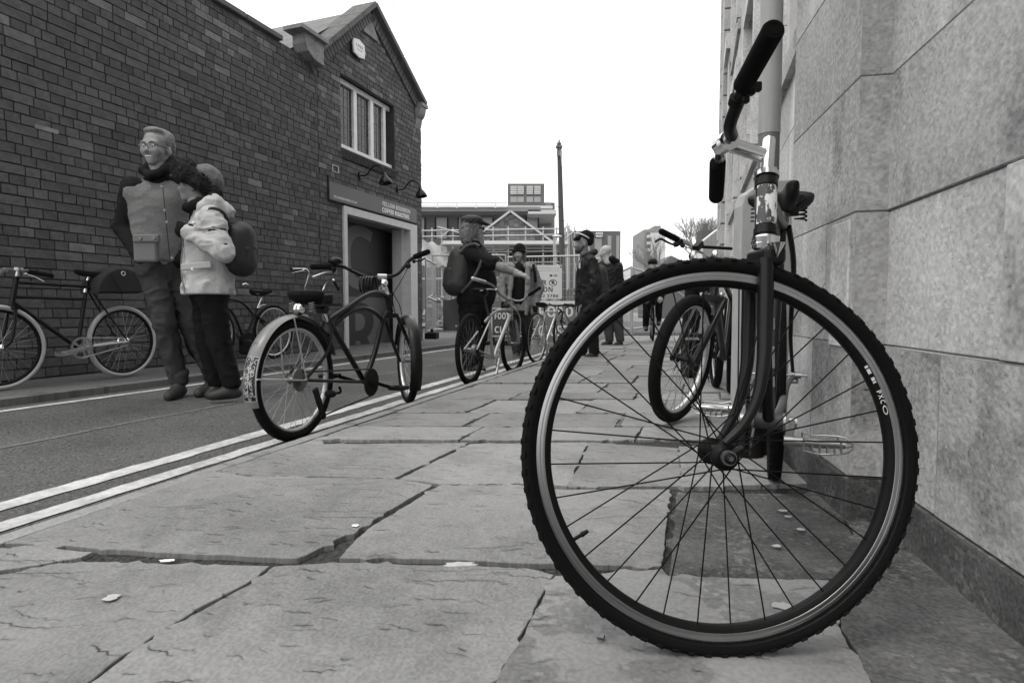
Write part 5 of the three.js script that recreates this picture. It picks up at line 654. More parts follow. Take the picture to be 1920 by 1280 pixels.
  const cl = []; for (let i = 0; i <= 60; i++) { const a = i / 60 * Math.PI * 2 * 5; cl.push(P(676 + i * 0.45, 534, 3.86).add(V(0, Math.cos(a) * 0.05, Math.sin(a) * 0.045))); } part('coil_lock', curve(cl, 0.0065, 260, 7), M.black, t);
  part('front_lamp', [ball(P(720, 531, 3.86), 0.026), disc(P(715, 540, 3.86), fd, 0.02, 0.03)], M.chrome, t);
  part('cable', [curve([P(640, 503, 3.78), P(676, 506, 3.75), P(706, 522, 3.8), P(722, 560, 3.83)], 0.0028, 40, 5), curve([P(768, 496, 4.0), P(750, 530, 3.95), P(736, 556, 3.88), P(741, 588, 3.9)], 0.0028, 40, 5), curve([P(734, 545, 3.84), P(748, 570, 3.85), P(753, 590, 3.95)], 0.0028, 30, 5)], M.blackMatt, t);
  // broad sprung seat
  const sp = q(592, 568), sf = V(hx, 0, hz); const stp = q(604, 580); part('seat_post', rod(sc, stp, 0.0135), M.chrome, t); saddle(t, q(595, 553), sf, 0.27, 0.235, M.leather, 0.062); part('saddle_frame', [bar(q(575, 572), q(622, 572), 0.12, 0.012), disc(stp, n, 0.024, 0.05)], M.dark, t);
  for (const s of [1, -1]) part('saddle_spring', coil(q(566, 588).addScaledVector(n, s * 0.06).add(V(0, 0.01, 0)), 0.015, 0.05, 4, 0.0025), M.dullSteel, t);
}
{ // 3. white tyred bicycle leaning on the brick wall
  const p0 = G(237, 706, 0.02), t = thing('bicycle', 'black twin top tube bicycle with white tyres and saddlebag against the brick wall', 'bicycle', V(p0.x, 0.02, p0.z), wallBikes), dx = -0.343, dz = 0.939, q = plane(p0, dx, dz), n = V(0.939, 0, 0.343), m = M.black;
  const R = (() => { const a = q(230, 573).y, b = q(237, 706).y; return (a - b) / 2; })(), rc = q(230, 640); rc.y = 0.02 + R; const fc = q(-3, 655); fc.y = 0.02 + R;
  wheel(t, rc, n, R, { tr: 0.019, tyre: M.whiteTyre, rim: M.blackMatt, each: true, N: 28, spoke: M.steel, hub: M.chrome, hubR: 0.026, name: 'rear_wheel' }); wheel(t, fc, n, R, { tr: 0.019, tyre: M.whiteTyre, rim: M.blackMatt, each: true, N: 28, spoke: M.steel, hub: M.chrome, name: 'front_wheel' });
  const bb = q(145, 652), hd = q(30, 520), hb = q(21, 573), sc = q(163, 526);
  part('head_tube', [rod(hb, hd, 0.018), disc(hd, away(hb, hd), 0.022, 0.014), disc(hb, away(hb, hd), 0.022, 0.014)], m, t); part('top_tube', rod(q(33, 529), q(161, 537), 0.0135), m, t); part('top_tube', rod(q(29, 556), q(158, 561), 0.0125), m, t); part('down_tube', rod(q(25, 567), bb, 0.0155), m, t); part('seat_tube', rod(bb, sc, 0.015), m, t);
  stays(t, 'seat_stay', q(163, 538), rc, n, 0.02, 0.06, 0.008, m); stays(t, 'chainstay', bb, rc, n, 0.03, 0.06, 0.0095, M.silverFrame); part('seat_lug', [disc(q(159, 545), away(bb, sc), 0.0175, 0.03)], M.chrome, t); part('seat_post', rod(sc, q(166, 512), 0.0125), M.chrome, t);
  for (const s of [1, -1]) part('fork_blade', curve([hb.clone().add(V(0, -0.02, 0)).addScaledVector(n, s * 0.04), q(17, 615).addScaledVector(n, s * 0.05), q(10, 640).addScaledVector(n, s * 0.053), fc.clone().addScaledVector(n, s * 0.055)], 0.011, 24, 8), m, t);
  part('fork_crown', bar(hb.clone().addScaledVector(n, -0.05).add(V(0, -0.015, 0)), hb.clone().addScaledVector(n, 0.05).add(V(0, -0.015, 0)), 0.03, 0.03), m, t);
  saddle(t, q(172, 509), V(dx, 0, dz), 0.28, 0.15, M.leather, 0.035);
  const bg = q(212, 528), b = thing('saddlebag', 'black canvas saddlebag with pale straps hung behind the white tyred bicycle saddle', 'bag', bg); { const s = new THREE.Shape().moveTo(-0.19, -0.085).lineTo(0.15, -0.075).quadraticCurveTo(0.2, -0.06, 0.185, 0.03).quadraticCurveTo(0.12, 0.1, 0.0, 0.1).quadraticCurveTo(-0.17, 0.07, -0.19, -0.085); const g = new THREE.ExtrudeGeometry(s, { depth: 0.16, bevelEnabled: true, bevelSize: 0.02, bevelThickness: 0.03, bevelSegments: 3 }).translate(0, 0, -0.08); g.applyMatrix4(new THREE.Matrix4().makeBasis(V(0.343, 0, -0.939), V(0, 1, 0), V(0.939, 0, 0.343)).setPosition(bg.x, bg.y, bg.z)); part('body', boxUV(g), mat(0.012, 0.8, { map: T.fabric }), b); const w = (x, y) => bg.clone().add(V(0.343 * x + 0.939 * 0.118, y, -0.939 * x + 0.343 * 0.118)); part('strap', curve([w(-0.09, 0.06), w(-0.07, 0.0), w(-0.01, -0.075)], 0.004, 16, 5), M.dark, b); part('ring', [new THREE.TorusGeometry(0.016, 0.004, 6, 16).applyMatrix4(L.m.clone().setPosition(w(0.0, 0.065))), ball(w(0.175, 0.03), 0.012)], M.chrome, b); }
  part('stem', [rod(hd, q(33, 506), 0.012), disc(q(33, 504), V(0, 1, 0), 0.03, 0.02)], M.alu, t); const hc = q(31, 506);
  const gl = hc.clone().addScaledVector(n, -0.2).add(V(0, 0, 0)), gr = P(96, 517, 4.62); part('handlebar', curve([P(-6, 512, 4.2), P(8, 504, 4.35), hc, P(44, 507, 4.5), P(60, 510, 4.6), gr], 0.0115, 40, 10), M.alu, t); gripOn(t, P(54, 509, 4.57), gr, 0.017); lever(t, P(46, 514, 4.5), P(66, 520, 4.55), P(82, 528, 4.58)); lever(t, P(10, 508, 4.35), P(0, 512, 4.2), P(-8, 518, 4.1));
  chainring(t, bb.clone().addScaledVector(n, 0.05), n, 0.085, M.steel, 44); const ra = bb.clone().addScaledVector(n, 0.065), rp = q(97, 662).addScaledVector(n, 0.08); part('crank', bar(ra, rp, 0.013, 0.022), M.alu, t); pedal(t, rp, n, V(dx, 0, dz), M.steel); const lp = bb.clone().multiplyScalar(2).sub(q(97, 662)).addScaledVector(n, -0.08); part('crank', bar(bb.clone().addScaledVector(n, -0.06), lp, 0.013, 0.022), M.alu, t);
  part('chain', [0.08, -0.08].map((s) => rod(bb.clone().addScaledVector(n, 0.05).add(V(0, s, 0)), rc.clone().addScaledVector(n, 0.05).add(V(0, s * 0.4, 0)), 0.004)), M.steel, t);
}
{ // 4. black bicycle half hidden by the couple
  const p0 = G(514, 672, 0.02), t = thing('bicycle', 'black low step bicycle by the brick wall partly hidden behind the woman', 'bicycle', V(p0.x, 0.02, p0.z), wallBikes), dx = -0.343, dz = 0.939, q = plane(p0, dx, dz), n = V(0.939, 0, 0.343), m = M.black;
  const R = 0.315, rc = q(513, 630); rc.y = 0.02 + R; const bb = q(457, 640), fc = q(395, 645); fc.y = 0.02 + R;
  wheel(t, rc, n, R, { tr: 0.018, tyre: M.rubber, rim: M.alu, N: 28, name: 'rear_wheel' }); wheel(t, fc, n, R, { tr: 0.018, tyre: M.rubber, rim: M.alu, N: 28, name: 'front_wheel' });
  part('top_tube', curve([q(408, 566), q(430, 561), q(451, 566), q(466, 579), q(475, 590), q(494, 604)], 0.014, 40, 10), m, t); part('down_tube', curve([q(404, 570), q(430, 580), q(444, 602), q(454, 630), bb], 0.015, 40, 10), m, t); part('seat_tube', rod(bb, q(482, 578), 0.0145), m, t); part('head_tube', rod(q(400, 590), q(410, 555), 0.018), m, t);
  stays(t, 'chainstay', bb, rc, n, 0.03, 0.06, 0.009, m); stays(t, 'seat_stay', q(478, 590), rc, n, 0.02, 0.06, 0.008, m); stays(t, 'fork_blade', q(402, 588), fc, n, 0.04, 0.055, 0.011, m);
  part('seat_post', rod(q(482, 578), q(490, 558), 0.012), M.chrome, t); part('seat_lever', curve([q(484, 578), q(490, 572), q(497, 571)], 0.006, 10, 6), M.chrome, t); saddle(t, q(486, 545), V(dx, -0.0, dz), 0.3, 0.16, M.leather, 0.05); part('saddle_rail', [curve([q(464, 534), q(460, 532), q(453, 534)], 0.011, 12, 8), bar(q(478, 551), q(512, 551), 0.04, 0.006)], M.chrome, t);
  part('chain_case', [disc(bb.clone().addScaledVector(n, 0.05), n, 0.1, 0.04), rbox(P(460, 650, 6.4).x, P(460, 650, 6.4).y, -6.4, 0.13, 0.17, 0.08, 0.03)], M.blackMatt, t); part('bar', curve([q(410, 555), q(412, 535), P(425, 528, 6.4), P(440, 530, 6.3)], 0.011, 20, 8), M.chrome, t); cranks(t, bb, n, V(0.2, -0.9, -0.4), 0.165, M.steel);
}
{ // 5. chrome bar bicycle behind the cruiser
  const p0 = G(640, 652, 0.02), t = thing('bicycle', 'small bicycle with tall chrome handlebar and pale tyres behind the cruiser', 'bicycle', V(p0.x, 0.02, p0.z), wallBikes), dx = 0.343, dz = -0.939, q = plane(p0, dx, dz), n = V(0.939, 0, 0.343), m = M.silverFrame;
  const R = 0.29, fc = q(630, 614); fc.y = 0.02 + R; const rc = q(558, 625); rc.y = 0.02 + R; const bb = q(592, 632);
  for (const [c, nm] of [[fc, 'front_wheel'], [rc, 'rear_wheel']]) wheel(t, c, n, R, { tr: 0.018, tyre: M.whiteTyre, rim: M.alu, N: 28, name: nm });
  const hd = q(605, 548), hb = q(608, 570), sc = q(578, 575); part('head_tube', rod(hb, hd, 0.017), m, t); part('down_tube', rod(hb, bb, 0.014), m, t); part('top_tube', rod(q(605, 556), sc, 0.013), m, t); part('seat_tube', rod(bb, sc, 0.013), m, t); stays(t, 'seat_stay', sc, rc, n, 0.02, 0.055, 0.007, m); stays(t, 'chainstay', bb, rc, n, 0.03, 0.055, 0.008, m); stays(t, 'fork_blade', hb, fc, n, 0.04, 0.05, 0.01, M.chrome); part('seat_post', rod(sc, q(577, 552), 0.011), M.chrome, t); saddle(t, q(620, 551).addScaledVector(V(-dx, 0, -dz), 0.0), V(dx, 0, dz), 0.25, 0.16, M.leather, 0.05);
  const c = q(604, 546); part('stem', rod(hd, c, 0.011), M.chrome, t); part('handlebar', curve([P(547, 504, 7.6), P(566, 504, 7.75), P(574, 505, 7.85), P(578, 511, 7.9), P(575, 527, 7.9), P(571, 543, 7.9), P(585, 548, 7.95), c, P(604, 545, 8.2), P(608, 536, 8.25), P(614, 526, 8.25), P(622, 524, 8.2), P(628, 530, 8.1), P(634, 543, 8.0)], 0.0125, 90, 10), M.chrome, t); gripOn(t, P(566, 505, 7.75), P(546, 504, 7.6), 0.017); gripOn(t, P(627, 529, 8.1), P(634, 542, 8.0), 0.019); lever(t, P(568, 507, 7.75), P(558, 509, 7.65), P(547, 512, 7.6), M.chrome); part('bell', ball(P(624, 525, 8.15), 0.022), M.chrome, t); cranks(t, bb, n, V(0.3, -0.9, -0.3), 0.16, M.steel);
  part('front_lamp', [disc(P(570, 598, 7.7), V(0.6, 0, 0.8), 0.07, 0.05), ball(P(570, 598, 7.7), 0.05)], M.chrome, t);
}
{ // 6. grey mixed frame bicycle in the middle of the kerb row
  const p0 = G(872, 725, -0.08), t = thing('bicycle', 'grey bent tube bicycle with fat black tyres in front of the bearded man', 'bicycle', V(p0.x, -0.08, p0.z), kerbBikes), hx = 0.3, hz = -0.954, q = plane(p0, hx, hz), n = V(0.954, 0, 0.3), m = M.greyFrame;
  const R = 0.32, rc = P(882, 661, 5.2); rc.y = -0.08 + R; const k = plane(rc, hx, hz); const fd = V(0.38, 0, -0.925).normalize(), fn = V(0.925, 0, 0.38).normalize(), fc = P(963, 650, 6.15); fc.y = -0.08 + R;
  wheel(t, rc, n, R, { tr: 0.022, N: 32, rim: M.blackMatt, name: 'rear_wheel', spoke: M.dullSteel }); wheel(t, fc, fn, R, { tr: 0.022, N: 32, rim: M.blackMatt, name: 'front_wheel', spoke: M.dullSteel });
  const dd = (px, py, u) => P(px, py, lerp(5.2, 6.05, u)), hd = dd(958, 572, 0.8), hb = dd(959, 600, 0.84), bb = dd(924, 672, 0.42), sc = dd(917, 594, 0.34);
  part('head_tube', rod(hb, hd, 0.019), m, t); part('top_tube', curve([dd(909, 604, 0.3), sc, dd(930, 584, 0.5), dd(942, 581, 0.66), dd(957, 581, 0.8)], 0.0145, 32, 10), m, t); part('down_tube', rod(dd(956, 590, 0.8), bb, 0.018), M.silverFrame, t); part('seat_tube', rod(bb, sc, 0.015), m, t); part('seat_stay', rod(dd(903, 612, 0.3), rc.clone().addScaledVector(n, -0.06), 0.008), M.silverFrame, t); part('seat_stay', rod(dd(919, 600, 0.34), rc.clone().addScaledVector(n, 0.06), 0.008), M.silverFrame, t); stays(t, 'chainstay', bb, rc, n, 0.03, 0.06, 0.01, m);
  for (const s of [1, -1]) part('fork_blade', curve([hb.clone().addScaledVector(fn, s * 0.045), hb.clone().lerp(fc, 0.5).addScaledVector(fn, s * 0.055), fc.clone().addScaledVector(fn, s * 0.055)], 0.0125, 16, 8), m, t);
  part('cable', curve([dd(957, 572, 0.78), dd(966, 578, 0.7), dd(975, 596, 0.75), dd(974, 640, 0.9), fc.clone().addScaledVector(fn, 0.06)], 0.007, 40, 6), m, t);
  chainring(t, bb.clone().addScaledVector(n, 0.05), n, 0.085, M.steel, 40); const ra = bb.clone().addScaledVector(n, 0.065), rp = dd(921, 702, 0.32).addScaledVector(n, 0.05); part('crank', bar(ra, rp, 0.014, 0.024), M.alu, t); pedal(t, rp, n, V(hx, 0, hz), M.blackMatt, false); const lp = bb.clone().addScaledVector(n, -0.06).add(V(0.03, 0.14, 0)); part('crank', bar(bb.clone().addScaledVector(n, -0.05), lp, 0.014, 0.024), M.alu, t); pedal(t, lp, n.clone().negate(), V(hx, 0, hz), M.blackMatt, false);
  part('cassette', disc(rc.clone().addScaledVector(n, 0.04), n, 0.045, 0.03), M.dullSteel, t); part('derailleur', [bar(rc.clone().addScaledVector(n, 0.06), rc.clone().addScaledVector(n, 0.06).add(V(0.04, -0.12, -0.06)), 0.016, 0.03)], M.blackMatt, t);
  const sx = P(905, 546, 5.55); part('seat_post', rod(sc, sx, 0.0135), M.dark, t); saddle(t, sx, V(hx, 0, hz), 0.27, 0.17, M.leather, 0.04); 
  const c = dd(958, 562, 0.76); part('stem', [rod(hd, c, 0.013), bar(c, c.clone().addScaledVector(fd, 0.05), 0.026, 0.026)], M.alu, t); part('handlebar', curve([P(886, 523, 5.3), P(912, 530, 5.4), P(926, 537, 5.5), P(937, 551, 5.6), P(948, 559, 5.7), c, P(974, 564, 5.85), P(984, 560, 5.85), P(996, 550, 5.8), P(1012, 540, 5.7)], 0.0105, 60, 10), M.dullSteel, t); gripOn(t, P(910, 529, 5.4), P(886, 522, 5.3), 0.0165, M.alu); gripOn(t, P(992, 553, 5.8), P(1012, 540, 5.7), 0.0165); lever(t, P(930, 543, 5.5), P(916, 542, 5.45), P(900, 545, 5.4)); part('lamp', ball(P(950, 573, 5.6), 0.035, 1, 0.8, 1), M.dark, t);
}
{ // 7. smaller bicycle further up the kerb
  const p0 = G(1006, 684, -0.08), t = thing('bicycle', 'slim pale bicycle with dropped bar in front of the road closed board', 'bicycle', V(p0.x, -0.08, p0.z), kerbBikes), hx = 0.42, hz = -0.907, n = V(0.907, 0, 0.42), m = M.silverFrame, dd = (x, y, u) => P(x, y, lerp(7.35, 8.2, u));
  const R = 0.32, rc = dd(1006, 640, 0); rc.y = -0.08 + R; const fc = dd(1053, 630, 1.1); fc.y = -0.06 + R; wheel(t, rc, n, R, { tr: 0.015, N: 28, name: 'rear_wheel' }); wheel(t, fc, n, R, { tr: 0.015, N: 28, name: 'front_wheel' });
  const bb = dd(1020, 653, 0.45), hd = dd(1044, 581, 0.75), hb = dd(1045, 600, 0.8), sc = dd(1021, 584, 0.35); part('head_tube', rod(hb, hd, 0.018), m, t); part('top_tube', rod(dd(1043, 585, 0.75), sc, 0.014), m, t); part('down_tube', rod(dd(1042, 589, 0.76), bb, 0.016), m, t); part('seat_tube', rod(bb, sc, 0.014), m, t); stays(t, 'seat_stay', dd(1019, 588, 0.34), rc, n, 0.02, 0.06, 0.008, m); stays(t, 'chainstay', bb, rc, n, 0.03, 0.06, 0.009, m); stays(t, 'fork_blade', hb, fc, n, 0.04, 0.055, 0.011, M.dark);
  part('seat_post', rod(sc, dd(1020, 572, 0.35), 0.0125), M.dark, t); saddle(t, dd(1019, 570, 0.35), V(hx, 0, hz), 0.26, 0.15, M.leather, 0.04); const c = dd(1044, 574, 0.78); part('stem', rod(hd, c, 0.012), M.alu, t); part('handlebar', curve([dd(1030, 570, 0.6), dd(1038, 573, 0.72), c, dd(1056, 572, 0.8), dd(1074, 571, 0.7), dd(1060, 577, 0.66)], 0.0125, 40, 8), M.black, t); gripOn(t, dd(1058, 571, 0.76), dd(1075, 573, 0.68), 0.018); part('brake_hose', curve([dd(1046, 578, 0.74), dd(1054, 584, 0.72), dd(1054, 602, 0.8), dd(1060, 606, 0.85)], 0.012, 24, 8), M.black, t); chainring(t, bb.clone().addScaledVector(n, 0.05), n, 0.08, M.steel, 36); cranks(t, bb, n, V(-0.2, -0.9, 0.3), 0.165, M.steel);
}
{ // 8. mountain bicycle seen through the big wheel
  const p0 = G(1256, 807, 0), t = thing('bicycle', 'black mountain bicycle with fat tyres seen through the big front wheel', 'bicycle', V(p0.x, 0, p0.z), kerbBikes.replace('kerb', 'stone wall')), R = 0.335, m = M.black;
  const fc = P(1282, 681, 3.0); fc.y = R; const fd = V(-0.17, 0, 0.985).normalize(), fn = V(0.985, 0, 0.17).normalize(), wn = V(0.75, -0.17, 0.64).normalize();
  wheel(t, fc, wn, R, { tr: 0.03, N: 32, rim: M.alu, rimW: 0.034, rimD: 0.014, hub: M.blackMatt, hubW: 0.1, each: true, spoke: M.dullSteel, name: 'front_wheel' });
  const cr = P(1338, 560, 3.12), hb = P(1340, 545, 3.14), hd = P(1345, 500, 3.2); part('head_tube', rod(hb, hd, 0.022), m, t); part('fork_crown', [rod(cr, hb, 0.02), bar(cr.clone().addScaledVector(wn, -0.06), cr.clone().addScaledVector(wn, 0.06), 0.04, 0.04)], m, t);
  for (const s of [1, -1]) { const a = cr.clone().addScaledVector(wn, s * 0.062), e = fc.clone().addScaledVector(wn, s * 0.06); part('fork_leg', [rod(a, a.clone().lerp(e, 0.5), 0.016), rod(a.clone().lerp(e, 0.45), e, 0.02, 0.015), disc(e, wn, 0.022, 0.014)], m, t); }
  for (const b of [rbox(cr.x - 0.02, cr.y - 0.06, cr.z + 0.02, 0.03, 0.05, 0.03, 0.008), ball(cr.clone().add(V(0.03, 0.02, 0.04)), 0.016)]) part('brake_arm', b, M.steel, t);
  const bb = P(1358, 672, 3.75), sc = P(1372, 560, 3.95), rc = P(1372, 680, 4.15); rc.y = R; part('down_tube', rod(hb, bb, 0.02), m, t); part('top_tube', rod(hd, sc, 0.017), m, t); part('seat_tube', rod(bb, sc, 0.016), m, t); const n = V(0.93, 0, 0.36); stays(t, 'chainstay', bb, rc, n, 0.035, 0.065, 0.01, m); stays(t, 'seat_stay', sc, rc, n, 0.03, 0.065, 0.009, m); chainring(t, bb.clone().addScaledVector(n, -0.05), n, 0.085, M.blackMatt, 38); wheel(t, rc, n, R, { tr: 0.029, N: 32, rim: M.alu, name: 'rear_wheel' }); cranks(t, bb, n, V(0.3, -0.8, 0.4), 0.17, M.blackMatt); saddle(t, P(1385, 500, 3.95), V(-0.3, 0, 0.95), 0.27, 0.15); part('seat_post', rod(sc, P(1385, 505, 3.95), 0.014), M.alu, t);
  const c = P(1342, 482, 3.2); part('stem', [rod(hd, c, 0.015), ball(P(1343, 478, 3.14), 0.028)], M.chrome, t); part('handlebar', curve([P(1239, 434, 3.12), P(1272, 449, 3.18), P(1290, 456, 3.2), P(1302, 466, 3.2), P(1315, 476, 3.2), P(1330, 481, 3.2), c, P(1372, 484, 3.22), P(1395, 470, 3.24), P(1430, 462, 3.2)], 0.013, 64, 12), M.alu, t); gripOn(t, P(1271, 449, 3.18), P(1241, 434, 3.12), 0.017); gripOn(t, P(1405, 466, 3.22), P(1432, 462, 3.2), 0.017);
  part('brake_lever', [curve([P(1274, 457, 3.16), P(1262, 458, 3.1), P(1250, 453, 3.05), P(1240, 448, 3.02), P(1233, 450, 3.0), P(1230, 453, 2.98)], 0.006, 32, 8), bar(P(1266, 459, 3.14), P(1278, 452, 3.18), 0.02, 0.024), ball(P(1280, 460, 3.16), 0.013)], M.blackMatt, t); part('cable', curve([P(1280, 461, 3.14), P(1300, 468, 3.12), P(1318, 475, 3.1), P(1332, 488, 3.1)], 0.003, 24, 5), M.dark, t); part('bar_end', [rod(P(1306, 462, 3.2), P(1372, 466, 3.3), 0.009), bar(P(1304, 466, 3.18), P(1314, 456, 3.22), 0.034, 0.03)], M.blackMatt, t); part('front_lamp', [disc(P(1312, 484, 3.05), V(-0.5, 0.1, 0.8).normalize(), 0.03, 0.05, 24, 0.022), ball(P(1302, 480, 3.1), 0.03)], M.steel, t);
}
{ // 9. next bicycle along the stone wall, only its wheel and frame foot showing
  const p0 = G(1342, 727, 0), t = thing('bicycle', 'dark bicycle beyond the mountain bicycle with knobbly tyre by the pipe guard', 'bicycle', V(p0.x, 0, p0.z), 'bicycles standing along the stone wall'), R = 0.33, n = V(0.97, 0, 0.24), rc = P(1343, 655, 4.45); rc.y = R; const fc = rc.clone().add(V(0.3, 0, -1.02)), bb = rc.clone().add(V(0.12, -0.03, -0.42)), m = M.black;
  for (const [c, nm] of [[rc, 'rear_wheel'], [fc, 'front_wheel']]) wheel(t, c, n, R, { tr: 0.028, N: 32, rim: M.alu, name: nm, tyre: M.rubber }); const sc = bb.clone().add(V(-0.05, 0.5, 0.15)), hb = fc.clone().add(V(-0.08, 0.42, 0.25)), hd = hb.clone().add(V(-0.015, 0.12, 0.04)); part('seat_tube', rod(bb, sc, 0.016), m, t); part('top_tube', rod(sc, hd, 0.016), m, t); part('down_tube', rod(hb, bb, 0.018), m, t); part('head_tube', rod(hb, hd, 0.02), m, t); stays(t, 'seat_stay', sc, rc, n, 0.02, 0.06, 0.009, m); stays(t, 'chainstay', bb, rc, n, 0.03, 0.06, 0.01, m); stays(t, 'fork_blade', hb, fc, n, 0.045, 0.06, 0.014, m); saddle(t, sc.clone().add(V(0, 0.18, 0.03)), V(0.28, 0, -0.96)); part('seat_post', rod(sc, sc.clone().add(V(0, 0.17, 0.03)), 0.013), M.alu, t); part('handlebar', curve([hd.clone().addScaledVector(n, -0.28).add(V(0, 0.1, 0.05)), hd.clone().add(V(0, 0.08, -0.05)), hd.clone().addScaledVector(n, 0.28).add(V(0, 0.1, 0.05))], 0.012, 24, 8), M.black, t); part('stem', rod(hd, hd.clone().add(V(0, 0.08, -0.05)), 0.014), M.black, t); chainring(t, bb.clone().addScaledVector(n, -0.05), n, 0.085, M.blackMatt, 38); cranks(t, bb, n, V(0.1, -0.4, 0.9), 0.17, M.blackMatt);
  const bp = G(1306, 708, 0), bx = thing('carry_box', 'black box with bright lid standing behind the mountain bicycle wheel', 'box', bp); part('body', rbox(bp.x, 0.17, bp.z - 0.1, 0.17, 0.32, 0.22, 0.02), M.blackMatt, bx); part('lid', [rbox(bp.x, 0.345, bp.z - 0.1, 0.18, 0.03, 0.23, 0.008), box(bp.x - 0.04, 0.363, bp.z - 0.1, 0.03, 0.008, 0.2), box(bp.x + 0.03, 0.363, bp.z - 0.1, 0.03, 0.008, 0.2)], M.white, bx);
}

// ---------- people ----------
// a rounded body from tapered limbs and ellipsoids joined smoothly, meshed on a grid (surface nets)
const cap = (a, b, ra, rb = ra, k = 0.03) => [0, a.x, a.y, a.z, b.x, b.y, b.z, ra, rb, k];
const ell = (c, rx, ry, rz, k = 0.02, neg = 0) => [1, c.x, c.y, c.z, rx, ry, rz, k, neg];
function pd(q, x, y, z) {
  if (q[0] === 0) { const bx = q[4] - q[1], by = q[5] - q[2], bz = q[6] - q[3], px = x - q[1], py = y - q[2], pz = z - q[3], l = bx * bx + by * by + bz * bz, h = l > 0 ? clamp((px * bx + py * by + pz * bz) / l, 0, 1) : 0, ex = px - bx * h, ey = py - by * h, ez = pz - bz * h; return Math.sqrt(ex * ex + ey * ey + ez * ez) - lerp(q[7], q[8], h); }
  const px = (x - q[1]) / q[4], py = (y - q[2]) / q[5], pz = (z - q[3]) / q[6], k0 = Math.hypot(px, py, pz), k1 = Math.hypot(px / q[4], py / q[5], pz / q[6]); return k1 > 1e-9 ? k0 * (k0 - 1) / k1 : -Math.min(q[4], q[5], q[6]);
}
function blob(prims, cell, o = {}) { // o.cut: [point, normal] planes; o.amp, o.f: folds
  const lo = V(9e9, 9e9, 9e9), hi = V(-9e9, -9e9, -9e9), pad = 0.03 + cell * 2;
  for (const q of prims) { if (q[8] && q[0] === 1) continue; for (const [x, y, z, r] of q[0] ? [[q[1], q[2], q[3], Math.max(q[4], q[5], q[6])]] : [[q[1], q[2], q[3], q[7]], [q[4], q[5], q[6], q[8]]]) { lo.min(V(x - r - pad, y - r - pad, z - r - pad)); hi.max(V(x + r + pad, y + r + pad, z + r + pad)); } }
  const nx = Math.ceil((hi.x - lo.x) / cell), ny = Math.ceil((hi.y - lo.y) / cell), nz = Math.ceil((hi.z - lo.z) / cell), F = new Float32Array((nx + 1) * (ny + 1) * (nz + 1)).fill(1), id = (i, j, k) => (k * (ny + 1) + j) * (nx + 1) + i, B = 6, rad = cell * B * 0.87 + 0.08;
  const cuts = o.cut || [], amp = o.amp || 0, fx = o.f || [14, 14, 14];
  for (let bk = 0; bk <= nz; bk += B) for (let bj = 0; bj <= ny; bj += B) for (let bi = 0; bi <= nx; bi += B) {
    const cx = lo.x + (bi + B / 2) * cell, cy = lo.y + (bj + B / 2) * cell, cz = lo.z + (bk + B / 2) * cell, use = prims.filter((q) => pd(q, cx, cy, cz) < rad); if (!use.some((q) => !(q[0] === 1 && q[8]))) continue;
    for (let k = bk; k < Math.min(bk + B, nz + 1); k++) for (let j = bj; j < Math.min(bj + B, ny + 1); j++) for (let i = bi; i < Math.min(bi + B, nx + 1); i++) {
      const x = lo.x + i * cell, y = lo.y + j * cell, z = lo.z + k * cell; let d = 1;
      for (const q of use) { const e = pd(q, x, y, z), s = q[0] ? q[7] : q[9]; if (q[0] === 1 && q[8]) { const h = Math.max(s - Math.abs(d + e), 0) / s; d = Math.max(d, -e) + h * h * s * 0.25; } else if (d > 0.9) d = e; else { const h = Math.max(s - Math.abs(d - e), 0) / s; d = Math.min(d, e) - h * h * s * 0.25; } }
      if (amp && Math.abs(d) < 0.05) { if (o.soft) d += amp * (n3(x * fx[0], y * fx[1], z * fx[2]) + 0.5 * n3(x * fx[0] * 2.3 + 9, y * fx[1] * 2.3, z * fx[2] * 2.3)); else { const w = 0.25 * n3(x * 5 + 3, y * 5, z * 5), a = n3(x * fx[0] + w * 3, y * fx[1] + w * 4, z * fx[2]), b = n3(x * fx[0] * 1.9 + 9, y * fx[1] * 1.9 + w * 5, z * fx[2] * 1.9); d += amp * (1.7 * Math.min(Math.abs(a), 0.5) + 0.9 * Math.min(Math.abs(b), 0.4) - 0.6); } }
      for (const [p, n] of cuts) d = Math.max(d, (x - p.x) * n.x + (y - p.y) * n.y + (z - p.z) * n.z);
      F[id(i, j, k)] = d;
    }
  }
  const at = new Int32Array(nx * ny * nz).fill(-1), cid = (i, j, k) => (k * ny + j) * nx + i, pos = [], idx = [], ed = [[0, 1], [2, 3], [4, 5], [6, 7], [0, 2], [1, 3], [4, 6], [5, 7], [0, 4], [1, 5], [2, 6], [3, 7]], c = new Float32Array(8);
  for (let k = 0; k < nz; k++) for (let j = 0; j < ny; j++) for (let i = 0; i < nx; i++) {
    let m = 0; for (let b = 0; b < 8; b++) { c[b] = F[id(i + (b & 1), j + ((b >> 1) & 1), k + (b >> 2))]; if (c[b] < 0) m |= 1 << b; } if (m === 0 || m === 255) continue;
    let x = 0, y = 0, z = 0, n = 0; for (const [a, b] of ed) if (((m >> a) & 1) !== ((m >> b) & 1)) { const t = c[a] / (c[a] - c[b]); x += lerp(a & 1, b & 1, t); y += lerp((a >> 1) & 1, (b >> 1) & 1, t); z += lerp(a >> 2, b >> 2, t); n++; }
    at[cid(i, j, k)] = pos.length / 3; pos.push(lo.x + (i + x / n) * cell, lo.y + (j + y / n) * cell, lo.z + (k + z / n) * cell);
  }
  const q4 = (a, b, d, e, f) => { if (a < 0 || b < 0 || d < 0 || e < 0) return; f ? idx.push(a, b, d, a, d, e) : idx.push(a, d, b, a, e, d); };
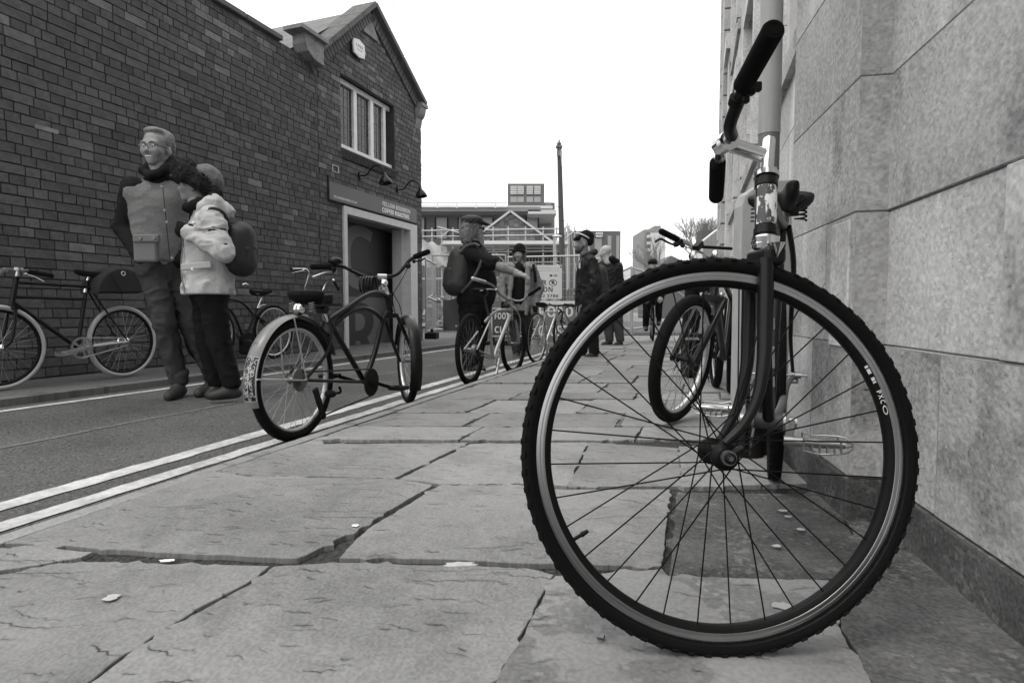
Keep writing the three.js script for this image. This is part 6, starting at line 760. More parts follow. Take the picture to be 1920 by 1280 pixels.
  for (let k = 1; k < nz; k++) for (let j = 1; j < ny; j++) for (let i = 1; i < nx; i++) {
    const v = F[id(i, j, k)] < 0;
    if (v !== F[id(i + 1, j, k)] < 0) q4(at[cid(i, j - 1, k - 1)], at[cid(i, j, k - 1)], at[cid(i, j, k)], at[cid(i, j - 1, k)], v);
    if (v !== F[id(i, j + 1, k)] < 0) q4(at[cid(i - 1, j, k - 1)], at[cid(i - 1, j, k)], at[cid(i, j, k)], at[cid(i, j, k - 1)], v);
    if (v !== F[id(i, j, k + 1)] < 0) q4(at[cid(i - 1, j - 1, k)], at[cid(i, j - 1, k)], at[cid(i, j, k)], at[cid(i - 1, j, k)], v);
  }
  const g = new THREE.BufferGeometry(); g.setAttribute('position', new THREE.Float32BufferAttribute(pos, 3)); g.setIndex(idx); g.computeVertexNormals();
  const uv = new Float32Array(pos.length / 3 * 2), N = g.attributes.normal; for (let i = 0; i < uv.length / 2; i++) { const s = Math.abs(N.getX(i)) > Math.abs(N.getZ(i)); uv[i * 2] = s ? pos[i * 3 + 2] : pos[i * 3]; uv[i * 2 + 1] = pos[i * 3 + 1]; } g.setAttribute('uv', new THREE.BufferAttribute(uv, 2));
  return g;
}
const SK = mat(0.3, 0.55, { map: T.grain }), clothM = (g, r = 0.85) => mat(g, r, { phys: true, specularIntensity: 0.3, map: T.fabric, bumpMap: T.fabB, bumpScale: 0.0006 });
const up = V(0, 1, 0), mid = (a, b, t = 0.5) => a.clone().lerp(b, t), ad = (p, v, s = 1) => p.clone().addScaledVector(v, s);
function headParts(c, face, tilt, k, o = {}) { // c: middle of the head at eye level; face: where it looks
  const z = face.clone().setY(0).normalize(), x = up.clone().cross(z), m = new THREE.Matrix4().makeBasis(x, up, z).multiply(new THREE.Matrix4().makeRotationX(-tilt)).scale(V(k, k, k)).setPosition(c);
  if (tilt) { const r = new THREE.Matrix4().makeBasis(x, up, z).multiply(new THREE.Matrix4().makeRotationX(-tilt)); r.scale(V(k, k, k)); r.setPosition(c); m.copy(r); }
  const p = [ell(V(0, 0.045, -0.012), 0.074, 0.083, 0.094, 0.03), ell(V(0, -0.035, 0.026), 0.056, 0.062, 0.062, 0.04), ell(V(0, -0.088, 0.058), 0.024, 0.02, 0.024, 0.03), cap(V(0, 0.014, 0.083), V(0, -0.028, 0.104), 0.009, 0.014, 0.016), cap(V(-0.016, -0.03, 0.088), V(0.016, -0.03, 0.088), 0.01, 0.01, 0.012), cap(V(-0.042, 0.026, 0.07), V(0.042, 0.026, 0.07), 0.016, 0.016, 0.02), ell(V(-0.04, -0.022, 0.062), 0.026, 0.024, 0.024, 0.03), ell(V(0.04, -0.022, 0.062), 0.026, 0.024, 0.024, 0.03), cap(V(-0.02, -0.056, 0.078), V(0.02, -0.056, 0.078), 0.008, 0.008, 0.01), cap(V(-0.017, -0.067, 0.077), V(0.017, -0.067, 0.077), 0.008, 0.008, 0.01), ell(V(-0.076, -0.01, -0.01), 0.01, 0.032, 0.02, 0.008), ell(V(0.076, -0.01, -0.01), 0.01, 0.032, 0.02, 0.008), ell(V(-0.031, 0.006, 0.092), 0.017, 0.011, 0.016, 0.012, 1), ell(V(0.031, 0.006, 0.092), 0.017, 0.011, 0.016, 0.012, 1), ...(o.smile ? [ell(V(0, -0.062, 0.094), 0.026, 0.008, 0.014, 0.004, 1)] : [cap(V(-0.022, -0.0615, 0.089), V(0.022, -0.0615, 0.089), 0.001, 0.001, 0.004)]), cap(V(0, -0.05, -0.02), V(0, -0.16, -0.045), 0.05, 0.055, 0.03)];
  return { geo: blob(p, o.cell || 0.005).applyMatrix4(m), m, at: (a, b, d) => V(a, b, d).applyMatrix4(m), put: (g) => g.applyMatrix4(m) };
}
function handGeo(w, dir, nrm, k = 1, curl = 0.5, thumb = 1, cell = 0.004, e = 0) { // wrist, pointing direction, back of the hand
  const d = dir.clone().normalize(), n = nrm.clone().addScaledVector(d, -nrm.dot(d)).normalize(), s = d.clone().cross(n).multiplyScalar(thumb), at = (a, b, c) => w.clone().addScaledVector(d, a * k).addScaledVector(s, b * k).addScaledVector(n, c * k), p = [cap(at(-0.02, 0, 0), at(0.03, 0, 0), 0.024 * k + e, 0.026 * k + e, 0.02)];
  for (let f = 0; f < 4; f++) { const b = 0.03 - f * 0.02, L = [0.042, 0.047, 0.043, 0.034][f]; p.push(cap(at(0.01, b * 0.8, 0), at(0.078, b, 0.002), 0.012 * k + e, 0.0105 * k + e, 0.014)); let q = at(0.08, b, 0.002), a = curl * 0.7; for (let j = 0; j < 3; j++) { const l = L * [1, 0.68, 0.5][j] * k, r = q.clone().addScaledVector(d, Math.cos(a) * l).addScaledVector(n, -Math.sin(a) * l); p.push(cap(q, r, (0.0098 - j * 0.0012) * k + e, (0.009 - j * 0.0012) * k + e, 0.003)); q = r; a += curl * 1.1; } }
  const t0 = at(0.015, 0.03, -0.005), t1 = at(0.05, 0.052, -0.02), t2 = at(0.075, 0.046, -0.034); p.push(cap(at(0, 0.015, 0), t0, 0.016 * k + e, 0.014 * k + e, 0.015), cap(t0, t1, 0.013 * k + e, 0.011 * k + e, 0.01), cap(t1, t2, 0.0105 * k + e, 0.009 * k + e, 0.004));
  return blob(p, cell);
}
function figure(name, label, d, j, o) { // j: joints as picture points with depth offsets
  const J = {}; for (const [k, v] of Object.entries(j)) J[k] = P(v[0], v[1], d + (v[2] || 0));
  const foot = mid(J.anL, J.anR), t = thing(name, label, 'person', V(foot.x, o.ground ?? 0, foot.z)), k = o.k || 1, c = o.cell || 0.01;
  const shM = mid(J.shL, J.shR), hpM = mid(J.hpL, J.hpR), fr = o.front.clone().setY(0).normalize();
  const tor = (e) => [cap(J.hpL, J.hpR, 0.1 * k + e, 0.1 * k + e, 0.05), cap(ad(hpM, up, 0.05), mid(hpM, shM, 0.75), 0.125 * k + e, 0.135 * k + e, 0.08), cap(ad(J.hpL, up, 0.04), mid(J.shL, shM, 0.35).addScaledVector(up, -0.08), 0.085 * k + e, 0.095 * k + e, 0.07), cap(ad(J.hpR, up, 0.04), mid(J.shR, shM, 0.35).addScaledVector(up, -0.08), 0.085 * k + e, 0.095 * k + e, 0.07), cap(ad(J.shL, up, -0.02), ad(J.shR, up, -0.02), 0.062 * k + e, 0.062 * k + e, 0.06), ...(o.belly ? [ell(ad(mid(hpM, shM, 0.35), fr, 0.05), 0.16 + e, 0.2 + e, 0.17 + e, 0.08)] : [])];
  const arms = (e, u = 1) => ['L', 'R'].flatMap((s) => J['el' + s] ? [cap(J['sh' + s], J['el' + s], 0.052 * k + e, 0.043 * k + e, 0.03), cap(J['el' + s], mid(J['el' + s], J['wr' + s], u), 0.043 * k + e, lerp(0.043, 0.029, u) * k + e, 0.02)] : []);
  const legs = (e) => ['L', 'R'].flatMap((s) => [cap(J['hp' + s], J['kn' + s], 0.08 * k + e, 0.057 * k + e, 0.02), cap(J['kn' + s], J['an' + s], 0.055 * k + e, 0.04 * k + e * (o.flare ?? 1), 0.02)]);
  const feet = (e) => ['L', 'R'].flatMap((s) => { const a = J['an' + s], b = J['to' + s], h = a.clone().lerp(b, -0.22).setY(b.y + 0.012); return [cap(h, b, 0.038 * k + e, 0.034 * k + e, 0.02), cap(a, mid(h, b, 0.3).addScaledVector(up, 0.02), 0.042 * k + e, 0.045 * k + e, 0.03), cap(mid(h, b, 0.45).addScaledVector(up, 0.015), mid(h, b, 0.8), 0.04 * k + e, 0.038 * k + e, 0.02)]; });
  const H = headParts(J.head, o.face, o.tilt || 0, o.headK || 1, o);
  const hands = []; for (const s of ['L', 'R']) if (o['hand' + s]) { const h = o['hand' + s], w = J['wr' + s], dr = w.clone().sub(J['el' + s]).normalize(); hands.push(handGeo(ad(w, dr, 0.02), h.dir || dr, h.n || fr, h.k || 1, h.curl ?? 0.6, h.thumb ?? 1, o.handCell || 0.0045)); }
  const body = part('body', [blob([...tor(-0.01), ...arms(0), ...legs(0), ...feet(-0.008), cap(ad(shM, up, -0.02), ad(J.head, up, -0.09), 0.06 * k, 0.052 * k, 0.05)], c), H.geo, ...hands], o.skin || SK, t);
  for (const s of [-1, 1]) part('eye', new THREE.SphereGeometry(0.0115, 12, 8).translate(s * 0.031, 0.006, 0.0775).applyMatrix4(H.m), M.eye, t), part('pupil', new THREE.SphereGeometry(0.0062, 10, 6).translate(s * 0.031, 0.005, 0.0842).applyMatrix4(H.m), M.dark, t);
  const zip = (y) => [V(0, y, 0), V(0, -1, 0)];
  const hemY = o.hem !== undefined ? P(960, o.hem, d).y : hpM.y - 0.1, waist = ad(hpM, up, 0.1).y;
  part('trousers', blob([...legs(o.legE ?? 0.02), cap(J.hpL, J.hpR, 0.098 * k + 0.008, 0.098 * k + 0.008, 0.05), cap(hpM, ad(hpM, up, 0.12), 0.11 * k, 0.115 * k, 0.05)], c, { amp: o.legAmp ?? 0.008, f: [11, 16, 11], cut: [[V(0, waist, 0), up], [V(0, Math.min(J.anL.y, J.anR.y) - 0.03, 0), V(0, -1, 0)]] }), o.trousers, t);
  for (const s of ['L', 'R']) { const only = feet(-0.001).slice(s === 'L' ? 0 : 3, s === 'L' ? 3 : 6); part('shoe', blob(only, Math.min(c, 0.008), { cut: [[V(0, J['an' + s].y + 0.045, 0), up], [V(0, J['to' + s].y - 0.03, 0), V(0, -1, 0)]] }), o.shoe, t); }
  const tk = ad(hpM, up, -0.04).y, nk = ad(shM, up, 0.1).y;
  if (o.jumper) part('jumper', blob([...tor(-0.012), ...arms(o.armE ?? 0.018, 0.96), cap(shM, ad(shM, up, 0.08), 0.075 * k, 0.07 * k, 0.05)], c, { amp: 0.006, f: [13, 20, 13], cut: [[V(0, nk, 0), up], [V(0, tk, 0), V(0, -1, 0)]] }), o.jumper, t);
  const skirt = [cap(J.hpL, J.hpR, 0.13 * k, 0.13 * k, 0.06), cap(mid(hpM, shM, 0.4), V(hpM.x, hemY - 0.05, hpM.z), 0.15 * k, 0.16 * k, 0.08), cap(ad(J.hpL, up, -0.02), V(J.hpL.x, hemY - 0.05, J.hpL.z), 0.11 * k, 0.12 * k, 0.06), cap(ad(J.hpR, up, -0.02), V(J.hpR.x, hemY - 0.05, J.hpR.z), 0.11 * k, 0.12 * k, 0.06)];
  const jk = o.jacket && part(o.jacketName || 'jacket', blob([...tor(o.torE ?? 0.022), ...(o.sleeves === false ? [] : [cap(ad(shM, up, 0), ad(shM, up, 0.08), 0.09 * k, 0.078 * k, 0.05)]), ...(o.sleeves === false ? [] : arms(0.028, o.sleeveTo ?? 0.97)), ...(o.skirt === false ? [] : skirt)], c, { amp: o.jackAmp ?? 0.011, f: o.jackF || [12, 15, 12], cut: [[V(0, nk + (o.nk || 0), 0), up], [V(0, hemY, 0), V(0, -1, 0)], ...(o.cuts ? o.cuts(J) : [])] }), o.jacket, t);
  if (o.more) o.more({ t, J, H, shM, hpM, fr, body, jk, tor, arms, cell: c, hemY });
  return { t, J, H };
}
const hairGeo = (H, pr, cell, amp = 0.008, f = [60, 40, 60], cut) => H.put(blob(pr, cell, { amp, f, cut }));
const backpack = (name, label, c, ax, w, h, dp, tilt = 0) => { // c middle, ax: away from the wearer's back
  const t = thing(name, label, 'backpack', c), z = ax.clone().setY(0).normalize(), x = up.clone().cross(z), m = new THREE.Matrix4().makeBasis(x, up, z).multiply(new THREE.Matrix4().makeRotationX(tilt)).setPosition(c), pm = mat(0.022, 0.7, { map: T.fabric, bumpMap: T.fabB, bumpScale: 0.0008 });
  const put = (g) => g.applyMatrix4(m);
  part('body', put(blob([cap(V(-w * 0.26, -h * 0.28, 0), V(-w * 0.22, h * 0.25, -0.01), dp * 0.5, dp * 0.45, 0.08), cap(V(w * 0.26, -h * 0.28, 0), V(w * 0.22, h * 0.25, -0.01), dp * 0.5, dp * 0.45, 0.08), cap(V(0, -h * 0.3, 0.01), V(0, h * 0.34, -0.01), dp * 0.52, dp * 0.42, 0.08)], 0.01, { amp: 0.006, f: [14, 9, 14], soft: true })), pm, t);
  part('pocket', put(rbox(0, -h * 0.17, dp * 0.45, w * 0.62, h * 0.42, dp * 0.3, 0.03, 3)), pm, t); for (const z of [curve([V(-w * 0.3, -h * 0.02, dp * 0.56), V(0, h * 0.045, dp * 0.6), V(w * 0.3, -h * 0.02, dp * 0.56)], 0.004, 20, 5), curve([V(-w * 0.33, h * 0.1, dp * 0.42), V(0, h * 0.36, dp * 0.4), V(w * 0.33, h * 0.1, dp * 0.42)], 0.005, 20, 5)]) part('zip', put(z), M.dark, t); part('haul_loop', put(curve([V(-0.03, h * 0.46, -dp * 0.3), V(0, h * 0.53, -dp * 0.3), V(0.03, h * 0.46, -dp * 0.3)], 0.008, 12, 6)), pm, t);
  return { t, put, pm };
};
const onSide = (p, n) => [p, n];

// man in the tweed waistcoat
figure('person', 'tall smiling man in tweed waistcoat, dark jumper and glasses by the brick wall', 4.21, { head: [294, 281, 0.02], shL: [249, 352, -0.06], shR: [338, 350, 0.12], elL: [232, 425, -0.02], wrL: [266, 484, -0.1], elR: [352, 430, 0.2], wrR: [335, 490, 0.0], hpL: [288, 500, -0.02], hpR: [326, 500, 0.08], knL: [309, 610, -0.08], anL: [335, 713, -0.02], toL: [316, 743, -0.2], knR: [360, 612, 0.06], anR: [398, 708, 0.1], toR: [372, 737, -0.04] }, {
  ground: -0.03, k: 1.04, headK: 1.1, face: V(-0.08, 0, 1), front: V(0.3, 0, 0.95), tilt: -0.02, torE: 0.006, armE: 0.026, smile: true, cell: 0.0085, trousers: clothM(0.05), legE: 0.018, legAmp: 0.013, shoe: mat(0.045, 0.7, { map: T.grain }), jumper: clothM(0.012), jacket: M.tweed, jacketName: 'waistcoat', sleeves: false, skirt: false, hem: 491, jackAmp: 0.006, handL: { curl: 0.3, dir: V(0.35, -0.7, -0.65), k: 0.9 },
  cuts: (J) => [[ad(J.shL, V(-0.9, 0.3, 0).normalize(), 0.035), V(-0.95, 0.1, 0.1).normalize()]],
  more: ({ t, J, H, shM, hpM, fr, jk }) => {
    const hm = mat(0.2, 0.8, { map: T.fabric });
    part('hair', hairGeo(H, [ell(V(0, 0.085, -0.035), 0.079, 0.06, 0.088, 0.02), ell(V(0.0, 0.112, 0.03), 0.06, 0.026, 0.042, 0.02), ell(V(0, 0.04, -0.07), 0.076, 0.07, 0.05, 0.02), ell(V(-0.07, 0.055, -0.01), 0.014, 0.04, 0.035, 0.015), ell(V(0.07, 0.055, -0.01), 0.014, 0.04, 0.035, 0.015), ell(V(0, 0.04, 0.09), 0.085, 0.062, 0.05, 0.01, 1)], 0.005, 0.004, [90, 60, 60]), hm, t);
    const g = [], y = 0.004; for (const s of [-1, 1]) g.push(H.put(new THREE.TorusGeometry(0.0225, 0.0014, 8, 28).scale(1.15, 0.75, 1).translate(s * 0.031, y, 0.1)), H.put(rod(V(s * 0.056, y + 0.006, 0.098), V(s * 0.079, y + 0.004, 0.0), 0.002)));
    g.push(H.put(curve([V(-0.008, y + 0.004, 0.101), V(0, y + 0.008, 0.105), V(0.008, y + 0.004, 0.101)], 0.002, 10, 6))); const gl = part('glasses', g, M.dark, t); for (const s of [-1, 1]) part('lens', H.put(new THREE.CircleGeometry(0.022, 24).scale(1.15, 0.75, 1).translate(s * 0.031, y, 0.1)), new THREE.MeshPhysicalMaterial({ transmission: 1, roughness: 0.05, thickness: 0, side: THREE.DoubleSide }), gl);
    part('teeth', H.put(rbox(0, -0.0585, 0.084, 0.04, 0.008, 0.012, 0.003, 2)), M.white, t);
    part('brow', [-1, 1].map((s) => H.put(curve([V(s * 0.012, 0.026, 0.092), V(s * 0.03, 0.032, 0.088), V(s * 0.05, 0.026, 0.076)], 0.0045, 10, 6))), hm, t);
    const nb = ad(J.head, up, -0.125); part('collar', blob([cap(ad(nb, V(-0.07, -0.02, 0.03)), ad(nb, V(-0.06, 0.05, -0.05)), 0.035, 0.035, 0.03), cap(ad(nb, V(-0.06, 0.05, -0.05)), ad(nb, V(0.05, 0.06, -0.07)), 0.035, 0.035, 0.03), cap(ad(nb, V(0.05, 0.06, -0.07)), ad(nb, V(0.08, -0.01, 0.02)), 0.035, 0.035, 0.03), cap(ad(nb, V(-0.07, -0.03, 0.05)), ad(nb, V(-0.0, -0.075, 0.09)), 0.032, 0.026, 0.03), cap(ad(nb, V(0.08, -0.02, 0.03)), ad(nb, V(0.0, -0.075, 0.09)), 0.032, 0.026, 0.03)], 0.008, { amp: 0.006 }), clothM(0.012), t);
    const tw = M.tweed, pk = P(274, 468, 3.99), fl = P(274, 447, 3.97); part('pocket', [rbox(pk.x, pk.y - 0.01, pk.z, 0.16, 0.15, 0.05, 0.02, 3)], tw, jk || t); part('pocket_flap', [rbox(fl.x, fl.y, fl.z, 0.175, 0.055, 0.035, 0.012, 3).rotateZ(0)], tw, jk || t);
    part('button', [[262, 447, 3.945], [288, 446, 3.945], [303, 349, 3.97], [308, 394, 3.95], [312, 416, 3.95], [322, 483, 3.98]].map(([x, y, q]) => disc(P(x, y, q), V(0, 0, 1), 0.009, 0.006, 12)), M.dullSteel, t); part('chest_seam', [curve([P(304, 345, 3.975), P(309, 395, 3.955), P(318, 485, 3.98)], 0.003, 16, 5)], M.dark, t);
    part('turn_up', [cap(ad(J.anL, up, 0.0), ad(J.anL, up, 0.05), 0.062, 0.066, 0.01)].map((q) => blob([q], 0.008, { amp: 0.006 })), clothM(0.07), t);
  } });
{ // woman in the pale parka
  const r = figure('person', 'woman in pale parka and fur hat seen from the side facing the tall man', 4.08, { head: [365, 351, 0.02], shL: [386, 402, 0.17], shR: [396, 404, -0.17], elL: [395, 470, 0.26], wrL: [356, 445, 0.1], elR: [417, 472, -0.25], wrR: [353, 434, -0.18], hpL: [386, 545, 0.09], hpR: [396, 545, -0.09], knL: [388, 640, 0.1], anL: [404, 716, 0.12], toL: [392, 741, 0.05], knR: [411, 640, -0.08], anR: [434, 716, -0.08], toR: [396, 742, -0.12] }, {
    ground: -0.03, k: 0.95, headK: 0.95, face: V(-0.97, 0, 0.2), front: V(-0.95, 0, 0.25), tilt: 0.12, cell: 0.0085, torE: 0.012, trousers: clothM(0.008), legE: 0.022, legAmp: 0.008, shoe: mat(0.014, 0.6), jumper: clothM(0.01), jacket: clothM(0.5, 0.75), hem: 553, jackAmp: 0.016, jackF: [9, 14, 9], nk: -0.005,
    more: ({ t, J, H, shM, fr, jk }) => {
      const fur = mat(0.022, 0.95, { phys: true, specularIntensity: 0.2 }), strand = [];
      part('hat', H.put(blob([ell(V(0, 0.095, -0.07), 0.096, 0.085, 0.1, 0.03), ell(V(0, 0.05, -0.12), 0.09, 0.08, 0.07, 0.03)], 0.006, { amp: 0.005, f: [30, 22, 22] })), mat(0.12, 0.7, { map: T.fabric }), t);
      const furB = part('fur_band', H.put(blob([cap(V(-0.075, 0.06, 0.075), V(0, 0.1, 0.115), 0.05, 0.052, 0.03), cap(V(0, 0.1, 0.115), V(0.075, 0.06, 0.075), 0.052, 0.05, 0.03), cap(V(-0.06, 0.13, 0.05), V(0.06, 0.13, 0.05), 0.06, 0.06, 0.03), cap(V(0.085, 0.08, 0.03), V(0.095, 0.04, -0.06), 0.055, 0.05, 0.03), cap(V(-0.085, 0.08, 0.03), V(-0.095, 0.04, -0.06), 0.055, 0.05, 0.03), cap(V(-0.085, 0.075, 0.05), V(-0.1, 0.03, -0.04), 0.052, 0.05, 0.03), cap(V(0.085, 0.075, 0.05), V(0.1, 0.03, -0.04), 0.052, 0.05, 0.03), cap(V(-0.1, 0.01, -0.06), V(-0.05, -0.02, -0.13), 0.046, 0.042, 0.03), cap(V(0.1, 0.01, -0.06), V(0.05, -0.02, -0.13), 0.046, 0.042, 0.03), cap(V(0.05, -0.02, -0.13), V(-0.05, -0.02, -0.13), 0.042, 0.042, 0.03)], 0.006, { amp: 0.012, f: [45, 45, 45] })), fur, t);
      for (let i = 0; i < 1500; i++) { const a = rnd() * 6.283, c = V(Math.sin(a) * 0.105, 0.045 + 0.05 * Math.cos(a) + rr(-0.045, 0.05), Math.cos(a) * 0.115 - 0.008), n = V(Math.sin(a), rr(-0.5, 0.8), Math.cos(a)).normalize(); strand.push(rod(ad(c, n, 0.03), ad(c, n, rr(0.05, 0.066)).add(V(rr(-0.012, 0.012), rr(-0.015, 0.008), rr(-0.012, 0.012))), 0.0015, 0.0004, 3)); } part('fur', H.put(join(strand)), fur, furB).userData.kind = 'stuff';
      part('scarf', blob([cap(P(351, 389, 4.02), P(370, 383, 3.99), 0.026, 0.034, 0.03), cap(P(370, 383, 3.99), P(398, 372, 4.0), 0.034, 0.04, 0.04), cap(P(351, 389, 4.02), P(356, 392, 4.16), 0.026, 0.03, 0.03)], 0.008, { amp: 0.008 }), clothM(0.008), t);
      part('hood', blob([cap(P(379, 386, 3.96), P(400, 383, 4.0), 0.03, 0.05, 0.04), cap(P(400, 383, 4.0), P(424, 396, 4.06), 0.052, 0.045, 0.05), cap(P(424, 397, 4.06), P(404, 384, 4.2), 0.045, 0.045, 0.05), cap(P(379, 388, 3.95), P(370, 404, 3.97), 0.026, 0.02, 0.03), cap(P(398, 378, 4.02), P(404, 376, 4.16), 0.045, 0.045, 0.05)], 0.009, { amp: 0.009, f: [16, 16, 16] }), clothM(0.52, 0.75), t);
      part('mitten', [blob([cap(ad(J.wrR, V(0.03, 0, 0)), ad(J.wrR, V(-0.035, 0.005, 0)), 0.05, 0.05, 0.03), cap(ad(J.wrR, V(-0.035, 0.01, 0)), ad(J.wrR, V(-0.06, 0.03, -0.03)), 0.04, 0.032, 0.02), cap(ad(J.wrR, V(-0.03, 0.02, 0.03)), ad(J.wrR, V(-0.05, 0.05, 0.02)), 0.022, 0.018, 0.015)], 0.007, { amp: 0.004, f: [40, 40, 40] })], clothM(0.008), t);
      const f = P(362, 504, 3.86); part('pocket_flap', [rbox(0, 0, 0, 0.2, 0.045, 0.016, 0.008, 2).rotateZ(0.1).translate(f.x + 0.02, f.y + 0.02, f.z)], clothM(0.5, 0.75), jk); part('button', [disc(ad(f, V(0.0, 0.0, 0.014)), V(0, 0, 1), 0.009, 0.006), ball(P(363, 418, 3.84), 0.012)], M.white, t);
      for (const z of [curve([P(344, 448, 3.95), P(339, 500, 3.94), P(346, 553, 3.9)], 0.005, 16, 5), curve([P(398, 424, 3.75), P(412, 427, 3.75), P(421, 428, 3.77)], 0.005, 10, 5)]) part('zip', z, M.dullSteel, t);
    } });
  const b = backpack('backpack', 'dark backpack worn by the woman in the pale parka', P(452, 466, 4.1), V(1, 0, 0.1), 0.25, 0.33, 0.15, 0.08);
  part('strap', [curve([P(432, 425, 3.98), P(414, 396, 3.9), P(394, 392, 3.86), P(384, 412, 3.84)], 0.014, 20, 6)], b.pm, b.t);
}
{ // bearded man with outstretched arm
  const r = figure('person', 'bearded man in black with flat cap stretching out his gloved hand', 6.45, { head: [888, 430, 0], shL: [876, 474, -0.16], shR: [898, 474, 0.16], elR: [930, 500, 0.25], wrR: [965, 512, 0.15], elL: [905, 492, -0.22], wrL: [905, 492, -0.22], hpL: [882, 565, -0.1], hpR: [902, 565, 0.1], knL: [881, 630, -0.08], anL: [880, 682, -0.08], toL: [905, 693, -0.12], knR: [897, 628, 0.1], anR: [886, 680, 0.12], toR: [902, 688, 0.2] }, {
    ground: -0.08, k: 1.08, headK: 1.05, face: V(0.93, 0, -0.35), front: V(1, 0, -0.2), belly: true, cell: 0.012, trousers: clothM(0.008), legE: 0.045, legAmp: 0.016, flare: 1, shoe: mat(0.015, 0.6), skirt: false,
    more: ({ t, J, H, tor, shM, hpM, cell }) => {
      const bl = clothM(0.007); J.elL = P(925, 496, 6.15); J.wrL = P(970, 513, 6.1);
      part('t_shirt', blob([...tor(0.03), cap(J.shL, P(922, 494, 6.16), 0.075, 0.078, 0.05), cap(J.shR, mid(J.shR, J.elR, 0.6), 0.07, 0.075, 0.05), cap(ad(hpM, up, 0.02), ad(hpM, up, -0.03), 0.16, 0.165, 0.06), cap(shM, ad(shM, up, 0.1), 0.1, 0.085, 0.05)], cell, { amp: 0.01, f: [10, 13, 10], cut: [[V(0, ad(shM, up, 0.13).y, 0), up], [V(0, ad(hpM, up, -0.03).y, 0), V(0, -1, 0)]] }), bl, t);
      part('near_forearm', [blob([cap(P(916, 493, 6.17), P(944, 503, 6.13), 0.05, 0.046, 0.03), cap(P(944, 503, 6.13), P(968, 511, 6.1), 0.046, 0.032, 0.02)], 0.008)], mat(0.2, 0.55, { map: T.grain }), t);
      const d = V(0.9, -0.28, 0); part('glove', [handGeo(P(969, 512, 6.1), d, V(0.2, 0.9, 0.3), 1.15, 0.75, -1, 0.005, 0.003), rod(P(963, 510, 6.1), P(970, 512.5, 6.1), 0.042, 0.038, 16)], mat(0.3, 0.8), t);
      const gh = mat(0.2, 0.9, { phys: true, specularIntensity: 0.3 });
      const h1 = part('hair', hairGeo(H, [ell(V(0, 0.03, -0.075), 0.092, 0.085, 0.072, 0.03), ell(V(0, -0.05, -0.085), 0.1, 0.07, 0.06, 0.04), ell(V(0, -0.11, -0.07), 0.09, 0.06, 0.055, 0.04), ell(V(-0.075, -0.01, -0.02), 0.03, 0.075, 0.055, 0.03), ell(V(0.075, -0.01, -0.02), 0.03, 0.075, 0.055, 0.03)], 0.007, 0.014, [38, 26, 38]), gh, t);
      const bd = part('beard', hairGeo(H, [ell(V(0, -0.085, 0.055), 0.06, 0.06, 0.05, 0.03), ell(V(0, -0.13, 0.07), 0.045, 0.05, 0.04, 0.03), ell(V(-0.058, -0.04, 0.03), 0.02, 0.05, 0.035, 0.02), ell(V(0.058, -0.04, 0.03), 0.02, 0.05, 0.035, 0.02), cap(V(-0.025, -0.046, 0.096), V(0.025, -0.046, 0.096), 0.01, 0.01, 0.01)], 0.007, 0.01, [40, 26, 40]), mat(0.26, 0.9), t);
      const st = []; for (let i = 0; i < 500; i++) { const a = rr(1.2, 5.1), c = V(Math.sin(a) * 0.098, rr(-0.1, 0.07), Math.cos(a) * 0.105 - 0.02), n = V(Math.sin(a), rr(-0.5, 0.3), Math.cos(a)); st.push(rod(c, ad(c, n, rr(0.02, 0.04)).add(V(rr(-0.02, 0.02), rr(-0.03, 0.01), rr(-0.02, 0.02))), 0.0022, 0.0008, 3)); } part('wisps', H.put(join(st)), gh, h1).userData.kind = 'stuff';
      part('cap', H.put(blob([ell(V(0, 0.1, -0.02), 0.098, 0.046, 0.118, 0.03), ell(V(0, 0.07, -0.02), 0.09, 0.04, 0.112, 0.03), cap(V(-0.04, 0.075, 0.1), V(-0.03, 0.05, 0.165), 0.012, 0.008, 0.02), cap(V(0.04, 0.075, 0.1), V(0.03, 0.05, 0.165), 0.012, 0.008, 0.02), cap(V(0, 0.08, 0.1), V(0, 0.054, 0.175), 0.014, 0.009, 0.02)], 0.006, { amp: 0.003, f: [30, 30, 30] })), clothM(0.05, 0.6), t); part('cap_band', H.put(new THREE.TorusGeometry(0.094, 0.012, 8, 32).scale(1, 1.2, 0.9).rotateX(Math.PI / 2).translate(0, 0.062, -0.02)), clothM(0.01), t);
      part('sunglasses', [H.put(rbox(0.034, 0.008, 0.096, 0.05, 0.032, 0.01, 0.004, 2)), H.put(rbox(-0.034, 0.008, 0.096, 0.05, 0.032, 0.01, 0.004, 2)), H.put(rod(V(0.055, 0.014, 0.09), V(0.084, 0.01, -0.02), 0.004)), H.put(rod(V(-0.055, 0.014, 0.09), V(-0.084, 0.01, -0.02), 0.004)), H.put(rod(V(-0.012, 0.012, 0.1), V(0.012, 0.012, 0.1), 0.003))], M.darker, t);
    } });
  const b = backpack('backpack', 'large dark rucksack on the back of the bearded man', P(858, 508, 6.35), V(-0.92, 0, 0.38), 0.34, 0.5, 0.22, -0.12);
  part('strap', [curve([P(862, 474, 6.2), P(874, 462, 6.22), P(890, 458, 6.25), P(900, 462, 6.2)], 0.02, 24, 6), curve([P(866, 548, 6.15), P(882, 530, 6.08), P(896, 506, 6.1), P(903, 488, 6.12)], 0.016, 24, 6)], mat(0.045, 0.7, { map: T.fabric }), b.t);
}
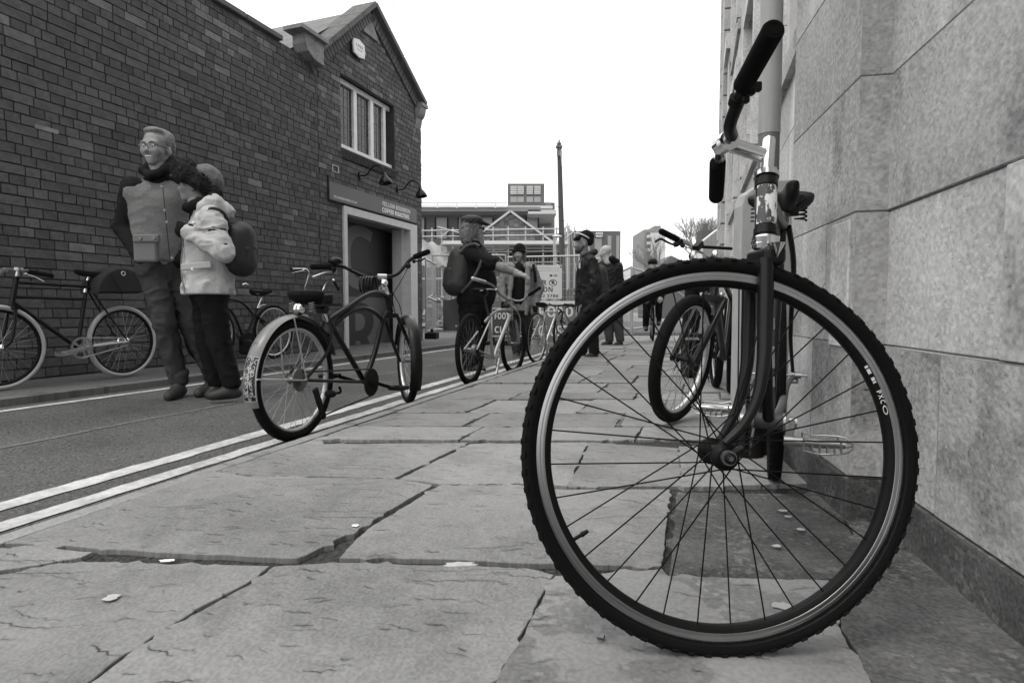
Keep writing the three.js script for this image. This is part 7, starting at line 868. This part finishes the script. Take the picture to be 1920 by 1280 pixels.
// woman in the round black hat
figure('person', 'woman in round black hat and open tan jacket listening in the street', 8.4, { head: [974, 477, 0], shL: [951, 503, 0], shR: [997, 503, 0.02], elL: [940, 538, -0.05], wrL: [945, 566, -0.16], elR: [1012, 540, 0], wrR: [1003, 572, -0.12], hpL: [966, 576, 0], hpR: [988, 576, 0], knL: [965, 622, -0.02], anL: [969, 661, 0.02], toL: [968, 671, -0.14], knR: [989, 620, 0], anR: [985, 659, 0.05], toR: [990, 667, -0.1] }, {
  ground: -0.06, k: 0.94, headK: 0.95, face: V(-0.3, 0, 0.95), front: V(-0.05, 0, 1), cell: 0.012, headCell: 0.006, trousers: clothM(0.035), legE: 0.022, shoe: mat(0.05, 0.6), jumper: clothM(0.008), jacket: clothM(0.24), hem: 583, handL: { curl: 1 }, handR: { curl: 1, thumb: -1 }, jackAmp: 0.014,
  cuts: () => [],
  more: ({ t, J, H, shM, hpM }) => {
    const dk = clothM(0.008); part('sweater_front', blob([ell(ad(mid(shM, hpM, 0.45), V(-0.02, 0, 0.12)), 0.115, 0.33, 0.085, 0.03)], 0.011), dk, t);
    part('hat', H.put(blob([ell(V(0, 0.085, -0.015), 0.092, 0.085, 0.108, 0.03), cap(V(-0.07, 0.045, 0.075), V(0.07, 0.045, 0.075), 0.016, 0.016, 0.03), cap(V(-0.085, 0.035, 0.0), V(-0.07, 0.045, 0.08), 0.018, 0.016, 0.03), cap(V(0.085, 0.035, 0.0), V(0.07, 0.045, 0.08), 0.018, 0.016, 0.03)], 0.007)), dk, t);
    part('hair', hairGeo(H, [cap(V(-0.078, 0.02, -0.01), V(-0.085, -0.11, 0.02), 0.03, 0.024, 0.03), cap(V(0.078, 0.02, -0.01), V(0.085, -0.12, 0.01), 0.03, 0.024, 0.03), ell(V(0, -0.03, -0.08), 0.08, 0.1, 0.035, 0.03)], 0.007, 0.006), mat(0.09, 0.8), t);
    part('neck_scarf', blob([cap(ad(J.head, V(-0.08, -0.14, 0.03)), ad(J.head, V(0, -0.17, 0.1)), 0.04, 0.042, 0.03), cap(ad(J.head, V(0, -0.17, 0.1)), ad(J.head, V(0.09, -0.14, 0.02)), 0.042, 0.04, 0.03)], 0.009, { amp: 0.006 }), clothM(0.13), t);
    part('lapel', [blob([cap(P(962, 500, 8.2), P(955, 560, 8.19), 0.035, 0.03, 0.03), cap(P(955, 560, 8.19), P(958, 582, 8.2), 0.03, 0.03, 0.02), cap(P(958, 498, 8.3), P(950, 500, 8.3), 0.05, 0.04, 0.03)], 0.01, { amp: 0.008 })], clothM(0.3), t); part('lapel', [blob([cap(P(990, 500, 8.2), P(988, 560, 8.18), 0.035, 0.035, 0.03), cap(P(988, 560, 8.18), P(987, 588, 8.2), 0.035, 0.03, 0.02), cap(P(988, 498, 8.3), P(998, 502, 8.3), 0.05, 0.04, 0.03)], 0.01, { amp: 0.008 })], clothM(0.3), t);
    part('strap', [curve([P(1000, 496, 8.24), P(1003, 512, 8.2), P(1004, 530, 8.22)], 0.02, 10, 6)], dk, t); part('glove', [J.wrL, J.wrR].map((w) => blob([cap(w, ad(w, V(0, -0.07, 0.03)), 0.045, 0.04, 0.02)], 0.009)), dk, t);
  } });
// man with goggles on his beanie
figure('person', 'man in black jacket and beanie with goggles pushed up, facing the street', 7.5, { head: [1092, 458, 0], shL: [1100, 488, 0.17], shR: [1107, 488, -0.17], elL: [1106, 530, 0.25], wrL: [1090, 558, 0.12], elR: [1117, 532, -0.24], wrR: [1096, 562, -0.16], hpL: [1099, 568, 0.09], hpR: [1106, 568, -0.09], knL: [1094, 620, 0.1], anL: [1092, 658, 0.1], toL: [1080, 668, 0.05], knR: [1110, 622, -0.1], anR: [1114, 660, -0.1], toR: [1100, 670, -0.16] }, {
  ground: 0, k: 0.94, headK: 1, face: V(-1, 0, 0.12), front: V(-1, 0, 0.05), cell: 0.012, trousers: clothM(0.012), legE: 0.03, shoe: mat(0.012, 0.5), jacket: clothM(0.022, 0.5), hem: 586, handR: { curl: 0.7 }, jackAmp: 0.016, jumper: clothM(0.1),
  more: ({ t, J, H, shM }) => {
    part('beanie', H.put(blob([ell(V(0, 0.1, -0.05), 0.09, 0.085, 0.098, 0.04), ell(V(0, 0.04, -0.085), 0.084, 0.06, 0.06, 0.03), cap(V(-0.06, 0.07, 0.07), V(0.06, 0.07, 0.07), 0.03, 0.03, 0.03)], 0.007, { amp: 0.004, f: [20, 60, 20] })), clothM(0.01), t);
    part('goggles', [H.put(new THREE.TorusGeometry(0.1, 0.011, 6, 32).scale(0.98, 1, 0.9).rotateX(Math.PI / 2 - 0.45).translate(0, 0.095, -0.01)), H.put(rbox(0.03, 0.135, 0.072, 0.05, 0.036, 0.02, 0.009, 3)), H.put(rbox(-0.03, 0.135, 0.072, 0.05, 0.036, 0.02, 0.009, 3))], mat(0.6, 0.3), t);
    part('stubble', hairGeo(H, [ell(V(0, -0.08, 0.045), 0.054, 0.036, 0.05, 0.02), cap(V(-0.05, -0.03, 0.0), V(-0.04, -0.07, 0.03), 0.018, 0.02, 0.02), cap(V(0.05, -0.03, 0.0), V(0.04, -0.07, 0.03), 0.018, 0.02, 0.02)], 0.006, 0.003), mat(0.05, 0.9), t);
    part('collar', blob([cap(ad(shM, V(-0.07, 0.05, 0.08)), ad(shM, V(0.07, 0.1, 0.07)), 0.03, 0.035, 0.03), cap(ad(shM, V(-0.07, 0.05, -0.08)), ad(shM, V(0.07, 0.1, -0.07)), 0.03, 0.035, 0.03), cap(ad(shM, V(0.07, 0.1, 0.07)), ad(shM, V(0.07, 0.1, -0.07)), 0.035, 0.035, 0.03)], 0.01), clothM(0.03, 0.5), t); part('badge', rbox(P(1087, 498, 7.26).x, P(1087, 498, 7.26).y, -7.27, 0.02, 0.07, 0.012, 0.004), M.white, t); part('cord', [[1080, 604], [1085, 600]].map(([x, y]) => rod(P(x + 1, 574, 7.3), P(x, y, 7.3), 0.004, 0.004, 5)), M.cream, t);
  } });
// bald man walking away
figure('person', 'bald man in dark coat turned away beside the man with goggles', 10, { head: [1135, 474, 0], shL: [1130, 498, 0.05], shR: [1158, 500, 0], elL: [1126, 528, 0], wrL: [1128, 552, 0], elR: [1163, 530, -0.05], wrR: [1156, 552, -0.12], hpL: [1138, 560, 0.03], hpR: [1156, 560, 0], knL: [1140, 602, 0.03], anL: [1143, 637, 0.05], toL: [1131, 645, 0], knR: [1158, 600, 0], anR: [1163, 636, 0], toR: [1154, 646, -0.05] }, {
  ground: 0, k: 0.98, headK: 1, face: V(-0.85, 0, -0.5), front: V(-0.7, 0, -0.7), cell: 0.014, skin: mat(0.42, 0.45), trousers: clothM(0.07), legE: 0.035, shoe: mat(0.02, 0.6), jacket: clothM(0.012, 0.6), hem: 566, jackAmp: 0.014,
  more: ({ t, J, H, shM }) => { part('collar', blob([cap(ad(shM, V(-0.08, 0.05, -0.05)), ad(shM, V(0.02, 0.12, 0.09)), 0.04, 0.05, 0.03), cap(ad(shM, V(0.02, 0.12, 0.09)), ad(shM, V(0.12, 0.08, 0.0)), 0.05, 0.05, 0.03)], 0.012), clothM(0.012, 0.6), t); part('sole', ['L', 'R'].map((s) => bar(ad(J['to' + s], V(0, -0.02, 0)), ad(J['an' + s], V(0.03, -0.1, 0)), 0.06, 0.015)), M.lightDeck, t); } });
backpack('backpack', 'black backpack on the man with goggles', P(1127, 528, 7.45), V(1, 0, 0.1), 0.28, 0.42, 0.15, 0);
{ // far cyclist and his bicycle
  const d = 11.2; figure('person', 'distant cyclist dressed in black riding towards the viewer', d, { head: [1224, 500, 0], shL: [1211, 522, 0.05], shR: [1238, 522, 0.05], elL: [1204, 542, -0.1], wrL: [1210, 556, -0.3], elR: [1245, 542, -0.1], wrR: [1240, 556, -0.3], hpL: [1216, 562, 0.4], hpR: [1233, 562, 0.4], knL: [1213, 574, 0], anL: [1211, 610, 0.12], toL: [1212, 618, -0.1], knR: [1236, 566, 0], anR: [1235, 600, 0.15], toR: [1235, 608, -0.05] }, { ground: 0.2, face: V(-0.2, 0, 1), front: V(-0.2, 0, 1), cell: 0.014, headK: 1, trousers: clothM(0.008), shoe: mat(0.01, 0.6), jacket: clothM(0.01), handL: { curl: 1 }, handR: { curl: 1, thumb: -1 }, skirt: false, hem: 568,
    more: ({ t, H }) => part('helmet', H.put(blob([ell(V(0, 0.09, -0.01), 0.095, 0.08, 0.12, 0.03)], 0.01)), M.blackMatt, t) });
  const c = G(1224, 639, 0), t = thing('bicycle', 'bicycle with pale fork ridden by the distant cyclist', 'bicycle', V(c.x, 0, c.z)), R = 0.33, n = V(0.98, 0, 0.2), f = V(-0.2, 0, 0.98), fc = c.clone().setY(R), rc = ad(fc, f, -1.02), m = M.black; fc.z += 0; wheel(t, fc, n, R, { tr: 0.022, N: 24, name: 'front_wheel' }); wheel(t, rc, n, R, { tr: 0.022, N: 24, name: 'rear_wheel' });
  const hb = ad(ad(fc, f, -0.12), up, 0.4), hd = ad(ad(hb, f, -0.04), up, 0.14), bb = ad(ad(fc, f, -0.6), up, -0.04), sc = ad(ad(bb, f, -0.16), up, 0.5); stays(t, 'fork_blade', hb, fc, n, 0.05, 0.06, 0.013, M.white); part('head_tube', rod(hb, hd, 0.02), m, t); part('top_tube', rod(hd, sc, 0.015), m, t); part('down_tube', rod(hb, bb, 0.017), m, t); part('seat_tube', rod(bb, sc, 0.015), m, t); stays(t, 'seat_stay', sc, rc, n, 0.02, 0.06, 0.008, m); stays(t, 'chainstay', bb, rc, n, 0.03, 0.06, 0.009, m); part('handlebar', curve([ad(ad(hd, n, -0.3), up, 0.07), ad(hd, up, 0.06), ad(ad(hd, n, 0.3), up, 0.07)], 0.012, 16, 8), m, t); saddle(t, ad(sc, up, 0.14), f); part('seat_post', rod(sc, ad(sc, up, 0.12), 0.013), m, t); chainring(t, ad(bb, n, 0.05), n, 0.08, M.dark, 36); cranks(t, bb, n, V(0, -1, 0.05), 0.165, M.dark);
}
// someone bending behind the mountain bicycle
figure('person', 'person in dark clothes bending down behind the mountain bicycle', 10.3, { head: [1352, 545, -0.1], shL: [1338, 530, -0.15], shR: [1342, 528, 0.15], elL: [1352, 560, -0.2], wrL: [1358, 590, -0.2], elR: [1356, 560, 0.2], wrR: [1362, 590, 0.2], hpL: [1297, 536, -0.1], hpR: [1300, 536, 0.1], knL: [1290, 590, -0.1], anL: [1284, 632, -0.1], toL: [1276, 640, -0.25], knR: [1306, 590, 0.1], anR: [1302, 630, 0.12], toR: [1298, 638, -0.05] }, { ground: 0, face: V(0.8, 0, 0.4), front: V(0.9, 0, 0.3), cell: 0.014, trousers: clothM(0.009), legE: 0.025, shoe: mat(0.012, 0.6), jacket: clothM(0.015), hem: 575, skirt: false,
  more: ({ t, H }) => part('hair', hairGeo(H, [ell(V(0, 0.07, -0.03), 0.085, 0.075, 0.1, 0.03)], 0.01, 0.005), M.dark, t) });
renderer.render(scene, camera);
